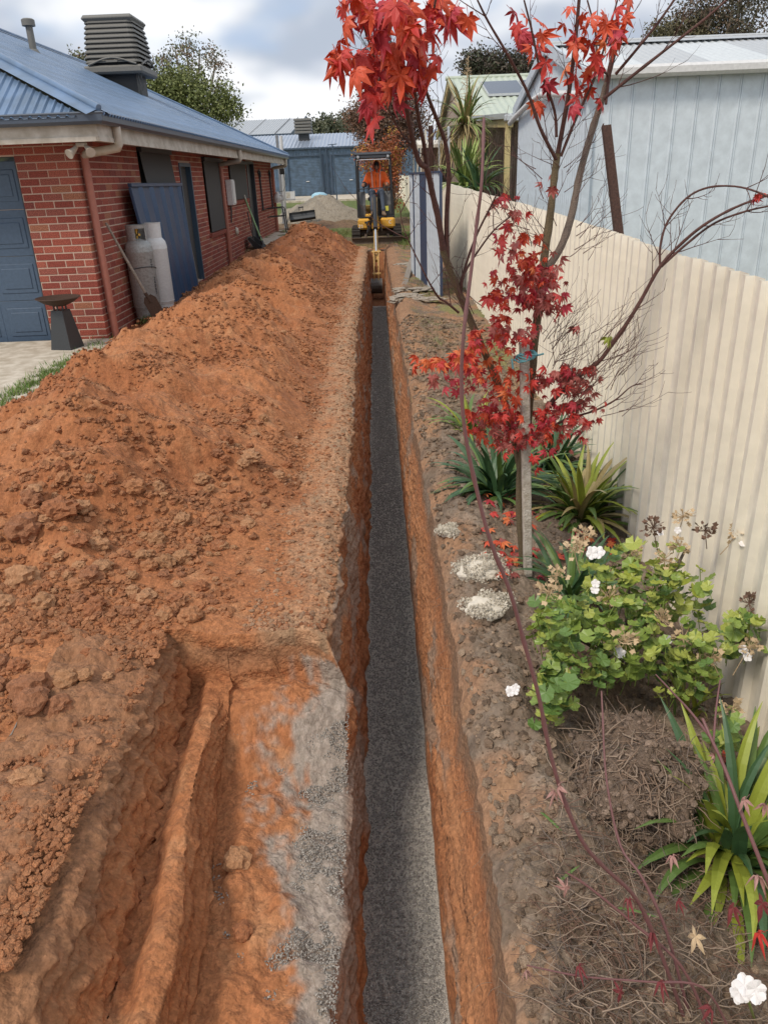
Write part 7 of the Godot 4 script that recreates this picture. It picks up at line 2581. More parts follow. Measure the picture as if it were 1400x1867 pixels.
	for q in [[862, 125, 14, 24], [895, 122, 26, 22], [945, 122, 26, 20]]:
		z = -48.0
		var p = on_z(q[0], 190, z); p.y = 0.5
		tree("roofline_tree", dl[i], p, 6.5, 0.15, [f.call(q[0], q[1], q[2], q[3], z, 1.2), f.call(q[0] + 3, q[1] + 16, q[2] * 1.2, q[3] * 0.7, z, 0.8)], 90, 24, 0.17, [Color(0.075, 0.085, 0.05), Color(0.11, 0.085, 0.065), Color(0.09, 0.075, 0.06)], 0.55, M.bark_dark, 2, "trees over the neighbour's roof")
		i += 1
	# trees over the pale shed
	z = -30.0
	var s0 = on_z(1300, 140, z); s0.y = 0.3
	tree("gum_tree", "big gum tree with a pale limb behind the pale blue shed's ridge", s0, 7.0, 0.2, [f.call(1290, 20, 45, 40, z, 1.3), f.call(1330, 40, 60, 40, z, 1.6), f.call(1380, 30, 50, 55, z, 1.6), f.call(1255, 50, 30, 25, z, 0.5), f.call(1360, -30, 80, 50, z, 1.6)], 110, 26, 0.10, [Color(0.095, 0.085, 0.055), Color(0.13, 0.11, 0.07), Color(0.08, 0.08, 0.05), Color(0.16, 0.11, 0.075)], 0.42, M.bark_gum, 3, "", 0.3)
	var s1 = on_z(1225, 140, z); s1.y = 0.3
	tree("broadleaf_tree", "rounded olive brown tree left of the big gum above the shed ridge", s1, 5.0, 0.12, [f.call(1230, 62, 38, 20, z, 1.3), f.call(1200, 72, 18, 12, z, 0.5), f.call(1265, 72, 22, 14, z, 0.6)], 90, 26, 0.09, [Color(0.13, 0.115, 0.06), Color(0.16, 0.14, 0.07), Color(0.11, 0.10, 0.055)], 0.4, M.bark_dark, 2)
	# cabbage trees and reeds over the fence
	var yf = [strap_leaf(1.4, 0.022, 0.9), strap_leaf(1.0, 0.022, 1.6), strap_leaf(0.5, 0.022, 1.9), strap_leaf(0.0, 0.022, 1.2)]
	var yb = Vector3(1.93, 0.0, -18.0)
	var head = on_z(848, 228, -18.0)
	var y1 = strap_clump("cabbage_tree", "cabbage tree with a spiky green head and drooping dry leaves over the fence", "tree", head, 130, 0.6, 1.05, [M.yucca, M.yucca, M.yucca_dry, M.yucca_lime], yf)
	var tk = MB.new()
	tk.tube([Vector3(head.x, -0.1, head.z), head + Vector3(0, 0.05, 0)], [0.11, 0.08], 10)
	part(y1, "trunk", tk, M.bark_dark)
	# its dry skirt
	var sk = MB.new()
	for k in 120:
		var a = rng.randf() * TAU
		var p = head + Vector3(cos(a) * 0.1, rng.randf_range(-0.1, 0.05), sin(a) * 0.1)
		var o = Vector3(cos(a), 0, sin(a))
		ribbon(sk, [p, p + o * rng.randf_range(0.25, 0.5) + Vector3(0, -0.25, 0), p + o * rng.randf_range(0.35, 0.65) + Vector3(0, -rng.randf_range(0.7, 1.2), 0)], [0.016, 0.016, 0.003], Vector3(-o.z, 0, o.x), 0.2)
	part(y1, "dry_skirt", sk, M.yucca_dry)
	# flower spike
	var sp = MB.new()
	sp.tube([head, head + Vector3(0.05, 1.25, 0)], [0.02, 0.006], 6)
	for k in 70:
		var u = rng.randf_range(0.3, 1.0)
		var p = head + Vector3(0.05 * u, 1.25 * u, 0)
		sp.tube([p, p + Vector3(rng.randf_range(-0.2, 0.2), rng.randf_range(0.0, 0.16), rng.randf_range(-0.2, 0.2)) * (1.3 - u)], 0.005, 3, false)
	part(y1, "flower_spike", sp, M.dry_flower)
	var h2 = on_z(848, 345, -16.6)
	strap_clump("spear_plant", "bright green spiky plant just over the cream fence", "plant", h2, 90, 0.7, 1.1, [M.yucca_lime, M.yucca, M.yucca_lime, M.strap_green], [yf[0], yf[0], yf[1], yf[2]], "")
	var h3 = on_z(872, 350, -16.2)
	strap_clump("spear_plant", "dark green spiky plant beside the bright one over the fence", "plant", h3, 60, 0.6, 0.95, [M.strap_dark, M.yucca, M.strap_dark], [yf[0], yf[1], yf[2]], "")
	# dry reeds under the pergola
	var rd = Vector3(2.45, 0.1, -17.6)
	var reed = thing("dry_reeds", "tall brown dry reeds between the cabbage tree and the pergola post", "reeds", rd)
	var rm = MB.new()
	for k in 420:
		var p = Vector3(rng.randf_range(2.12, 2.95), 0.1, rng.randf_range(-18.6, -17.4))
		var t = p + Vector3(rng.randf_range(-0.25, 0.25), rng.randf_range(1.5, 2.6), rng.randf_range(-0.2, 0.2))
		rm.tube([p, p.lerp(t, 0.6) + Vector3(rng.randf_range(-0.05, 0.05), 0, 0), t], [0.012, 0.01, 0.003], 3, false)
	part(reed, "stalks", rm, M.bark_grey)
	reed.set_meta("kind", "stuff")
	# grass: tufts where the photo shows green
	grass_patch("driveway grass", Vector3(-3.56, -0.03, -7.7), 0.2, 1.9, 3200, 0.06, Color(0.10, 0.22, 0.035), "green weeds along the driveway edge by the clay heap")
	grass_patch("path grass", Vector3(-2.75, 0.06, -21.0), 0.25, 0.8, 500, 0.07, Color(0.13, 0.24, 0.05), "bright grass tuft beside the broom by the path")
	grass_patch("digger grass", Vector3(0.75, 0.1, -22.5), 0.5, 3.0, 2600, 0.09, Color(0.11, 0.19, 0.045), "green grass between the excavator and the cream fence")
	grass_patch("field grass", Vector3(-1.2, 0.12, -25.5), 1.3, 1.6, 2600, 0.08, Color(0.14, 0.20, 0.06), "patchy grass behind the clay heap")
	grass_patch("screen grass", Vector3(0.75, 0.06, -12.6), 0.28, 1.4, 1100, 0.05, Color(0.15, 0.20, 0.055), "short grass at the foot of the striped screen")
	grass_patch("bed grass", Vector3(0.62, 0.02, -8.6), 0.32, 2.2, 2200, 0.035, Color(0.19, 0.2, 0.075), "thin dry grass on the bank before the screen")
	grass_patch("cylinder weeds", Vector3(-3.25, 0.05, -10.9), 0.16, 0.4, 260, 0.07, Color(0.08, 0.15, 0.04), "weeds round the foot of the gas cylinders")

func grass_patch(_n: String, c: Vector3, rx: float, rz: float, n: int, h: float, tone: Color, label: String):
	var root = thing("grass_patch", label, "grass", c)
	root.set_meta("kind", "stuff")
	var mb = MB.new()
	mb.tinted = true
	for k in n:
		var u = rng.randfn() * 0.5; var v = rng.randfn() * 0.5
		var x = c.x + u * rx; var z = c.z + v * rz
		if nA.get_noise_2d(x * 4.0, z * 4.0) < -0.15: continue
		var y = c.y
		if z > -20.6 and x > lip_r(z) and x < 1.4: y = bed_y(x, z)
		elif z > -21.3 and x < -0.4: y = left_y(x, z) if x > -3.2 else c.y - 0.02
		elif z <= -20.6: y = gl(z) + 0.02
		var a = rng.randf() * TAU
		var l = h * rng.randf_range(0.5, 1.4)
		var d = Vector3(cos(a) * rng.randf_range(0.2, 0.8), 1, sin(a) * rng.randf_range(0.2, 0.8)).normalized()
		var s = Vector3(-sin(a), 0, cos(a)) * h * 0.07
		var p = Vector3(x, y - 0.01, z)
		mb.col = tone.lerp(Color(0.32, 0.27, 0.10), rng.randf() * 0.45) * rng.randf_range(0.7, 1.25)
		mb.tri(p - s, p + s, p + d * l)
		mb.tri(p - s * 0.7, p + d * l * 0.9 + Vector3(d.x, 0, d.z) * l * 0.4, p + s * 0.7)
	part(root, "blades", mb, M.foliage)

# one rounded, slightly cupped petal
func petal_fan(mb: MB, c: Vector3, bas: Basis, d: Vector3, s: Vector3):
	var ring = []
	for i in 7:
		var a = lerp(-2.2, 2.2, i / 6.0)
		ring.append(c + bas * (d * (0.62 + 0.42 * cos(a)) + s * 0.46 * sin(a) + Vector3(0, 0.10 + 0.10 * cos(a * 2.0), 0)))
	for i in 6: mb.tri(c, ring[i], ring[i + 1])

# ================================================================ EXCAVATOR AND ITS DRIVER
const DIG := Vector3(-0.1, 0.09, 0.0)
func dg(x: float, y: float, z: float) -> Vector3:
	return DIG + Vector3(x, y, z)
func build_digger():
	mat("digger_yellow", lin(0.78, 0.43, 0.06), 0.42, 0.0, T.faint, 0.5)
	mat("arm_yellow", lin(0.72, 0.46, 0.16), 0.5, 0.0, T.grit, 0.5)
	mat("frame_black", lin(0.022, 0.024, 0.028), 0.4)
	mat("roof_black", lin(0.05, 0.055, 0.065), 0.25)
	mat("chrome", lin(0.75, 0.75, 0.76), 0.15, 0.95)
	mat("rubber", lin(0.05, 0.042, 0.036), 0.9, 0.0, T.grit, 0.4, T.h_grit, 1.0)
	mat("muddy_steel", lin(0.17, 0.125, 0.095), 0.7, 0.2, T.grit, 0.4, T.h_grit, 0.5)
	mat("console_grey", lin(0.12, 0.125, 0.13), 0.6)
	mat("lamp_glass", lin(0.45, 0.46, 0.48), 0.1, 0.3)
	mat("sticker", lin(0.62, 0.60, 0.10), 0.6)
	mat("decal_white", lin(0.85, 0.85, 0.82), 0.6)
	var root = thing("mini_excavator", "yellow and black mini excavator with a canopy digging the end of the trench", "excavator", dg(0, 0, -22.4))
	# tracks: a belt round two wheels, with lugs
	for s in [-1, 1]:
		var x = s * 0.56
		var belt = MB.new()
		var poly = []
		var n = 10
		for k in n + 1:
			var a = -PI / 2 + PI * k / n
			poly.append(Vector2(0.6 + cos(a) * 0.19, 0.2 + sin(a) * 0.19))
		for k in n + 1:
			var a = PI / 2 + PI * k / n
			poly.append(Vector2(-0.6 + cos(a) * 0.19, 0.2 + sin(a) * 0.19))
		var xf = Transform3D(Basis(Vector3(0, 0, 1), Vector3.UP, Vector3(-1, 0, 0)), dg(x, 0, -22.45))
		belt.prism(poly, 0.22, xf)
		var tr = part(root, "track", belt, M.rubber)
		var lugs = MB.new()
		var per = 0.0
		var total = 2.4 + TAU * 0.19
		while per < total:
			var p: Vector2; var nn: Vector2
			if per < 1.2: p = Vector2(-0.6 + per, 0.01); nn = Vector2(0, -1)
			elif per < 1.2 + PI * 0.19:
				var a = -PI / 2 + (per - 1.2) / 0.19
				nn = Vector2(cos(a), sin(a)); p = Vector2(0.6, 0.2) + nn * 0.19
			elif per < 2.4 + PI * 0.19: p = Vector2(0.6 - (per - 1.2 - PI * 0.19), 0.39); nn = Vector2(0, 1)
			else:
				var a = PI / 2 + (per - 2.4 - PI * 0.19) / 0.19
				nn = Vector2(cos(a), sin(a)); p = Vector2(-0.6, 0.2) + nn * 0.19
			var up = xf.basis * Vector3(nn.x, nn.y, 0)
			var side = Vector3.RIGHT
			lugs.box(xf * Vector3(p.x, p.y, 0) + up * 0.008, Vector3(0.22, 0.024, 0.035), Basis(side, up, side.cross(up)), 0.004)
			per += 0.086
		part(tr, "lugs", lugs, M.rubber)
		for e in [-0.6, 0.6]:
			var wh = MB.new()
			wh.cyl(dg(x - 0.115, 0.2, -22.45 + e), dg(x + 0.115, 0.2, -22.45 + e), 0.13, 14)
			part(tr, "wheel", wh, M.muddy_steel)
	var uc = MB.new()
	uc.box(dg(0, 0.24, -22.45), Vector3(0.92, 0.16, 0.8), Basis.IDENTITY, 0.03)
	uc.cyl(dg(0, 0.28, -22.4), dg(0, 0.37, -22.4), 0.3, 20)
	part(root, "undercarriage", uc, M.muddy_steel)
	# dozer blade: curved plate and arms
	var bl = MB.new()
	var arc = [Vector2(0.0, -0.02), Vector2(-0.04, 0.03), Vector2(-0.05, 0.08), Vector2(-0.04, 0.13), Vector2(0.0, 0.17)]
	for k in 4:
		var p0 = dg(0, arc[k].y, -21.4 + arc[k].x); var p1 = dg(0, arc[k + 1].y, -21.4 + arc[k + 1].x)
		var w = Vector3(0.66, 0, 0)
		bl.quad(p0 - w, p0 + w, p1 + w, p1 - w)
		var bk = Vector3(0, 0, -0.02)
		bl.quad(p0 + w + bk, p0 - w + bk, p1 - w + bk, p1 + w + bk)
	bl.box(dg(0, 0.175, -21.39), Vector3(1.32, 0.02, 0.05))
	bl.box(dg(0, -0.01, -21.4), Vector3(1.32, 0.04, 0.03))
	part(root, "dozer_blade", bl, M.muddy_steel)
	for s in [-1, 1]:
		var ar = MB.new()
		ar.bar(dg(0.3 * s, 0.12, -21.45), dg(0.3 * s, 0.22, -22.1), 0.07, 0.09, 0.01)
		part(root, "blade_arm", ar, M.muddy_steel)
	# upper body
	var bd = MB.new()
	bd.box(dg(-0.335, 0.49, -22.2), Vector3(0.33, 0.28, 0.74), Basis.IDENTITY, 0.05)
	bd.box(dg(0.30, 0.50, -22.2), Vector3(0.40, 0.27, 0.74), Basis.IDENTITY, 0.05)
	bd.box(dg(0, 0.47, -22.75), Vector3(0.98, 0.24, 0.7), Basis.IDENTITY, 0.06)
	bd.box(dg(0, 0.72, -23.0), Vector3(0.98, 0.4, 0.35), Basis.IDENTITY, 0.08)
	bd.box(dg(-0.21, 0.67, -22.1), Vector3(0.17, 0.13, 0.22), Basis.IDENTITY, 0.03)
	var body = part(root, "body", bd, M.digger_yellow)
	var hb = MB.new()
	hb.box(dg(-0.27, 0.53, -21.828), Vector3(0.09, 0.05, 0.02), Basis.IDENTITY, 0.005)
	part(body, "hatch", hb, M.frame_black)
	# painted characters on the two front corners
	for q in [["21", Vector3(-0.42, 0.44, -21.823), 0.12], ["C", Vector3(0.37, 0.53, -21.823), 0.12], ["'", Vector3(0.29, 0.55, -21.823), 0.1]]:
		var tm = TextMesh.new()
		tm.text = q[0]
		tm.font_size = 16
		tm.pixel_size = q[2] / 16.0
		tm.depth = 0.004
		var o = MeshInstance3D.new()
		o.name = "decal"
		o.mesh = tm
		o.material_override = M.decal_white
		o.position = dg(0, 0, 0) + q[1] - base_of(body)
		body.add_child(o, true)
	# floor and consoles
	var fl = MB.new()
	fl.box(dg(0.02, 0.655, -22.25), Vector3(0.94, 0.04, 0.75), Basis.IDENTITY, 0.008)
	part(root, "floor_plate", fl, M.frame_black)
	for s in [-1, 1]:
		var c = MB.new()
		c.prism([Vector2(-0.35, 0.68), Vector2(0.2, 0.68), Vector2(0.22, 0.95), Vector2(0.12, 1.28), Vector2(-0.35, 1.28)], 0.2, Transform3D(Basis(Vector3(0, 0, 1), Vector3.UP, Vector3(-1, 0, 0)), dg(0.36 * s - 0.02, 0, -22.35)))
		part(root, "side_console", c, M.console_grey)
		var lv = MB.new()
		lv.tube([dg(0.31 * s, 1.25, -22.18), dg(0.31 * s, 1.42, -22.12)], 0.012, 8)
		lv.lathe([Vector2(0.0, 0.0), Vector2(0.02, 0.01), Vector2(0.026, 0.07), Vector2(0.02, 0.11), Vector2(0.0, 0.12)], 10, Transform3D(Basis.IDENTITY, dg(0.31 * s, 1.40, -22.12)))
		part(root, "lever", lv, M.frame_black)
	var tl = MB.new()
	for s in [-1, 1]:
		tl.tube([dg(0.02 + 0.035 * s, 0.68, -21.98), dg(0.02 + 0.035 * s, 1.0, -21.93), dg(0.02 + 0.04 * s, 1.33, -21.98)], 0.012, 8)
	tl.tube([dg(-0.46, 1.36, -21.98), dg(0.4, 1.38, -21.98)], 0.012, 8)
	part(root, "travel_levers", tl, M.frame_black)
	var se = MB.new()
	se.box(dg(0.02, 1.1, -22.5), Vector3(0.46, 0.12, 0.44), Basis.IDENTITY, 0.04)
	se.box(dg(0.02, 1.45, -22.72), Vector3(0.44, 0.6, 0.12), Basis(Vector3.RIGHT, -0.12), 0.05)
	se.box(dg(0.02, 0.86, -22.5), Vector3(0.36, 0.4, 0.36))
	part(root, "seat", se, M.frame_black)
	var sk = MB.new()
	sk.box(dg(0.29, 0.86, -22.0), Vector3(0.10, 0.12, 0.004))
	part(root, "warning_sticker", sk, M.sticker)
	# canopy: four posts, roof, lamps, grab rail
	for q in [[-0.47, -22.05, 0.0], [0.41, -22.05, 0.02], [-0.47, -22.85, 0.0], [0.41, -22.85, 0.02]]:
		var p = MB.new()
		p.bar(dg(q[0] + (0.045 if q[0] > 0 else 0.0), 0.64, q[1]), dg(q[0], 2.12, q[1] - 0.05), 0.07, 0.08, 0.012)
		part(root, "canopy_post", p, M.frame_black)
	for s in [-1, 1]:
		var sp = MB.new()
		sp.box(dg(0.43 * s - 0.02, 0.9, -22.55), Vector3(0.03, 0.5, 0.6), Basis.IDENTITY, 0.01)
		part(root, "side_panel", sp, M.frame_black)
	var rf = MB.new()
	var tilt = Basis(Vector3.BACK, 0.0)
	rf.box(dg(-0.03, 2.19, -22.42), Vector3(0.99, 0.10, 1.0), tilt, 0.045)
	rf.box(dg(-0.03, 2.13, -21.97), Vector3(0.80, 0.09, 0.08), tilt, 0.02)
	part(root, "roof", rf, M.roof_black)
	for s in [-1, 1]:
		var lm = MB.new()
		lm.lathe([Vector2(0.0, -0.03), Vector2(0.045, -0.03), Vector2(0.052, 0.02), Vector2(0.045, 0.03), Vector2(0.035, 0.028)], 16, Transform3D(Basis(Vector3.RIGHT, PI / 2), dg(-0.03 + 0.39 * s, 2.13, -21.9)))
		var l = part(root, "work_lamp", lm, M.frame_black)
		var g = MB.new()
		g.lathe([Vector2(0.0, 0.026), Vector2(0.037, 0.024)], 14, Transform3D(Basis(Vector3.RIGHT, PI / 2), dg(-0.03 + 0.39 * s, 2.13, -21.9)))
		part(l, "lens", g, M.lamp_glass)
	var gr = MB.new()
	gr.tube([dg(-0.46, 1.92, -21.96), dg(-0.46, 2.04, -21.93), dg(-0.44, 2.06, -21.92), dg(0.37, 2.06, -21.92), dg(0.39, 2.04, -21.93), dg(0.39, 1.92, -21.96)], 0.014, 8)
	part(root, "grab_rail", gr, M.chrome)
	# swing post and boom
	var sw = MB.new()
	sw.box(dg(-0.02, 0.52, -21.82), Vector3(0.2, 0.34, 0.3), Basis.IDENTITY, 0.03)
	sw.cyl(dg(-0.02, 0.32, -21.72), dg(-0.02, 0.7, -21.72), 0.06, 12)
	part(root, "swing_post", sw, M.digger_yellow)
	var bm = MB.new()
	var path = [Vector2(-21.75, 0.62), Vector2(-21.45, 0.86), Vector2(-21.05, 1.06), Vector2(-20.75, 1.08), Vector2(-20.4, 0.98)]
	for s in [-1, 1]:
		for k in 4:
			bm.bar(dg(-0.02 + 0.05 * s, path[k].y, path[k].x), dg(-0.02 + 0.05 * s, path[k + 1].y, path[k + 1].x), 0.018, 0.18, 0.0, Vector3(0, 1, 0))
	for k in 4:
		bm.bar(dg(-0.02, path[k].y + 0.04, path[k].x), dg(-0.02, path[k + 1].y + 0.04, path[k + 1].x), 0.11, 0.10, 0.008)
	part(root, "boom", bm, M.arm_yellow)
	var ram = func(called: String, a: Vector3, b: Vector3, r: float, m):
		var c = MB.new()
		c.cyl(a, a.lerp(b, 0.6), r, 12)
		c.cyl(a.lerp(b, 0.56), a.lerp(b, 0.6), r * 1.2, 12)
		var o = part(root, called, c, m)
		var rod = MB.new()
		rod.cyl(a.lerp(b, 0.58), b, r * 0.5, 10)
		part(o, "rod", rod, M.chrome)
	ram.call("boom_ram", dg(-0.02, 0.45, -21.6), dg(-0.02, 0.95, -20.95), 0.042, M.frame_black)
	ram.call("arm_ram", dg(-0.02, 1.2, -21.1), dg(-0.02, 1.16, -20.25), 0.04, M.frame_black)
	# dipper arm down to the bucket
	var ar2 = MB.new()
	var at = dg(-0.02, 1.12, -20.45); var ab = dg(-0.02, -0.32, -18.65)
	for s in [-1, 1]:
		ar2.bar(at + Vector3(0.045 * s, 0, 0), ab + Vector3(0.035 * s, 0, 0), 0.018, 0.15, 0.0)
	ar2.bar(at.lerp(ab, 0.0), at.lerp(ab, 0.9), 0.08, 0.09, 0.008)
	part(root, "dipper_arm", ar2, M.arm_yellow)
	ram.call("bucket_ram", at.lerp(ab, 0.02) + Vector3(0, 0.11, 0.12), at.lerp(ab, 0.82) + Vector3(0, 0.10, 0.12), 0.05, M.frame_black)
	var lk = MB.new()
	for s in [-1, 1]:
		lk.bar(at.lerp(ab, 0.8) + Vector3(0.06 * s, 0.09, 0.12), dg(-0.03 + 0.05 * s, -0.5, -18.28), 0.02, 0.06, 0.004)
	lk.cyl(at.lerp(ab, 0.82) + Vector3(-0.11, 0.09, 0.12), at.lerp(ab, 0.82) + Vector3(0.11, 0.09, 0.12), 0.03, 10)
	lk.cyl(dg(-0.12, -0.42, -18.42), dg(0.07, -0.42, -18.42), 0.03, 10)
	part(root, "bucket_link", lk, M.arm_yellow)
	# hydraulic hoses looping beside the boom
	for h in [[-0.13, 0.02], [-0.17, -0.04], [0.10, 0.0]]:
		var m = MB.new()
		m.tube(curve_pts([dg(h[0] * 0.6, 0.62, -21.75), dg(h[0] * 1.25, 0.45, -21.3), dg(h[0] * 1.4, 0.35 + h[1], -20.9), dg(h[0] * 0.9, 0.6, -20.55), dg(h[0] * 0.4, 0.85, -20.3)], 5), 0.013, 6)
		part(root, "hose", m, M.frame_black)
	var hl = MB.new()
	hl.tube(curve_pts([dg(-0.12, 0.55, -21.9), dg(-0.22, 0.55, -21.8), dg(-0.25, 0.48, -21.76), dg(-0.22, 0.4, -21.8), dg(-0.12, 0.38, -21.9)], 4), 0.022, 8)
	part(root, "hose", hl, M.frame_black)
	# lamp and guard on the boom
	var wp = MB.new()
	wp.box(dg(-0.02, 0.02, -19.35), Vector3(0.42, 0.03, 0.1), Basis.IDENTITY, 0.008)
	part(root, "arm_step", wp, M.muddy_steel)
	# bucket
	var bc = dg(-0.03, -0.66, -18.2)
	var bs = MB.new()
	var ba = []
	for k in 10:
		var a = lerp(PI * 0.55, PI * 1.75, k / 9.0)
		ba.append(Vector2(-cos(a) * 0.19, sin(a) * 0.17))
	for k in 9:
		var p0 = bc + Vector3(0, ba[k].y, ba[k].x); var p1 = bc + Vector3(0, ba[k + 1].y, ba[k + 1].x)
		var w = Vector3(0.12, 0, 0)
		bs.quad(p0 - w, p0 + w, p1 + w, p1 - w)
		bs.quad((p0 + w) * 1.0, p0 - w, p1 - w, p1 + w)
	mat("worn_steel", lin(0.33, 0.31, 0.29), 0.5, 0.4, T.grit, 0.3, T.h_grit, 0.4)
	var bk2 = part(root, "bucket", bs, M.worn_steel)
	for s in [-1, 1]:
		var ck = MB.new()
		ck.prism(ba, 0.012, Transform3D(Basis(Vector3(0, 0, 1), Vector3.UP, Vector3(-1, 0, 0)), bc + Vector3(0.123 * s, 0, 0)))
		part(bk2, "cheek", ck, M.worn_steel)
	for k in 3:
		var t = MB.new()
		t.bar(bc + Vector3(-0.09 + 0.09 * k, ba[9].y, ba[9].x), bc + Vector3(-0.09 + 0.09 * k, ba[9].y - 0.02, ba[9].x - 0.08), 0.035, 0.02)
		part(bk2, "tooth", t, M.worn_steel)
	var br = MB.new()
	for s in [-1, 1]:
		br.box(bc + Vector3(0.05 * s, 0.19, 0.0), Vector3(0.016, 0.14, 0.22), Basis.IDENTITY, 0.004)
	part(bk2, "hanger", br, M.arm_yellow)

# ---------------------------------------------------------------- a figure as one skin over tapered bones
func skin_bones(bones: Array, cell: float, blend: float) -> MB:
	# bones: [a, b, ra, rb, colour]
	var lo = Vector3.ONE * 1e9
	var hi = -lo
	for b in bones:
		var r = Vector3.ONE * (max(b[2], b[3]) + cell * 3)
		lo = lo.min(b[0] - r).min(b[1] - r)
		hi = hi.max(b[0] + r).max(b[1] + r)
	var n = Vector3i((hi - lo) / cell) + Vector3i.ONE * 2
	var f = PackedFloat32Array()
	f.resize(n.x * n.y * n.z)
	f.fill(1.0)
	var k = 1.0 / blend
	for b in bones:
		var a: Vector3 = b[0]; var d: Vector3 = b[1] - b[0]
		var dd = max(d.length_squared(), 1e-9)
		var r = Vector3.ONE * (max(b[2], b[3]) + cell * 2 + blend)
		var i0 = Vector3i(((a.min(b[1]) - r) - lo) / cell).clamp(Vector3i.ZERO, n - Vector3i.ONE)
		var i1 = Vector3i(((a.max(b[1]) + r) - lo) / cell).clamp(Vector3i.ZERO, n - Vector3i.ONE)
		for z in range(i0.z, i1.z + 1):
			for y in range(i0.y, i1.y + 1):
				for x in range(i0.x, i1.x + 1):
					var p = lo + Vector3(x, y, z) * cell
					var t = clamp((p - a).dot(d) / dd, 0.0, 1.0)
					var e = (p - a - d * t).length() - lerp(b[2], b[3], t)
					var i = x + n.x * (y + n.y * z)
					var o = f[i]
					var h = max(blend - abs(o - e), 0.0) * k
					f[i] = min(o, e) - h * h * blend * 0.25
	var vert = {}
	var mb = MB.new()
	mb.tinted = true
	var cols = {}
	var norm = {}
	var sx = 1; var sy = n.x; var sz = n.x * n.y
	for z in n.z - 1:
		for y in n.y - 1:
			for x in n.x - 1:
				var i = x + sy * y + sz * z
				var c = [f[i], f[i + sx], f[i + sy], f[i + sx + sy], f[i + sz], f[i + sx + sz], f[i + sy + sz], f[i + sx + sy + sz]]
				var inside = 0
				for q in c:
					if q < 0: inside += 1
				if inside == 0 or inside == 8: continue
				var sum = Vector3.ZERO
				var m = 0
				for e in [[0, 1], [2, 3], [4, 5], [6, 7], [0, 2], [1, 3], [4, 6], [5, 7], [0, 4], [1, 5], [2, 6], [3, 7]]:
					var v0 = c[e[0]]; var v1 = c[e[1]]
					if (v0 < 0) != (v1 < 0):
						var t = v0 / (v0 - v1)
						var p0 = Vector3(e[0] & 1, (e[0] >> 1) & 1, (e[0] >> 2) & 1)
						var p1 = Vector3(e[1] & 1, (e[1] >> 1) & 1, (e[1] >> 2) & 1)
						sum += p0.lerp(p1, t)
						m += 1
				var p = lo + (Vector3(x, y, z) + sum / m) * cell
				vert[i] = p
				norm[i] = Vector3((c[1] + c[3] + c[5] + c[7]) - (c[0] + c[2] + c[4] + c[6]), (c[2] + c[3] + c[6] + c[7]) - (c[0] + c[1] + c[4] + c[5]), (c[4] + c[5] + c[6] + c[7]) - (c[0] + c[1] + c[2] + c[3])).normalized()
				var best = 1e9
				for b in bones:
					var d = b[1] - b[0]
					var t = clamp((p - b[0]).dot(d) / max(d.length_squared(), 1e-9), 0.0, 1.0)
					var e = (p - b[0] - d * t).length() - lerp(b[2], b[3], t)
					if e < best:
						best = e
						cols[i] = b[4]
	for i in vert:
		for ax in 3:
			var s = [sx, sy, sz][ax]
			var u = [sy, sz, sx][ax]
			var w = [sz, sx, sy][ax]
			if i + s >= f.size(): continue
			if (f[i] < 0) == (f[i + s] < 0): continue
			if not (vert.has(i - u) and vert.has(i - w) and vert.has(i - u - w)): continue
			mb.col = cols[i]
			mb.squad(vert[i], vert[i - u], vert[i - u - w], vert[i - w], norm[i], norm[i - u], norm[i - u - w], norm[i - w])
	return mb

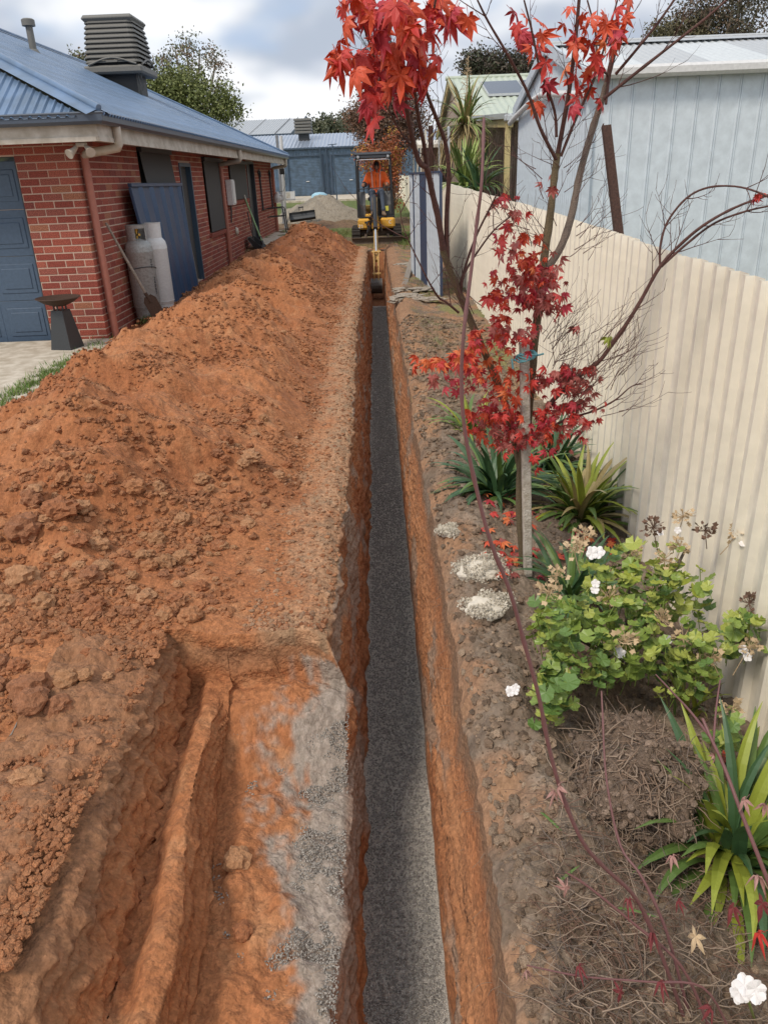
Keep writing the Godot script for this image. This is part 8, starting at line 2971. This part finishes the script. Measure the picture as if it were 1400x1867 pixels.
func build_driver():
	var org = Color(0.92, 0.16, 0.03)
	var jean = Color(0.075, 0.10, 0.145)
	var boot = Color(0.22, 0.16, 0.11)
	var skin = Color(0.42, 0.23, 0.16)
	var root = thing("person", "seated driver in an orange hooded work jacket and jeans holding the levers", "person", dg(0.04, 1.16, -22.5))
	var P = func(x, y, z): return dg(x + 0.03, y, z)
	var bones = [
		[P.call(0, 1.24, -22.5), P.call(0, 1.45, -22.52), 0.165, 0.165, org], [P.call(0, 1.45, -22.52), P.call(0, 1.64, -22.5), 0.165, 0.15, org],
		[P.call(-0.17, 1.68, -22.5), P.call(0.17, 1.68, -22.5), 0.09, 0.09, org], [P.call(-0.08, 1.55, -22.46), P.call(0.08, 1.55, -22.46), 0.13, 0.13, org],
		[P.call(0, 1.68, -22.5), P.call(0.01, 1.82, -22.46), 0.07, 0.065, org],
		[P.call(-0.2, 1.68, -22.5), P.call(-0.3, 1.48, -22.38), 0.08, 0.068, org], [P.call(-0.3, 1.48, -22.38), P.call(-0.335, 1.43, -22.2), 0.062, 0.05, Color(0.05, 0.045, 0.05)],
		[P.call(0.2, 1.68, -22.5), P.call(0.305, 1.5, -22.38), 0.08, 0.068, org], [P.call(0.305, 1.5, -22.38), P.call(0.29, 1.45, -22.2), 0.062, 0.05, org],
		[P.call(-0.1, 1.22, -22.5), P.call(-0.13, 1.27, -22.1), 0.1, 0.078, jean], [P.call(-0.13, 1.27, -22.1), P.call(-0.12, 0.86, -22.02), 0.07, 0.052, jean],
		[P.call(0.1, 1.22, -22.5), P.call(0.13, 1.27, -22.1), 0.1, 0.078, jean], [P.call(0.13, 1.27, -22.1), P.call(0.17, 0.86, -21.99), 0.07, 0.052, jean],
		[P.call(-0.12, 0.83, -22.04), P.call(-0.12, 0.72, -22.03), 0.05, 0.045, boot], [P.call(-0.12, 0.72, -22.06), P.call(-0.13, 0.71, -21.88), 0.042, 0.036, boot],
		[P.call(0.17, 0.83, -22.01), P.call(0.175, 0.72, -22.0), 0.05, 0.045, boot], [P.call(0.175, 0.72, -22.03), P.call(0.21, 0.71, -21.85), 0.042, 0.036, boot]]
	var mb = skin_bones(bones, 0.02, 0.05)
	# head with its own finer grid
	var hc = P.call(0.03, 1.9, -22.42)
	var hb = [[hc + Vector3(0, 0.03, -0.01), hc + Vector3(0, 0.0, 0.0), 0.085, 0.085, skin], [hc + Vector3(0, -0.03, 0.02), hc + Vector3(0, -0.08, 0.035), 0.07, 0.05, Color(0.16, 0.12, 0.10)],
		[hc + Vector3(0, 0.0, 0.085), hc + Vector3(0, -0.03, 0.1), 0.012, 0.017, skin], [hc + Vector3(0, -0.08, -0.01), hc + Vector3(0, -0.17, -0.03), 0.055, 0.06, skin],
		[hc + Vector3(-0.03, 0.015, 0.078), hc + Vector3(-0.034, 0.013, 0.078), 0.014, 0.014, Color(0.03, 0.025, 0.025)], [hc + Vector3(0.03, 0.015, 0.078), hc + Vector3(0.034, 0.013, 0.078), 0.014, 0.014, Color(0.03, 0.025, 0.025)],
		[hc + Vector3(-0.025, -0.052, 0.075), hc + Vector3(0.025, -0.052, 0.075), 0.01, 0.01, Color(0.28, 0.12, 0.10)],
		[hc + Vector3(0, 0.075, -0.015), hc + Vector3(0, 0.06, 0.02), 0.07, 0.07, Color(0.03, 0.03, 0.035)], [hc + Vector3(-0.086, 0.0, -0.01), hc + Vector3(-0.088, -0.02, -0.01), 0.018, 0.014, skin], [hc + Vector3(0.086, 0.0, -0.01), hc + Vector3(0.088, -0.02, -0.01), 0.018, 0.014, skin]]
	var h2 = skin_bones(hb, 0.008, 0.018)
	# hands closed on the levers
	var hands = []
	for s in [-1, 1]:
		var w = P.call(-0.335, 1.43, -22.2) if s < 0 else P.call(0.29, 1.45, -22.2)
		var g = dg(0.31 * s, 1.46, -22.12)
		var pc = w.lerp(g, 0.6) + Vector3(0.022 * s, 0, 0)
		hands.append([w, pc, 0.032, 0.036, skin])
		for k in 4:
			var y = 0.03 - k * 0.02
			var l = [0.9, 1.0, 0.95, 0.8][k]
			var k0 = pc + Vector3(0.012 * s, y, 0.03)
			var k1 = g + Vector3(0.022 * s, y, 0.034 * l)
			var k2 = g + Vector3(-0.02 * s, y, 0.036 * l)
			hands.append([k0, k1, 0.0105, 0.0095, skin])
			hands.append([k1, k2, 0.0095, 0.008, skin])
		hands.append([pc + Vector3(-0.02 * s, 0.01, 0.0), g + Vector3(-0.03 * s, 0.035, -0.005), 0.012, 0.0105, skin])
	var h3 = skin_bones(hands, 0.007, 0.008)
	for q in [h2, h3]:
		mb.v.append_array(q.v); mb.n.append_array(q.n); mb.c.append_array(q.c)
	vmat("figure", 0.85)
	part(root, "body", mb, M.figure)
	# hood: a shell round the head, open in front
	var hd = MB.new()
	var m1 = mat("hi_vis", lin(0.92, 0.16, 0.03), 0.8)
	var rings = []
	for i in 7:
		var t = i / 6.0
		var ring = []
		var r = [0.085, 0.105, 0.118, 0.12, 0.112, 0.085, 0.03][i]
		for k in 17:
			var a = TAU * k / 16.0
			ring.append(hc + Vector3(sin(a) * r * 0.98, cos(a) * r * 1.22 + 0.005 - 0.03 * t, 0.08 - 0.2 * t))
		rings.append(ring)
	for i in 6:
		for k in 16:
			var c0 = hc + Vector3(0, 0, 0.08 - 0.2 * i / 6.0)
			hd.squad(rings[i][k], rings[i][k + 1], rings[i + 1][k + 1], rings[i + 1][k], (rings[i][k] - c0).normalized(), (rings[i][k + 1] - c0).normalized(), (rings[i + 1][k + 1] - c0).normalized(), (rings[i + 1][k] - c0).normalized())
	part(root, "hood", hd, m1)
	# reflective braces, waist tape and zip
	var tp = MB.new()
	mat("tape", lin(0.80, 0.42, 0.34), 0.4, 0.2)
	for s in [-1, 1]:
		tp.tube(curve_pts([P.call(0.11 * s, 1.77, -22.45), P.call(0.11 * s, 1.66, -22.345), P.call(0.105 * s, 1.5, -22.33), P.call(0.10 * s, 1.38, -22.345)], 4), 0.02, 6)
	tp.tube(curve_pts([P.call(-0.17, 1.36, -22.47), P.call(-0.09, 1.35, -22.36), P.call(0.09, 1.35, -22.36), P.call(0.17, 1.36, -22.47)], 4), 0.02, 6)
	part(root, "reflective_tape", tp, M.tape)
	var zp = MB.new()
	zp.tube([P.call(0.0, 1.7, -22.36), P.call(0.0, 1.5, -22.315), P.call(0.0, 1.3, -22.335)], 0.006, 5)
	part(root, "zip", zp, M.frame_black)
